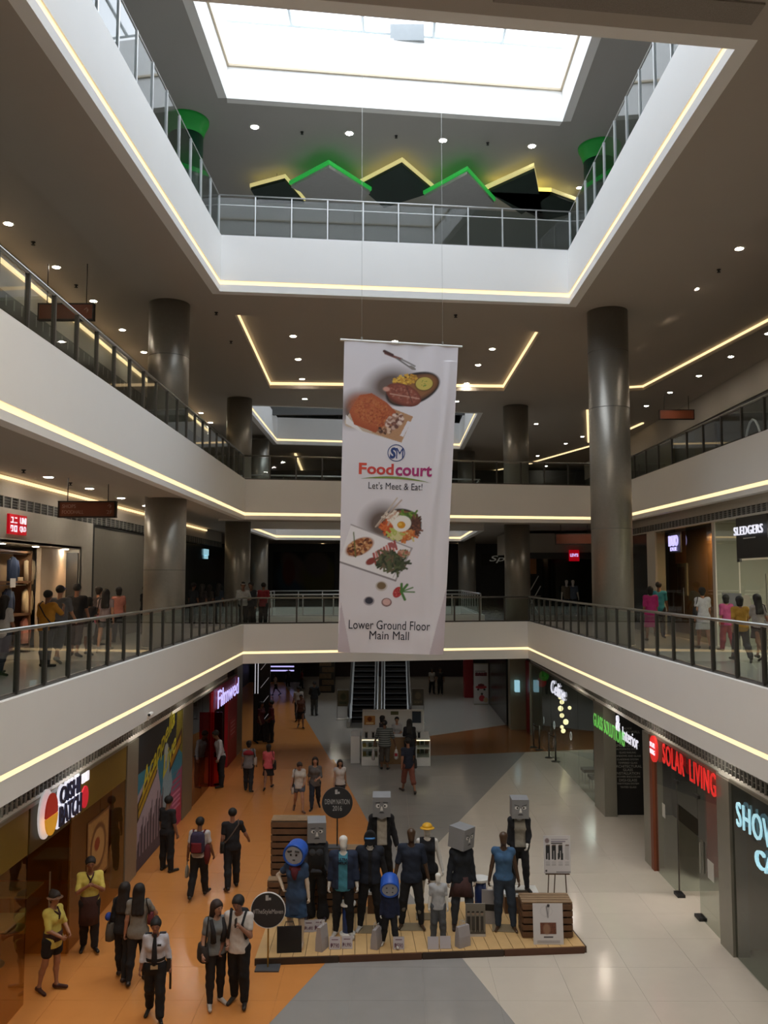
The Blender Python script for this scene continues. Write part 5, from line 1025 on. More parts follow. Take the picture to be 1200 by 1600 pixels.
def backpack(col, col2='6A1A24', sz=(.30, .17, .42)):
    def fn(root, J, H):
        c = J['chest']+np.array([0, .17, -.05]); w, d, hh = sz
        R = lambda k, zz: [(c[0]+w/2*k*np.sign(math.cos(a))*abs(math.cos(a))**.5, c[1]+d/2*k*np.sign(math.sin(a))*abs(math.sin(a))**.5, c[2]+zz*hh) for a in np.linspace(0, 2*math.pi, 21)[:-1]]
        o = put('backpack', M().loft([R(.85, -.5), R(1, -.42), R(1.02, 0), R(.95, .35), R(.7, .5)]), mat('pack_'+col, hexc(col), .8, var=.7, scale=14), root, True, local=True)
        put('pocket', M().loft([[(p[0]*.8, p[1]+.07, (p[2]-c[2])*.45+c[2]-.08) for p in R(.9, zz)] for zz in (-.5, -.4, .4, .5)]), cloth(col2), o, True, local=True)
        for s_, k in ((1, 'L'), (-1, 'R')): S_ = J['sh'+k]; put('strap', M().tube([c+[s_*.11, -.06, .18], S_*.75+J['neck']*.25+[0, .04, .07], S_*.72+J['neck']*.28+[0, -.06, .03], J['chest']+[s_*.11, -.105, -.03], J['waist']+[s_*.13, -.02, .02], c+[s_*.12, -.04, -.16]], .018, 6), cloth(col2), o, True, local=True)
    return fn
def both(*fs):
    def fn(root, J, H):
        for f in fs: f(root, J, H)
    return fn
def size_at(fx, fy, hy, z=0.):
    """foot place and height from a foot pixel and a head-top row"""
    p = onz(fx, fy, z); q_ = ony(fx, hy, p[1]); return p, q_[2]-z
# ================================================================ DISPLAY PLATFORM
PZ = .12; LWOOD = mat('pale_plank', hexc('CDA873'), .5, var=.14, scale=5); DWOOD = mat('dark_board', hexc('4A3524'), .6, var=.3, scale=6); CWOOD = mat('crate_wood', hexc('6A4C34'), .7, var=.35, scale=7); CDARK = mat('crate_wood_dark', hexc('3C2A1E'), .75, var=.3, scale=7)
pa, pb, pc, pd_ = [np.array(onz(x, y, PZ)[:2]) for x, y in ((398, 1497), (914, 1478), (853, 1402), (424, 1424))]
t = thing('display_platform', (*((pa+pc)/2), 0), 'low pale wooden platform carrying the denim mannequins', 'platform')
put('frame', M().prism([tuple(pa), tuple(pb), tuple(pc), tuple(pd_)], 0, .10), DWOOD, t)
n = 27
for i in range(n):
    u, v = i/n+.0008, (i+1)/n-.0008; q_ = [tuple(pa*(1-u)+pb*u), tuple(pa*(1-v)+pb*v), tuple(pd_*(1-v)+pc*v), tuple(pd_*(1-u)+pc*u)]; put('plank', M().prism(q_, .10, PZ+.0006*(i % 3)), LWOOD, t)
for i in range(4):
    u, v = i/4, (i+1)/4-.003; put('edge_board', M().wallq(pa*(1-u)+pb*u, pa*(1-v)+pb*v, .0, .112, -.03), mat('edge_board_%d' % (i % 2), hexc(['3A2C22', '5A3A28'][i % 2]), .6, var=.25), t)
put('edge_board', M().wallq(pb, pc, 0, .112, -.03), DWOOD, t)
def PL(px, py, z=PZ): return onz(px, py, z)
def crate(c, w, d, h, n, label, rz=0, gap=.25, dark=False):
    t = thing('wooden_crate', c, label, 'crate', rz=rz); sh = h/n
    for i in range(n):
        mm = CDARK if dark else CWOOD; z = sh*(i+.5); e = .01*((i*7) % 3-1)
        for yy in (-d/2, d/2): put('slat', M().box((e, yy, z), (w, .03, sh*(1-gap))), mm, t, local=True)
        for xx in (-w/2, w/2): put('slat', M().box((xx, e, z), (.03, d-.04, sh*(1-gap))), mm, t, local=True)
    for xx in (-w/2+.05, w/2-.05):
        for yy in (-d/2+.04, d/2-.04): put('corner_post', M().box((xx, yy, h/2), (.06, .04, h)), CDARK, t, local=True)
    for k in range(4): put('top_slat', M().box((0, -d/2+d*(k+.5)/4, h+.012), (w+.02, d/4*.8, .024)), mat('slat_pale', hexc('8E7458'), .7, var=.3), t, local=True)
    put('inner_panel', M().box((0, 0, h*.5), (w-.12, d-.12, h*.96)), DARK, t, local=True)
    return t
p = PL(459, 1424); crate(p+[0, .25, 0], .94, .4, 1.75, 13, 'tall stack of dark wooden pallets at the left back of the platform')
p = PL(532, 1428); crate(p+[0, .2, 0], .82, .35, 1.22, 9, 'lower wooden pallet crate behind the white mannequin in teal shirt')
p = PL(428, 1440); crate(p+[-.02, .15, 0], .22, .25, .75, 6, 'small narrow crate at the left end of the platform')
cr = PL(856, 1466); crate(cr+[0, .26, 0], .92, .5, .62, 5, 'slatted wooden crate at the right front corner of the platform', dark=False)
def disc_sign(c, r, zb, label, words, rim, stem, base=None):
    t = thing('round_sign', (c[0], c[1], zb), label, 'sign'); DSK = mat('sign_slate', hexc('2A2B2E'), .6)
    put('disc', M().lathe(c, [(r, -.012), (r, .012)], 40, 1), DSK, t); put('rim', M().lathe(c, [(r, -.016), (r+.012, -.016), (r+.012, .016), (r, .016)], 40, 1, False), rim, t)
    put('stem', M().tube([(c[0], c[1]+.03, zb), (c[0], c[1]+.03, c[2]+r*.6)], .014, 8), stem, t); put('base', M().box((c[0], c[1]+.02, zb+.012), base or (.42, .3, .024)), mat('base_grey', hexc('4A4C50'), .5), t)
    for s_, dz, w, h in words: letters(s_, (c[0], c[1]-.0135, c[2]+dz), X, Z, w, h, mat('chalk_grey', hexc('B4B4B4'), .6), t, .002)
    put('small_emblem', M().box((c[0]-.02, c[1]-.015, c[2]+r*.72), (.05, .003, .09)).box((c[0]+.03, c[1]-.015, c[2]+r*.66), (.04, .003, .04)), mat('chalk_grey', hexc('B4B4B4'), .6), t)
q_ = PL(528, 1428); c = ony(527, 1254, q_[1]+.15); disc_sign(c, .30, PZ+1.245, 'round slate sign with a year and two words above the crates', (('DENIM NATION', .02, .50, .10), ('2016', -.11, .19, .10)), mat('sign_slate', hexc('2A2B2E'), .6), BLACK, (.4, .25, .02))
q_ = onz(419, 1514); c = ony(419, 1422, q_[1]); disc_sign(c, .295, 0, 'round slate sign with white rim in front of the platform corner', (('#TheStyleMaven', -.03, .53, .10),), mat('rim_white', (.75, .75, .75), .5), mat('brass_stem', hexc('A08038'), .35, .6))
def poster(c, w, h, label, art, tilt=0, nm='poster', back=True):
    up = np.array([0, math.sin(tilt), math.cos(tilt)]); t = thing(nm, c-up*h/2, label, 'poster'); art.mesh('print', flat(c, X, up, w, h), t, smooth=False)
    if back: put('board', M().plate(np.array(c)-[0, .0, 0], X, up, w, h, .008), mat('paper_white', (.75, .74, .72), .6), t)
    return t
A = Art(46, 62, 'D8D6DA'); A.ell(.14, .86, .08, .09, '8A7A80', 0, .3); 
for k in range(3): A.rect(.28, .88-.05*k, .9-.1*k, .91-.05*k, '8A8496' if k < 2 else '3A3438')
for k, cx in enumerate((.16, .38, .62, .86)):
    col = '26282C' if k < 3 else 'C0BEC2'
    A.poly([(cx-.07, .74), (cx+.07, .74), (cx+(.10 if k == 2 else .08), .36), (cx+.01, .36), (cx, .6), (cx-(.0 if k != 2 else .03), .36), (cx-(.10 if k == 2 else .07), .38)], col); A.rect(cx-.06, .72, cx+.07, .76, '6A5A50')
    for j in range(4): A.rect(cx-.08, .29-.04*j, cx+.08, .305-.04*j, 'A8A6AC')
A.ell(.1, .07, .035, .04, '4A484C'); A.rect(.45, .03, .98, .05, '4A484C')
b = PL(872, 1408); c = ony(870.5, 1335, b[1]); ep = poster(c, .56, .76, 'white poster of four pairs of jeans on a thin wooden easel', A)
for a in (-.2, .2): put('easel_leg', M().tube([(c[0]+a*1.0, c[1]+.05, PZ), (c[0]+a*.7, c[1]+.02, c[2]+.3)], .012, 6), DWOOD, ep)
put('easel_leg', M().tube([(c[0], c[1]+.4, PZ), (c[0], c[1]+.02, c[2]+.3)], .012, 6), DWOOD, ep); put('easel_ledge', M().box((c[0], c[1]-.01, c[2]-.39), (.5, .05, .02)), DWOOD, ep)
A = Art(46, 62, 'CFCDD0'); A.line(.3, .84, .62, .84, .006, '8A888C'); A.ell(.45, .82, .20, .17, 'BEBCC0', 0, .1); A.ell(.45, .82, .185, .155, 'CFCDD0', 0, .1); A.line(.46, .92, .5, .68, .02, '6A686C'); A.line(.54, .9, .5, .7, .012, '8A888C'); A.ell(.52, .94, .05, .05, '2A2628'); A.rect(.24, .30, .76, .56, '6A3E2C', .2); A.ell(.45, .42, .12, .16, '8E6A54', 0, .4); A.rect(.34, .22, .66, .26, '3A3840')
for k in range(3): A.rect(.12, .15-.04*k, .88, .165-.04*k, '8A888E')
b = PL(857, 1474); c = ony(856.5, 1446, b[1]-.02); poster(c, .55, .76, 'white poster with a sketch and a brown photo leaning on the crate', A, .10)
A = Art(36, 60, '6E6A62')
for k in range(4): x = .16+.22*k; A.rect(x-.08, .22, x+.08, .62, ['2A2826', '3A3836', '24221F', '33302E'][k]); A.ell(x, .70, .07, .08, '8A7868'); A.ell(x, .74, .07, .05, '1E1A18'); A.rect(x-.06, .12, x-.01, .25, '24221F'); A.rect(x+.02, .12, x+.07, .25, '24221F')
A.rect(0, 0, 1, .1, 'B8B4B0'); A.rect(.0, .1, 1, .16, '4A4640')
b = PL(743, 1463); c = ony(743, 1438, b[1]); poster(c, .37, .60, 'small grey group photo poster standing on the platform', A, .05)
SPB = mat('spool_blue', hexc('1E3A7A'), .5); SPW = mat('spool_white', (.78, .78, .76), .45)
for (px, py, h, r, lab) in ((543, 1460, .60, .13, 'left blue thread spool with white flanges beside the teal shirt mannequin'), (751, 1436, .80, .155, 'right blue thread spool with white flanges behind the group photo')):
    b = PL(px, py); t = thing('thread_spool', b, lab, 'spool'); put('thread', M().lathe(b, [(r*.72, .04), (r*.75, h*.5), (r*.72, h-.08)], 24), SPB, t, True); put('bottom_flange', M().lathe(b, [(r*1.15, 0), (r*1.15, .03), (r*.75, .05)], 28), SPW, t); put('top_flange', M().lathe(b, [(r*.75, h-.09), (r*1.2, h-.05), (r*1.2, h-.01), (r*.8, h), (r*.3, h-.01)], 28), SPW, t)
def paper_bag(px, py, w, h, d, rz, label, col='A7A3A4', dark=False, word=None):
    b = PL(px, py); t = thing('shopping_bag', b, label, 'bag', rz=rz); m_ = mat('bag_'+col, hexc(col), .7)
    put('bag', M().loft([[(sx*w/2*k, sy*d/2*k2, z) for sx, sy in ((-1, -1), (1, -1), (1, 1), (-1, 1))] for z, k, k2 in ((0, 1, 1), (h*.5, 1, .9), (h, 1.0, .45))]), m_, t, local=True)
    for s_ in (-1, 1): put('handle', M().tube([(-w*.2, s_*d*.2, h), (-w*.15, s_*d*.22, h+.08), (w*.15, s_*d*.22, h+.08), (w*.2, s_*d*.2, h)], .006, 5), BLACK if dark else mat('cord_pale', (.5, .48, .46), .8), t, local=True)
    if word: put('print_band', M().box((0, -d/2*.9-.004, h*.5), (w*.7, .004, h*.2)), BLACK, t, local=True)
paper_bag(452, 1487, .44, .44, .10, .10, 'wide black shopping bag standing by the girl mannequin', '17171A', True)
paper_bag(503, 1483, .26, .42, .14, 1.15, 'pale paper bag beside the 990 price cards', 'A59FA0'); paper_bag(588, 1480, .24, .34, .14, 1.2, 'narrow pale paper bag left of the blue child mannequin', '9C9698'); paper_bag(723, 1478, .26, .36, .14, .6, 'pale paper bag in front of the tilted box headed mannequin', 'A29DA0')
b = PL(764, 1436, PZ); paper_bag(766, 1442, .32, .62, .13, -.15, 'grey shopping bag with a dark printed band behind the group photo', '9A9696', word=1)
def price(px, py, s_, label, w=.20):
    b = PL(px, py); t = thing('price_card', b, label, 'card'); up = np.array([0, .26, .965]); c = b+up*.11
    put('card', M().plate(c, X, up, w, .21, .006), mat('card_grey', hexc('B5AFB4'), .6), t); put('stand', M().plate(c+[0, .05, -.0], X, np.array([0, -.26, .965]), w*.9, .2, .005), mat('card_grey', hexc('B5AFB4'), .6), t)
    if s_: letters(s_, c+up*-.04+np.array([0, -.002, 0]), X, up, w*.78, .075, mat('price_ink', hexc('5A2A44'), .6), t, .002); put('small_print', M().plate(c+up*.055+np.array([0, -.002, 0]), X, up, w*.6, .012, .001), mat('price_ink', hexc('5A2A44'), .6), t)
price(482, 1457, '\u20b11,490', 'price card reading 1,490 behind the black bag'); price(498, 1456, '\u20b1999', 'price card reading 999 beside the pale paper bag')
price(523, 1484, '\u20b1790', 'left price card with 790 before the teal shirt mannequin'); price(542, 1483, '\u20b11,990', 'right price card with 1,990 before the teal shirt mannequin'); price(623, 1484, '\u20b1590', 'price card reading 590 before the blue child mannequin')
price(677, 1484, '', 'blank grey card before the left foot of the silver shirt child'); price(696, 1483, '', 'blank grey card before the right foot of the silver shirt child')
def riser(px, py, w, d, h, label):
    b = PL(px, py); t = thing('riser_box', b, label, 'box'); put('body', M().box(b+[0, d/2, (h-.05)/2], (w, d, h-.05)), CWOOD, t); put('white_top', M().box(b+[0, d/2, h-.025], (w+.02, d+.02, .05)), SPW, t); return b+[0, d/2, h]
r5 = riser(596, 1428, .55, .45, .42, 'white topped riser box under the box headed mannequin at the back'); r12 = riser(816, 1428, .68, .5, .38, 'white topped wooden riser box at the right back of the platform')
put('plaque', M().box((r12[0], r12[1]-.2, r12[2]+.03), (.34, .04, .06)), STEEL, None, loc=(r12[0], r12[1]-.2, r12[2])) if 0 else None
# ---- mannequins
MW = mat('mannequin_white', (.70, .68, .64), .35, var=.02); MB_ = mat('mannequin_brown', hexc('4A3626'), .35, .0, var=.08); MC = mat('mannequin_cream', hexc('C9B8A4'), .4)
BOXM = mat('box_head_grey', hexc('86888C'), .6); FACEW = mat('face_white', (.75, .75, .75), .5); BUCK = mat('bucket_blue', hexc('1F55B8'), .4); BUCKF = mat('bucket_face', hexc('9FA4AE'), .5)
def boxhead(rz, tilt=0, sz=.37, mood=0, off=(0, 0, .02)):
    def fn(root, J, H):
        c = J['head']+np.array(off); R = lambda v: c+rot(rot(np.array(v), 0, tilt), 2, rz); s_ = sz/2; m = M()
        pt = [R((a*s_*.95, b*s_*.95, d*s_*1.05)) for d in (-1, 1) for a, b in ((-1, -1), (1, -1), (1, 1), (-1, 1))]
        m.add(pt, [(3, 2, 1, 0), (4, 5, 6, 7), (0, 1, 5, 4), (1, 2, 6, 5), (2, 3, 7, 6), (3, 0, 4, 7)]); m.add([R((-s_*.5, -s_*.95, -s_*1.04)), R((s_*.5, -s_*.95, -s_*1.04)), R((0, -s_*.9, -s_*1.35))], [(0, 1, 2)]) if mood == 0 else None
        b = put('box_head', m, BOXM, root, local=True)
        for k in (-1, 1):
            e = M(); 
            for r_, y, mi in ((.042, -.004, 0),): e.add([R((k*.075+r_*math.cos(a), -s_*.95+y, .03+r_*(.75 if mood else 1)*math.sin(a))) for a in np.linspace(0, 2*math.pi, 15)[:-1]], [tuple(range(14))])
            put('eye', e, FACEW, b, local=True); put('pupil', M().add([R((k*.075-k*.012+.02*math.cos(a), -s_*.95-.007, .03+.02*math.sin(a))) for a in np.linspace(0, 2*math.pi, 11)[:-1]], [tuple(range(10))]), BLACK, b, local=True)
            put('brow', M().add([R((k*x, -s_*.95-.006, z)) for x, z in ((.03, .075+(-.02 if mood == 2 else .02)), (.125, .085), (.125, .098), (.03, .09+(-.02 if mood == 2 else .02)))], [(0, 1, 2, 3)]), BLACK, b, local=True)
        put('nose', M().add([R(p) for p in ((-.012, -s_*.95-.006, .02), (.012, -s_*.95-.006, .02), (.03, -s_*.95-.006, -.065), (-.03, -s_*.95-.006, -.065))], [(3, 2, 1, 0)]), FACEW, b, local=True)
        put('mouth', M().add([R(p) for p in ((-.06, -s_*.95-.006, -.115), (.06, -s_*.95-.006, -.115), (.03, -s_*.95-.006, -.095), (-.03, -s_*.95-.006, -.095))], [(0, 1, 2, 3)]), BLACK, b, local=True)
    return fn
def buckethead(tilt, r=.19, L=.34, button=False, off=(0, 0, .03)):
    def fn(root, J, H):
        c = J['head']+np.array(off); ax = rot([0, -1, 0], 0, tilt); u = np.array([1., 0, 0]); w = np.cross(ax, u)
        ring = lambda d, rr: [c+ax*d+(u*math.cos(a)+w*math.sin(a))*rr for a in np.linspace(0, 2*math.pi, 25)[:-1]]
        h0 = L/2; b = put('bucket', M().loft([ring(-h0, r*.5), ring(-h0, r*.88), ring(-h0+.05, r*.98), ring(h0-.03, r*1.04), ring(h0, r*1.0), ring(h0-.015, r*.84), ring(h0-.03, r*.84)]), BUCK, root, True, local=True)
        put('face', M().loft([ring(h0-.028, r*.84), ring(h0-.018, r*.82)]), BUCKF, b, local=True)
        for sx, sy, rr in ([(-.33, .3, .085), (.33, .3, .085), (-.3, -.3, .085), (.3, -.3, .085)] if button else [(-.26, .06, .10), (.26, .06, .10)]):
            k = c+ax*(h0-.012)+u*sx*r+w*sy*r; put('hole' if button else 'eye', M().loft([[k+(u*math.cos(a)+w*math.sin(a))*rr*r*q for a in np.linspace(0, 2*math.pi, 13)[:-1]] for q in (1, .9)]), BLACK, b, local=True)
        if not button:
            for s_ in (-1, 1): put('brow', M().tube([c+ax*(h0-.01)+u*s_*.15*r+w*.42*r, c+ax*(h0-.01)+u*s_*.55*r+w*.36*r], .014, 6), BLACK, b, local=True)
            put('mouth', M().tube([c+ax*(h0-.01)-u*.12*r-w*.42*r, c+ax*(h0-.01)+u*.12*r-w*.42*r], .008, 6), BLACK, b, local=True)
    return fn
def baseplate(m_=None):
    def fn(root, J, H): put('base_plate', M().box((0, -.02, .006), (.46, .36, .012)), m_ or mat('plate_glass', hexc('8A7C64'), .25), root, local=True)
    return fn
def jacket(col, hem=.04, sl=2, opening=.07):
    """an open front jacket over the shirt"""
    def fn(root, J, H):
        lo, hi = bounds(J); fd = Field(lo, hi, .0155); torso(fd, J, H, False, .034, fold=.004); fd.cap(J['pel'], J['pel']-[0, 0, hem*H], .085*H+.03, .088*H+.03, .05, .85)
        for k in 'LR': arm(fd, J, H, k, 0, sl, .022, 1.05, .004)
        nk = J['neck']; z0 = J['pel'][2]-hem*H; fd.cut(lambda x, y, z: z0-z); fd.cut(lambda x, y, z: .048*H-np.sqrt((x-nk[0])**2+(y-nk[1]+.02)**2+(z-nk[2])**2)); fd.cut(lambda x, y, z: np.minimum(opening-np.abs(x), -y+nk[1]-.03))
        v, f = fd.mesh(); m = M(); m.v = v.tolist(); m.f = f.tolist(); m.mi = [0]*len(f); put('jacket', m, cloth(col), root, True, local=True)
    return fn
def chest_text(s_, w, h, dz, col, ztext=None):
    def fn(root, J, H): 
        for k, q_ in enumerate(s_): letters(q_, J['chest']+np.array([0, -.128, dz-k*h*1.25]), X, Z, w, h, cloth(col), root, .012, bold=.03, local=True)
    return fn
def straighten(face): return face
MN = dict(cat='mannequin', hair=None, shoes=None, features=False)
HANG = dict(lean=0, L=(3, 3, 4), R=(-2, 2, 4), la=(2, 8, 8), ra=(2, 8, 8)); AKIM = dict(lean=0, L=(4, 3, 3), R=(-2, 2, 4), la=(0, 10, 8), ra=(-12, 46, 88, 62)); CROSS = dict(lean=0, L=(2, 2, 2), R=(-2, 2, 4), la=(18, 6, 70, 60), ra=(2, 8, 10)); APART = dict(lean=0, L=(3, 2, 8), R=(0, 2, 8), la=(2, 14, 14), ra=(2, 14, 14))
def ftag(px, py): return PL(px, py)
def mannequin(px, py, H, label, **k):
    z = k.pop('z', PZ); p = k.pop('at', None); p = PL(px, py) if p is None else p
    ex = k.pop('extra', None); kw = dict(MN); kw.update(k); return figure('mannequin', p, H, k.pop('face', 0) if 'face' in k else 0, label, z=z, extra=ex, **{a: b for a, b in kw.items() if a != 'face'})
mannequin(462, 1476, 1.70, 'girl mannequin with a blue bucket head and a denim dress', skin=MC, fem=True, pose=AKIM, top=(.5, '2E4462', .19, .02), bottom=('skirt', '2E4A6C', .22), head=None, extra=both(buckethead(.15, .20, .34, off=(0, .0, .05)), lambda r_, J, H: put('scarf', M().lathe(J['neck']+[0, -.02, -.06], [(.13, -.05), (.15, -.02), (.13, .03), (.08, .06)], 16).tube([J['neck']+[0, -.13, -.05], J['chest']+[.02, -.15, .04], J['chest']+[.02, -.14, -.08]], [.06, .07, .03], 8), cloth('5A1A24'), r_, True, local=True)), face=-12)
mannequin(494, 1434, 1.74, 'mannequin with a grey box head and long black jumpsuit', skin=MC, fem=True, pose=HANG, top=(2, '3A3E46', .0), bottom=('pants', '0C0B0D', 1.9), shoes='2A2024', head=None, extra=both(boxhead(.12, .12, .38, 1, (0, 0, .06)), lambda r_, J, H: put('bib', M().loft([[(x*w, J['chest'][1]-.13+.02*abs(x), J['pel'][2]+z) for x in (-1, -.5, 0, .5, 1)]+[(x*w, J['chest'][1]-.10, J['pel'][2]+z) for x in (1, 0, -1)] for z, w in ((-.05, .17), (.2, .16), (.48, .16))]), cloth('0C0B0D'), r_, True, local=True)))
mannequin(536, 1462, 1.80, 'white faceless mannequin in a navy jacket and teal printed shirt', skin=MW, pose=HANG, top=(.6, '3E7F92', .05), bottom=('jeans', '0E0E12'), shoes='B8B4AE', head='egg', extra=both(jacket('1C2840', .03, 1.45, .085), chest_text(('ULTRA', 'MILK'), .17, .05, .07, '16202E')))
mannequin(578, 1452, 1.80, 'hooded mannequin with a blue visor and a dark denim vest', skin=MW, pose=APART, top=(2, '101014', .02, .018), bottom=('jeans', '0E0F14'), shoes='B8B8B8', head='egg', extra=both(jacket('161C2A', .03, .12, .03), baseplate(), lambda r_, J, H: put('hood', M().loft([[J['head']+np.array([.115*k*math.sin(a), y+.02*math.cos(a), .13*k*math.cos(a)+.015]) for a in np.linspace(0, 2*math.pi, 21)[:-1]] for y, k in ((-.085, .82), (-.09, .98), (-.02, 1.05), (.06, .95), (.11, .55), (.12, .1))]), cloth('101014'), r_, True, local=True), lambda r_, J, H: put('visor', M().tube([J['head']+[-.09, -.075, .02], J['head']+[-.05, -.115, .025], J['head']+[.05, -.115, .025], J['head']+[.09, -.075, .02]], .018, 8), mat('visor_blue', hexc('4A86C8'), .2), r_, True, local=True)))
mannequin(0, 0, 1.70, 'box headed mannequin in a white shirt and black jacket on the back riser', at=r5, z=r5[2], skin=MC, pose=APART, top=(.5, 'A9A296', .0), bottom=('pants', '0D0C0E', 1.4), shoes='141210', head=None, extra=both(jacket('121318', .06, 2, .10), boxhead(-.1, .1, .38, 0, (0, -.02, .07))), face=6)
mannequin(643, 1448, 1.82, 'brown bald mannequin in a short sleeved dark denim shirt and ripped jeans', skin=MB_, pose=APART, top=(.85, '1B2436', .05, .02), bottom=('jeans', '1A1B20', 1.), shoes=None, head='egg', extra=both(baseplate(), lambda r_, J, H: [put('rip_patch', M().ball(J['kn'+k]+np.array([0, -.05, dz]), (.04, .02, .05), 8, 6), cloth('6A665E'), r_, True, local=True) for k, dz in (('L', .10), ('L', -.05), ('R', -.16), ('L', -.2))]))
mannequin(668, 1432, 1.78, 'white mannequin in a yellow cap and sleeveless denim vest', skin=MW, fem=True, pose=dict(HANG, la=(2, 14, 14)), top=(0, '171A22', .04, .02), bottom=('shorts', '15161C', .3), head='egg', shoes='A8A49C', extra=both(baseplate(), lambda r_, J, H: put('yellow_cap', M().ball(J['head']+[0, .0, .06], (.105, .115, .075), 18, 8).lathe(J['head']+[0, -.02, .045], [(.10, 0), (.145, -.012), (.145, -.004), (.10, .012)], 20), mat('cap_yellow', hexc('D8A41E'), .5), r_, True, local=True)))
mannequin(685, 1470, 1.20, 'white child mannequin in a silver shirt and grey trousers', skin=MW, pose=HANG, top=(.7, 'A4A6AA', .04), bottom=('pants', '54585E', 1.2), shoes='9A968E', head='egg', wide=.95)
mannequin(609, 1478, 1.10, 'small child mannequin with a tilted blue button head', skin=MW, pose=dict(HANG, L=(10, 3, 8), R=(-8, 4, 8)), top=(2, '121C3A', .06), bottom=('jeans', '17181E'), shoes='B8B4AE', head=None, extra=buckethead(.45, .17, .30, True, (0, -.03, .05)))
mannequin(722, 1450, 1.74, 'mannequin with a tilted box head, dark sweater and plaid shirt at the waist', skin=MC, fem=True, pose=dict(HANG, ra=(2, 12, 14), L=(8, 3, 6)), top=(2, '161B24', .02, .022), bottom=('jeans', '3A414C'), shoes='2A1A18', head=None, extra=both(boxhead(.75, .1, .38, 2, (0, 0, .07)), lambda r_, J, H: put('plaid_shirt', M().loft([[(J['pel'][0]+rx*math.cos(a)*(1+.08*math.sin(5*a)), J['pel'][1]+ry*math.sin(a)*(1+.06*math.sin(4*a)), J['pel'][2]+z-.10*max(0, math.cos(2*a+.6))*(z < 0)) for a in np.linspace(0, 2*math.pi, 29)[:-1]] for z, rx, ry in ((-.25, .24, .20), (-.08, .21, .18), (.08, .165, .145))]), mat('plaid', hexc('4A3030'), .8, var=.6, scale=10), r_, True, local=True)), face=8)
mannequin(788, 1450, 1.78, 'brown mannequin in a sleeveless pale denim shirt and jeans', skin=MB_, fem=True, pose=dict(HANG, L=(4, 2, 7), R=(6, 6, 2), la=(2, 12, 10), ra=(2, 12, 12)), top=(.12, '3A5C80', .0, .012), bottom=('jeans', '2A3646'), head='egg', shoes=None, extra=both(baseplate(), lambda r_, J, H: put('belt', M().lathe(J['pel']+[0, 0, .06], [(.135, -.02), (.14, 0), (.135, .02)], 24), cloth('3A3A3C'), r_, True, local=True)), face=-6)
mannequin(0, 0, 1.66, 'box headed mannequin in a long black cardigan on the right riser', at=r12, z=r12[2], skin=MW, fem=True, pose=dict(HANG, L=(14, 8, 3), R=(-6, 4, 3), la=(6, 6, 40, 30)), top=(.5, '8E8A80', .0), bottom=('tights', '15161A'), shoes='1C1614', head=None, extra=both(jacket('14161C', .16, 1.6, .11), boxhead(0, .05, .36, 2, (0, -.01, .07)), lambda r_, J, H: put('plaque', M().box((0, -.2, .03), (.36, .05, .06)), STEEL, r_, local=True)))
# ================================================================ KIOSK AND ESCALATORS
KW = mat('kiosk_white', (.72, .71, .68), .4); KG = glass('kiosk_glass', (.85, .88, .84), 1.5); KL = mat('kiosk_light', (1, .9, .6), .5, emit=1.6, ecol=(1, .86, .5))
kb = onz(613, 1197); kx, ky = kb[0], kb[1]; t = thing('sales_kiosk', (kx, ky+1, 0), 'white sales kiosk with glass counters in front of the escalators', 'kiosk')
put('back_panel', M().box((kx+.05, ky+2.0, .86), (2.3, .12, 1.70)), KW, t); put('back_frame', M().box((kx+.05, ky+1.93, 1.70), (2.36, .16, .05)).box((kx-1.11, ky+1.93, .86), (.06, .16, 1.7)).box((kx+1.21, ky+1.93, .86), (.06, .16, 1.7)), KW, t)
A = Art(24, 18, 'C88A48'); A.ell(.5, .62, .2, .2, '7A3A1A', 45); A.rect(.15, .12, .85, .26, 'F0D8A8'); A.mesh('orange_poster', flat((kx-.86, ky+1.92, 1.32), X, Z, .42, .34), t, smooth=False); put('dark_screen', M().box((kx+.95, ky+1.92, 1.45), (.34, .02, .45)), mat('screen_dark', hexc('2A3440'), .2), t); put('small_picture', M().box((kx+.1, ky+1.92, 1.6), (.3, .02, .14)), mat('picture_olive', hexc('5A5A38'), .6), t)
def counter(x0, x1, y0, y1, nm='glass_counter'):
    r = put(nm, M().box(((x0+x1)/2, (y0+y1)/2, .16), (x1-x0, y1-y0, .30)), KW, t); put('counter_top', M().box(((x0+x1)/2, (y0+y1)/2, .94), (x1-x0, y1-y0, .03)), KW, r); c = ((x0+x1)/2, (y0+y1)/2)
    put('glass_case', M().box((c[0], c[1], .62), (x1-x0-.02, y1-y0-.02, .60)), KG, r); put('light_line', M().box((x0+.03, y0+.02, .93), (.02, .02, .04)).box((c[0], y0+.0, .925), (x1-x0-.04, .02, .02)), KL, r); put('case_shelf', M().box((c[0], c[1], .62), (x1-x0-.06, y1-y0-.06, .02)), KW, r)
    for k in range(6): put('goods', M().box((x0+.1+(x1-x0-.2)*(k % 3)/2, c[1], .38+.3*(k//3)), (.12, .2, .14)), mat('kiosk_goods_%d' % (k % 3), hexc(['8A7A38', '3A4A3A', '6A5A48'][k % 3]), .5), r)
    for a in (x0+.02, x1-.02): put('frame_post', M().box((a, y0+.02, .6), (.035, .035, .7)), KW, r)
counter(kx-1.12, kx-.5, ky, ky+.7); counter(kx+.85, kx+1.38, ky-.05, ky+1.6); put('front_panel', M().box((kx+.2, ky+.35, .5), (1.3, .06, 1.0)), mat('kiosk_tan', hexc('8A6A4A'), .5), t); put('front_worktop', M().box((kx+.2, ky+.5, 1.0), (1.35, .45, .04)), KW, t); put('side_cabinet', M().box((kx-1.36, ky+1.0, .5), (.34, 1.2, .98)), KW, t)
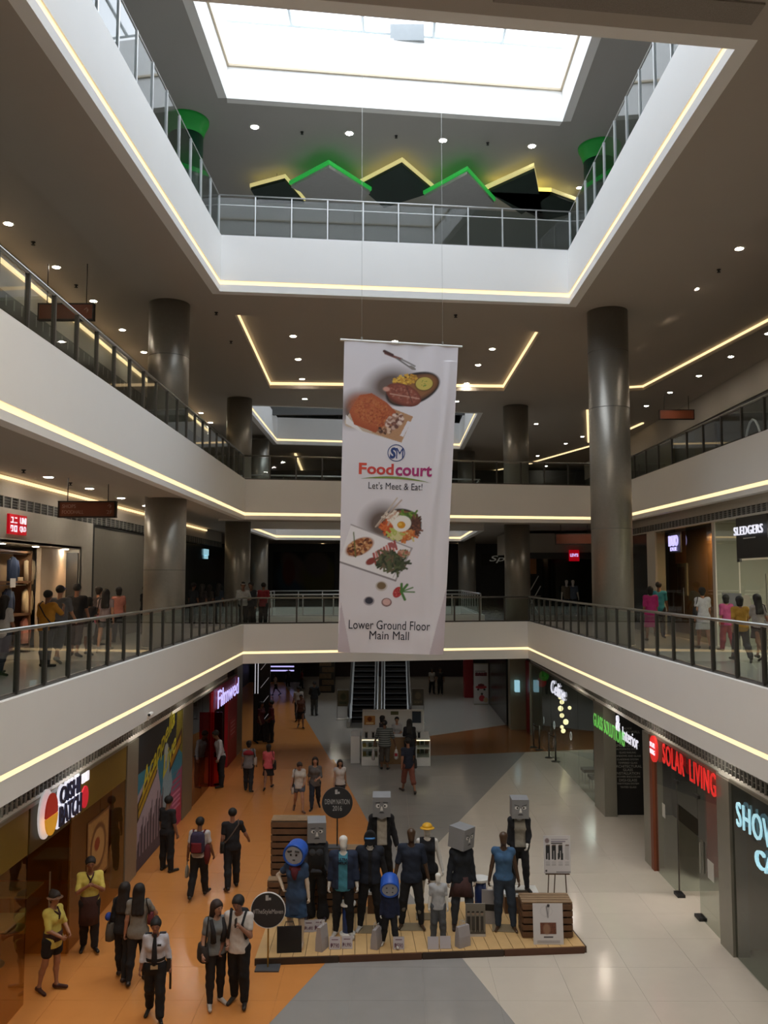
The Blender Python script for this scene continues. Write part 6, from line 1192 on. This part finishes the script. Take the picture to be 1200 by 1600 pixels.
for i, (dx, dz) in enumerate(((-.95, 0), (-.7, 0), (.98, 0))): c = np.array([kx+dx, ky+.3, .955]); g_ = thing('counter_item', c, ['left', 'middle', 'right'][i]+' small dark display stand on the kiosk counter', 'display stand'); put('stand', M().box(c+[0, 0, .10], (.09, .09, .2)), BLACK, g_); put('tray', M().box(c+[0, 0, .21], (.14, .12, .02)), STEEL, g_)
ES = mat('escalator_side', (.035, .035, .037), .3); ET = mat('escalator_tread', (.05, .05, .052), .4, .6); EG2 = glass('escalator_glass', (.25, .27, .28), 1.5)
sl = math.tan(D2(31)); e0 = 40.0
for j, (xa, xb, lab) in enumerate(((-1.85, -.45, 'left'), (-.28, 1.12, 'right'))):
    t = thing('escalator', ((xa+xb)/2, e0, 0), '%s dark escalator rising behind the white kiosk' % lab, 'escalator'); n = 20
    for i in range(n): y = e0+.9+i*.38; put('step', M().box(((xa+xb)/2, y+.2, .02+(i+1)*.38*sl-.05), (xb-xa-.36, .40, .10)).box(((xa+xb)/2, y+.01, .02+(i+.5)*.38*sl), (xb-xa-.36, .02, .38*sl)), ET, t); put('step_edge', M().box(((xa+xb)/2, y, .025+(i+1)*.38*sl), (xb-xa-.36, .03, .012)), mat('step_line', (.14, .14, .14), .4), t)
    put('landing_plate', M().box(((xa+xb)/2, e0+.2, .012), (xb-xa, 1.4, .024)), STEEL, t)
    for x in (xa+.08, xb-.08):
        pr = [(e0-.3, .02), (e0+.9, .02), (e0+8.5, 7.6*sl)]; sk_ = M(); V_ = []
        for dx in (-.09, .09):
            for (y, z) in pr: V_ += [(x+dx, y, max(0, z-.35)), (x+dx, y, z+.22)]
        sk_.add(V_, [(0, 2, 3, 1), (2, 4, 5, 3), (7, 9, 8, 6), (9, 11, 10, 8), (1, 3, 9, 7), (3, 5, 11, 9), (0, 1, 7, 6), (4, 10, 11, 5)]); put('skirt', sk_, STEEL, t)
        put('balustrade', M().add([(x, e0-.1, .22), (x, e0+.9, .22), (x, e0+8.5, 7.6*sl+.22), (x, e0+8.5, 7.6*sl+.92), (x, e0+.9, .92), (x, e0-.1, .92)], [(0, 1, 4, 5), (1, 2, 3, 4)]), EG2, t)
        put('handrail', M().tube([(x, e0, .45), (x, e0-.28, .55), (x, e0-.3, .80), (x, e0-.05, .95), (x, e0+.9, .95), (x, e0+8.5, 7.6*sl+.95)], .05, 8), mat('handrail_rubber', (.02, .02, .02), .4), t, True)
        put('light_edge', M().tube([(x, e0-.1, .24), (x, e0+.9, .24), (x, e0+8.5, 7.6*sl+.24)], .03, 6), LS, t)
for i, (px, py, top, hexes) in enumerate(((536, 1124, 1078, ('5A5238', '3E4028')), (653, 1130, 1076, ('4A4438', '6A5E48')))):
    p = onz(px, py); t = thing('poster_stand', p, ['left brown poster stand beside the escalators', 'right brown poster stand beside the escalators'][i], 'poster stand'); h = ony(px, top, p[1])[2]; w = .56
    put('frame', M().tube([p+[-w/2, 0, 0], p+[-w/2, 0, h], p+[w/2, 0, h], p+[w/2, 0, 0]], .014, 6), STEEL, t); put('foot', M().box(p+[0, 0, .015], (w+.1, .35, .03)), STEEL, t)
    A = Art(22, 30, hexes[0]); A.ell(.5, .6, .25, .3, hexes[1], 0, .4); A.rect(.15, .12, .85, .3, hexes[1], .2); A.mesh('print', flat(p+[0, -.01, h-.40], X, Z, w-.04, .72), t, smooth=False); put('board', M().box(p+[0, .01, h-.40], (w-.03, .02, .76)), DWOOD, t)
p = onx(227, 1120, -5.03); t = thing('security_camera', p, 'small white security camera on the left fascia above the poster', 'camera'); put('bracket', M().box(p+[.04, 0, -.02], (.08, .04, .10)), WHITE, t); put('camera_body', M().lathe(p+[.12, -.04, .06], [(.035, -.1), (.045, -.08), (.045, .08), (.03, .1)], 12, 1), WHITE, t, True); put('lens', M().ball(p+[.12, -.15, .06], .03, 10, 6), BLACK, t)
# ================================================================ PEOPLE
def person(fx, fy, hy, face, label, z=0., **k):
    p, H = size_at(fx, fy, hy, z); k.setdefault('near', fy > 1230); return figure('person', p, H, face, label, z=z, **k)
SK, SK2, SK3 = '8A5E46', 'A87A5E', '6E4A36'
def belt(col='1A1512', pouch=True):
    def fn(root, J, H):
        put('belt', M().loft([[(J['pel'][0]+.150*math.cos(a), J['pel'][1]+.125*math.sin(a), J['pel'][2]+.09*H+z) for a in np.linspace(0, 2*math.pi, 25)[:-1]] for z in (-.03, .015)]), cloth(col), root, True, local=True)
        if pouch: put('holster', M().box(J['hipL']+np.array([.13, 0, .02]), (.06, .10, .2)), BLACK, root, local=True); put('baton', M().tube([J['hipL']+[.15, .04, .08], J['hipL']+[.15, .06, -.38]], .018, 8), BLACK, root, True, local=True)
    return fn
def tie(root, J, H): put('necktie', M().loft([[(x*w, J['chest'][1]-.142+(.05 if z > .1 else 0), J['chest'][2]+z) for x in (-1, 0, 1)]+[(x*w, J['chest'][1]-.125+(.05 if z > .1 else 0), J['chest'][2]+z) for x in (1, -1)] for z, w in ((-.28, .02), (-.22, .045), (.05, .03), (.125, .022), (.14, .028), (.165, .03))]), cloth('141318'), root, True, local=True)
def badge(root, J, H): put('name_badge', M().box(J['chest']+np.array([.07, -.125, .02]), (.06, .01, .03)), BLACK, root, local=True); put('waist_card', M().box(J['pel']+np.array([0, -.15, .03*H]), (.11, .01, .06)), mat('card_tan', hexc('A89878'), .6), root, local=True); [put('epaulette', M().box(J['sh'+k]*.8+J['neck']*.2+np.array([0, 0, .055]), (.10, .05, .015)), cloth('2A2A34'), root, local=True) for k in 'LR']
def apron(col='3A1E1A', sash='3A2416', full=True):
    def fn(root, J, H):
        r_ = [[(J['pel'][0]+.165*(1+.06*k)*math.cos(a)*(1+.03*math.sin(7*a)*k), J['pel'][1]+.14*(1+.12*k)*math.sin(a), J['pel'][2]+z*H) for a in np.linspace(0, 2*math.pi, 29)[:-1]] for z, k in ((-.22, 1.6), (-.1, 1.2), (.0, .6), (.085, 0))]
        put('apron', M().loft(r_ if full else r_[2:]), cloth(col), root, True, local=True)
    return fn
def headband(col, brim=False):
    def fn(root, J, H):
        c, hr = J['head'], J['headrot']; put('headband' if not brim else 'visor', M().lathe((0, 0, 0), [(.053*H, -.012*H), (.056*H, 0), (.053*H, .014*H)], 20, caps=False).lathe((0, 0, 0), [(.05*H, 0), (.085*H, -.012*H)] if brim else [(.053*H, 0), (.054*H, .004)], 20, caps=False), cloth(col), root, True, local=True).location = tuple(c+hr([0, .004*H, .024*H]))
    return fn
def collar(col):
    def fn(root, J, H): put('collar', M().tube([J['neck']+[.07, -.035, -.01], J['chest']+[.012, -.125, .06], J['chest']+[-.02, -.128, -.02]], .016, 6).tube([J['neck']+[-.07, -.035, -.01], J['chest']+[.0, -.125, .05]], .016, 6), cloth(col), root, True, local=True)
    return fn
def carry(k, col, size=(.30, .12, .36), name='shopping_bag', mark=None):
    def fn(root, J, H):
        c = J['wr'+k]+J['fd'+k]*.10+np.array([0, 0, -.08-size[2]/2]); w, d, hh = size
        o = put(name, M().loft([[(c[0]+d/2*q*math.cos(a), c[1]+w/2*q*math.sin(a), c[2]+zz*hh) for a in np.linspace(0, 2*math.pi, 15)[:-1]] for zz, q in ((-.5, .8), (-.4, 1.05), (.1, 1), (.4, .6), (.5, .25))]), mat('plastic_'+col, hexc(col), .4), root, True, local=True)
        put('loop', M().tube([c+[0, 0, hh*.45], J['wr'+k]+J['fd'+k]*.09], .012, 6), mat('plastic_'+col, hexc(col), .4), o, local=True)
        if mark: put('print', M().box(c+np.array([0, w/2*1.0, 0]), (.10, .012, .10)), mat('mark_'+mark, hexc(mark), .5), o, local=True)
    return fn
# ---- ground floor, near
person(241, 1592, 1438, 8, 'woman guard in white shirt, black tie and trousers walking in front', skin='8E5F48', fem=True, pose=dict(lean=2, L=(14, 4), R=(-8, 16), la=(-6, 12, 18), ra=(4, 10, 14), head=(8, 0, 0)), top=(2, 'B8B6BE', -.06, .016), bottom=('pants', '121114', 1.25), hair=('bun', '15100E'), extra=both(tie, belt(), badge))
person(336, 1570, 1409, 28, 'woman in grey tee with long brown hair holding her companion by the arm', skin='A9806A', fem=True, pose=dict(lean=1, L=(-3, 4), R=(6, 2), la=(18, 4, 62, 20), ra=(2, 12, 30), head=(6, 22, 0)), top=(.6, '6E7274', .02), bottom=('tights', '1A1718'), hair=('long', '2C1C16'), shoes='B9B2AC', extra=both(bagx('R', '2A2422', (.32, .16, .26), .34), lambda r, J, H: put('dark_vest', M().tube([J['shR']+[.04, -.07, .05], J['chest']+[-.09, -.13, -.02], J['waist']+[-.08, -.12, .02]], [.03, .04, .05], 8).tube([J['shL']+[-.04, -.07, .05], J['chest']+[.09, -.13, -.02], J['waist']+[.08, -.12, .02]], [.03, .04, .05], 8), cloth('1E1C1E'), r, True, local=True)))
person(372, 1571, 1401, -8, 'man in pale polo with backpack straps and his hand on his chin', skin='8E6450', pose=dict(lean=2, L=(4, 6), R=(-6, 8), la=(20, 8, 128, 38), ra=(4, 10, 16), head=(14, -6, 0)), top=(.6, 'C4BEBA', .03), bottom=('pants', '121013', 1.1), hair=('short', '15100F'), shoes='2C2826', extra=lambda r, J, H: [put('backpack_strap', M().tube([J['sh'+k]*.72+J['neck']*.28+[0, .09, .0], J['sh'+k]*.72+J['neck']*.28+[0, -.01, .088], J['chest']+[s*.10, -.142, .02], J['waist']+[s*.15, -.10, .02], J['waist']+[s*.15, .06, .0]], .022, 6), cloth('17161A'), r, True, local=True) for k, s in (('L', 1), ('R', -1))]+[put('backpack', M().loft([[(J['chest'][0]+.14*q*math.cos(a), J['chest'][1]+.17+.07*q*math.sin(a), J['chest'][2]+z) for a in np.linspace(0, 2*math.pi, 17)[:-1]] for z, q in ((-.26, .8), (-.2, 1), (.1, 1), (.16, .7))]), cloth('17161A'), r, True, local=True), put('phone', M().box(J['wrL']+J['fdL']*.1, (.02, .07, .13)), BLACK, r, local=True)])
person(191, 1530, 1384, 172, 'long haired woman seen from behind in black carrying a grey shoulder bag', skin='9A705A', fem=True, pose=dict(STEP), top=(1.4, '17161A', .03), bottom=('tights', '141214'), hair=('long', '1E1512'), shoes='2A1C1A', extra=both(bagx('L', '4A443C', (.36, .16, .30), .36), lambda r, J, H: put('blue_scarf', M().ball(J['hipL']+np.array([.16, .06, .22]), (.06, .08, .07), 10, 7), cloth('1E3A8A'), r, True, local=True)))
person(214, 1536, 1386, 184, 'long haired woman seen from behind in a grey tee lifting her right elbow', skin='9A705A', fem=True, pose=dict(STEP, ra=(30, 26, 105, 30), L=(-8, 10), R=(10, 4)), top=(.55, '77736C', .05), bottom=('tights', '151316'), hair=('long', '16100E'), shoes='1E1412', extra=bagx('R', '5A1A1E', (.22, .10, .18), .12))
person(138, 1487, 1343, 22, 'waiter in yellow shirt and brown apron with clasped hands', skin='8A5A42', pose=dict(lean=0, L=(4, 4), R=(-4, 12, 0), la=(30, 10, 112, 48), ra=(30, 10, 112, 48), head=(6, 0, 0)), top=(.85, 'C8B85A', -.03, .013), bottom=('pants', '1A1416', 1.15), hair=('short', '1A1210'), shoes='1A1616', extra=both(apron(), headband('8A8468'), collar('3A1C18')))
person(80, 1549, 1396, 68, 'waitress in yellow tunic and brown visor standing at the noodle shop door', skin='9A6C52', fem=True, pose=dict(lean=0, L=(3, 4), R=(-8, 6, 4), la=(20, 8, 50, 40), ra=(20, 8, 50, 40), head=(6, -14, 0)), top=(.9, 'C4B458', .07, .014), bottom=('shorts', '17141A', .5), hair=('bun', '20150F'), shoes='3A1A16', extra=both(apron('3A2018', full=False), headband('6A4A34', True), collar('3A1C18')))
person(260, 1361, 1246, 150, 'man in black shirt and trousers looking at the show poster', skin='7E5844', pose=dict(STAND, L=(2, 2, 4), R=(0, 2, 6), head=(4, 10, 0)), top=(.8, '1D1C20', .02), bottom=('pants', '121114', 1.15), extra=belt('0C0B0C', False))
person(310, 1403, 1281, 176, 'man from behind in white shirt with a purple patterned backpack', skin='7A523E', pose=dict(WALK, la=(-6, 10, 20), ra=(8, 12, 16), L=(-12, 16), R=(14, 4)), top=(.6, 'B8B4B4', .0), bottom=('pants', '121013', 1.2), extra=both(backpack('2E2440', '6A1420'), lambda r, J, H: put('red_jacket', M().loft([[(J['hipR'][0]-.10+.07*q*math.cos(a), J['hipR'][1]+.02+.10*q*math.sin(a), J['hipR'][2]+.06+z) for a in np.linspace(0, 2*math.pi, 13)[:-1]] for z, q in ((-.2, .5), (-.05, 1.1), (.12, .9), (.2, .5))]), cloth('5A1218'), r, True, local=True), carry('L', '8A8A82', (.18, .08, .26))))
person(362, 1389, 1267, 196, 'man from behind in black tee with a small sling bag', skin='8E6450', pose=dict(WALK2, L=(-10, 12), R=(10, 4), la=(-4, 8, 12), ra=(8, 26, 40)), top=(.6, '17161A', .03), bottom=('pants', '151417', 1.15), extra=sling('5A4A40', 'L', '22201E', (.20, .10, .22)))
# ---- ground floor, middle
person(345, 1229, 1141, -62, 'man in white shirt and black trousers beside the red store entrance', skin=SK3, pose=dict(STAND, lean=12, head=(20, 0, 0), la=(10, 20, 20), ra=(14, 14, 24), L=(4, 2, 8), R=(-2, 4, 8)), top=(2, 'A9A6AA', .0), bottom=('pants', '131215', 1.2), extra=belt('0C0B0C', False))
person(388, 1237, 1160, 178, 'woman from behind in grey and red top with a white shoulder bag', skin=SK, fem=True, pose=STEP, top=(.6, '6E686A', .05), bottom=('pants', '1C1B20', 1.1), hair=('bun', '18110F'), extra=both(bagx('R', 'A89E98', (.2, .1, .24), .20), lambda r, J, H: put('red_yoke', M().loft([[(J['neck'][0]+x*math.cos(a), J['neck'][1]+y*math.sin(a), J['neck'][2]+z) for a in np.linspace(0, 2*math.pi, 21)[:-1]] for z, x, y in ((-.16, .20, .13), (-.08, .19, .125), (-.02, .10, .09))]), cloth('8A2030'), r, True, local=True)), wide=1.08)
person(419, 1234, 1164, 184, 'woman from behind in coral pink top and black skirt', skin=SK, fem=True, pose=WALK2, top=(.8, 'C2545C', .04), bottom=('skirt', '17151A', .2), hair=('bob', '18110F'), extra=bagx('R', '17161A', (.26, .12, .28), .26))
person(467, 1269, 1190, 12, 'woman in white tee and denim shorts looking down at her friend', skin='A87C64', fem=True, pose=dict(WALK, head=(26, 10, 0), la=(14, 8, 50, 30), ra=(4, 14, 12)), top=(.6, 'BDB8B4', .04), bottom=('shorts', '5A6478', .32), hair=('pony', '2A1A14'), shoes='6A4A3A', extra=bagx('R', 'B8AFA8', (.16, .08, .2), .42))
person(492, 1265, 1184, 4, 'woman in grey blouse and blue jeans walking beside the girl in shorts', skin='A87C64', fem=True, pose=dict(WALK2, la=(16, 8, 70, 40)), top=(1.1, '5E5A5A', .06), bottom=('jeans', '222A38'), hair=('long', '1E1410'))
person(531, 1263, 1189, 10, 'long haired woman in white tank top behind the slate round sign', skin='A07860', fem=True, pose=STEP, top=(.15, 'BEB8B6', .03), bottom=('jeans', '2A2A32'), hair=('long', '1A120F'))
person(407, 1161, 1098, 60, 'woman in dark red top talking beside the striped black panel', skin=SK3, fem=True, pose=STEP, top=(.7, '4A141C', .06), bottom=('tights', '17151A'), hair=('long', '16100E'), near=False)
person(424, 1160, 1096, -70, 'man in dark red shirt facing the woman by the striped panel', skin=SK3, pose=dict(STAND, la=(10, 8, 50, 40)), top=(.9, '5A1018', .03), bottom=('pants', '121114', 1.1), near=False)
person(470, 1138, 1086, 6, 'woman in brown top and black skirt walking towards the atrium', skin=SK3, fem=True, pose=WALK, top=(.4, '5A3A2E', .02), bottom=('skirt', '141216', .24), hair=('bun', '18110F'), near=False)
person(466, 1127, 1073, 190, 'person in white shirt walking behind the woman in black skirt', skin=SK3, pose=WALK2, top=(.8, '9A948E', .03), bottom=('pants', '18171A', 1.1), near=False)
person(491, 1118, 1066, 176, 'man from behind in black jacket and grey trousers', skin=SK3, pose=dict(STAND, la=(14, 14, 60, 30), ra=(14, 14, 60, 30)), top=(2, '131316', .04, .03), bottom=('pants', '3E4240', 1.2), near=False)
person(431, 1087, 1053, -80, 'distant woman striding left in white top and black skirt', skin=SK3, fem=True, pose=WALK, top=(.6, 'B0AAA8', .0), bottom=('skirt', '121114', .2), near=False, hair=('pony', '16100E'))
person(471, 1077, 1046, 100, 'distant person in red top standing in the dark hall', skin=SK3, pose=STEP, top=(.9, '6A1218', .05), bottom=('pants', '141316', 1.1), near=False)
person(450, 1073, 1044, 40, 'distant dark dressed person near the violet lit counter', skin=SK3, pose=STAND, top=(.8, '2A2426', .03), bottom=('pants', '1E1A1A', 1.1), near=False)
person(675, 1085, 1045, 8, 'distant woman in grey white top right of the escalators', skin=SK3, fem=True, pose=STEP, top=(.6, '8E8A88', .03), bottom=('pants', '131215', 1.1), hair=('long', '16100E'), near=False)
person(688, 1085, 1044, -6, 'distant man in black beside the woman in grey white top', skin=SK3, pose=STAND, top=(.7, '141417', .03), bottom=('pants', '111013', 1.1), near=False)
# ---- at the kiosk
STR = mat('stripes', hexc('3A3E3E'), .85)
nt = STR.node_tree; wv = nt.nodes.new('ShaderNodeTexWave'); wv.bands_direction = 'Z'; wv.inputs['Scale'].default_value = 4.2; rp = nt.nodes.new('ShaderNodeMix'); rp.data_type = 'RGBA'; rp.inputs[6].default_value = (*hexc('26292B'), 1); rp.inputs[7].default_value = (*hexc('787C78'), 1)
tc = nt.nodes.new('ShaderNodeTexCoord'); nt.links.new(tc.outputs['Object'], wv.inputs['Vector']); nt.links.new(wv.outputs['Fac'], rp.inputs[0]); nt.links.new(rp.outputs[2], nt.nodes['Principled BSDF'].inputs['Base Color'])
person(601, 1202, 1127, 178, 'stout man in striped polo carrying white plastic bags at the kiosk', skin=SK3, pose=dict(STAND, la=(2, 18, 8), ra=(2, 18, 8)), top=(.9, STR, .05, .03), bottom=('shorts', '4A443E', 1.3), near=True, wide=1.22, extra=both(carry('L', 'B8B4B2', (.26, .12, .38)), carry('R', 'BCB8B6', (.30, .14, .34), mark='A02030')))
person(638, 1240, 1155, 196, 'man in navy tee and rust shorts walking past the kiosk', skin=SK, pose=dict(WALK, L=(20, 6), R=(-20, 12)), top=(.6, '1C2030', .05), bottom=('shorts', '7A4436', 1.05), shoes='2A221E', extra=bagx('R', '3A3634', (.2, .1, .28), .34))
p = onz(639, 1199); figure('person', (kx+.62, ky-.15), 1.66, 176, 'woman in black with dark hair leaning at the kiosk counter', skin=SK3, fem=True, pose=dict(STAND, lean=6, la=(30, 10, 60)), top=(1.1, '15141A', .05, .02), bottom=('pants', '16151A', 1.1), hair=('long', '120D0B'), near=True)
figure('person', (kx-.38, ky+1.1), 1.60, 110, 'woman in dark top standing inside the kiosk at the left', skin=SK, fem=True, pose=STAND, top=(.8, '2A2A30', .05), bottom=('pants', '1A191E', 1.1), hair=('bob', '120D0B'), near=False)
figure('person', (kx+.18, ky+1.3), 1.52, 0, 'kiosk seller in white shirt behind the counter', skin=SK2, fem=True, pose=dict(STAND, la=(24, 6, 60, 30), ra=(24, 6, 60, 30)), top=(.8, 'A9A6A6', .05), bottom=('pants', '1A191E', 1.1), hair=('pony', '120D0B'), near=False)
# ---- first level, left walkway
L = L1Z
person(2, 1056, 934, 165, 'person in white tee at the left edge of the lower walkway', z=L, skin=SK, fem=True, pose=STEP, top=(.7, 'A9A6A4', .05), bottom=('jeans', '1E2430'), hair=('long', '16100E'))
person(71, 1042, 925, 160, 'man in mustard shirt with a dark cross strap before the clothes shop', z=L, skin=SK3, pose=dict(STAND, ra=(40, 20, 110, 20)), top=(.8, 'A8741E', .04, .02), bottom=('jeans', '2A2C30'), wide=1.1, extra=sling('1E1614', 'R', '1E1A18'))
person(90, 1036, 917, 178, 'man in grey tee and a blue and red cap before the clothes shop', z=L, skin=SK2, pose=WALK, top=(.7, '5E5E62', .05, .022), bottom=('shorts', '34383A', 1.25), hair=('cap', '18110F', '1E2A7A'), shoes='8A8884', wide=1.1)
person(117, 1027, 916, 182, 'man in black tee standing right of the grey capped man', z=L, skin=SK, pose=STEP, top=(.7, '151418', .05), bottom=('shorts', '3A2A28', 1.2), wide=1.08)
person(137, 1024, 936, 174, 'child with dark hair and light shorts beside the man in black tee', z=L, skin=SK3, fem=True, pose=STEP, top=(.5, '1E1C20', .03), bottom=('shorts', '8A8684', .6), hair=('bob', '120D0B'))
person(163, 1019, 922, 190, 'long haired woman in black shorts with a pink shoulder bag', z=L, skin=SK2, fem=True, pose=WALK2, top=(.5, '8E7E80', .03), bottom=('shorts', '17151A', .35), hair=('long', '120D0B'), shoes='A09A98', extra=bagx('L', 'C86A88', (.28, .12, .20), .34))
person(152, 1008, 919, 150, 'woman in dark top half hidden behind the pink bag woman', z=L, skin=SK, fem=True, pose=STAND, top=(.6, '2A2224', .03), bottom=('jeans', '1E1C22'), hair=('bun', '18110F'), near=False)
person(184, 1004, 919, 215, 'woman in salmon top touching her face by the grey hoarding', z=L, skin=SK, fem=True, pose=dict(STAND, la=(40, 20, 120, 30)), top=(.6, '9A6258', .03), bottom=('jeans', '1E1C22'), hair=('bob', '18110F'), near=False)
person(225, 991, 917, 140, 'man in dark clothes at the left of the thick grey column', z=L, skin=SK, pose=STAND, top=(.7, '1E1E22', .03), bottom=('pants', '17161A', 1.1), near=False)
for fx, hy, c, lab, fem in ((301, 912, '1B2028', 'leftmost dark person of the group behind the left column', False), (315, 914, '231E20', 'second dark person of the group behind the left column', True), (326, 915, '3A3430', 'woman in pale top of the group behind the left column', True), (341, 913, '1E2A38', 'rightmost person in blue of the group behind the left column', True)):
    person(fx, 981 if fx < 320 else 979, hy, 150, lab, z=L, skin=SK3, fem=fem, pose=STAND, top=(.7, c, .03), bottom=('jeans', '16151A'), hair=('long' if fem else 'short', '120D0B'), near=False)
person(379, 986, 911, 20, 'guard in white cap and grey shirt at the corner of the far railing', z=L, skin=SK3, pose=dict(STAND, la=(26, 14, 70, 30)), top=(.8, '8E8C88', .0), bottom=('pants', '141316', 1.1), hair=('cap', '120D0B', 'A8A6A2'), near=False)
person(393, 984, 911, -30, 'person in dark jacket leaning beside the corner guard', z=L, skin=SK3, pose=dict(STAND, lean=6), top=(2, '1C1C22', .04), bottom=('pants', '18171A', 1.1), near=False)
person(411, 981, 912, 170, 'boy in red tee standing behind the far railing', z=L, skin=SK3, pose=STAND, top=(.7, '7A1820', .04), bottom=('pants', '141316', 1.1), near=False)
# ---- first level, right walkway
person(1018, 1003, 919, 180, 'woman in magenta dress on the right walkway', z=L, skin=SK, fem=True, pose=STEP, top=(.9, 'A8256E', .08, .02), bottom=('skirt', 'A8256E', .26), hair=('bob', '120D0B'), wide=1.1, near=False)
person(1031, 997, 912, 160, 'man in teal tee beyond the woman in magenta', z=L, skin=SK3, pose=STEP, top=(.7, '1E6E7E', .04), bottom=('pants', '1E1E24', 1.1), near=False)
person(1100, 1015, 921, 178, 'woman in short white dress with a black shoulder bag', z=L, skin=SK, fem=True, pose=STEP, top=(.6, 'A4A2A4', .10, .018), bottom=('skirt', 'A4A2A4', .2), hair=('bun', '120D0B'), extra=bagx('L', '1A181A', (.18, .1, .24), .2), near=True)
person(1137, 1019, 932, 185, 'short woman in pink blouse and red trousers on the right walkway', z=L, skin=SK, fem=True, pose=STEP, top=(.9, '9A3E68', .06), bottom=('pants', '8A2A34', 1.1), hair=('bob', '120D0B'), near=True)
person(1159, 1035, 933, 176, 'woman in mustard top and black trousers on the right walkway', z=L, skin=SK, fem=True, pose=WALK, top=(.8, '9A7426', .05), bottom=('pants', '1E1D22', 1.1), hair=('bob', '120D0B'), near=True, wide=1.08)
person(1187, 1032, 930, 190, 'long haired woman with a white bag at the right edge of the walkway', z=L, skin=SK, fem=True, pose=WALK2, top=(.7, '8E8884', .02), bottom=('skirt', '3A2E2A', .18), hair=('long', '120D0B'), extra=bagx('R', 'A8A4A4', (.3, .12, .28), .3), near=True)
for i, (fx, c) in enumerate(((886, '6A6258'), (896, '5A6A80'))):
    p = onz(fx, 963, L); figure('mannequin', p, 1.75, 0, ['left pale shop mannequin in beige by the corner shop', 'right shop mannequin in blue denim by the corner shop'][i], skin=MW, pose=HANG, top=(.7, c, .04), bottom=('jeans', '26303E'), z=L, near=False, head='egg', **{k: v for k, v in MN.items() if k not in ('head',)})
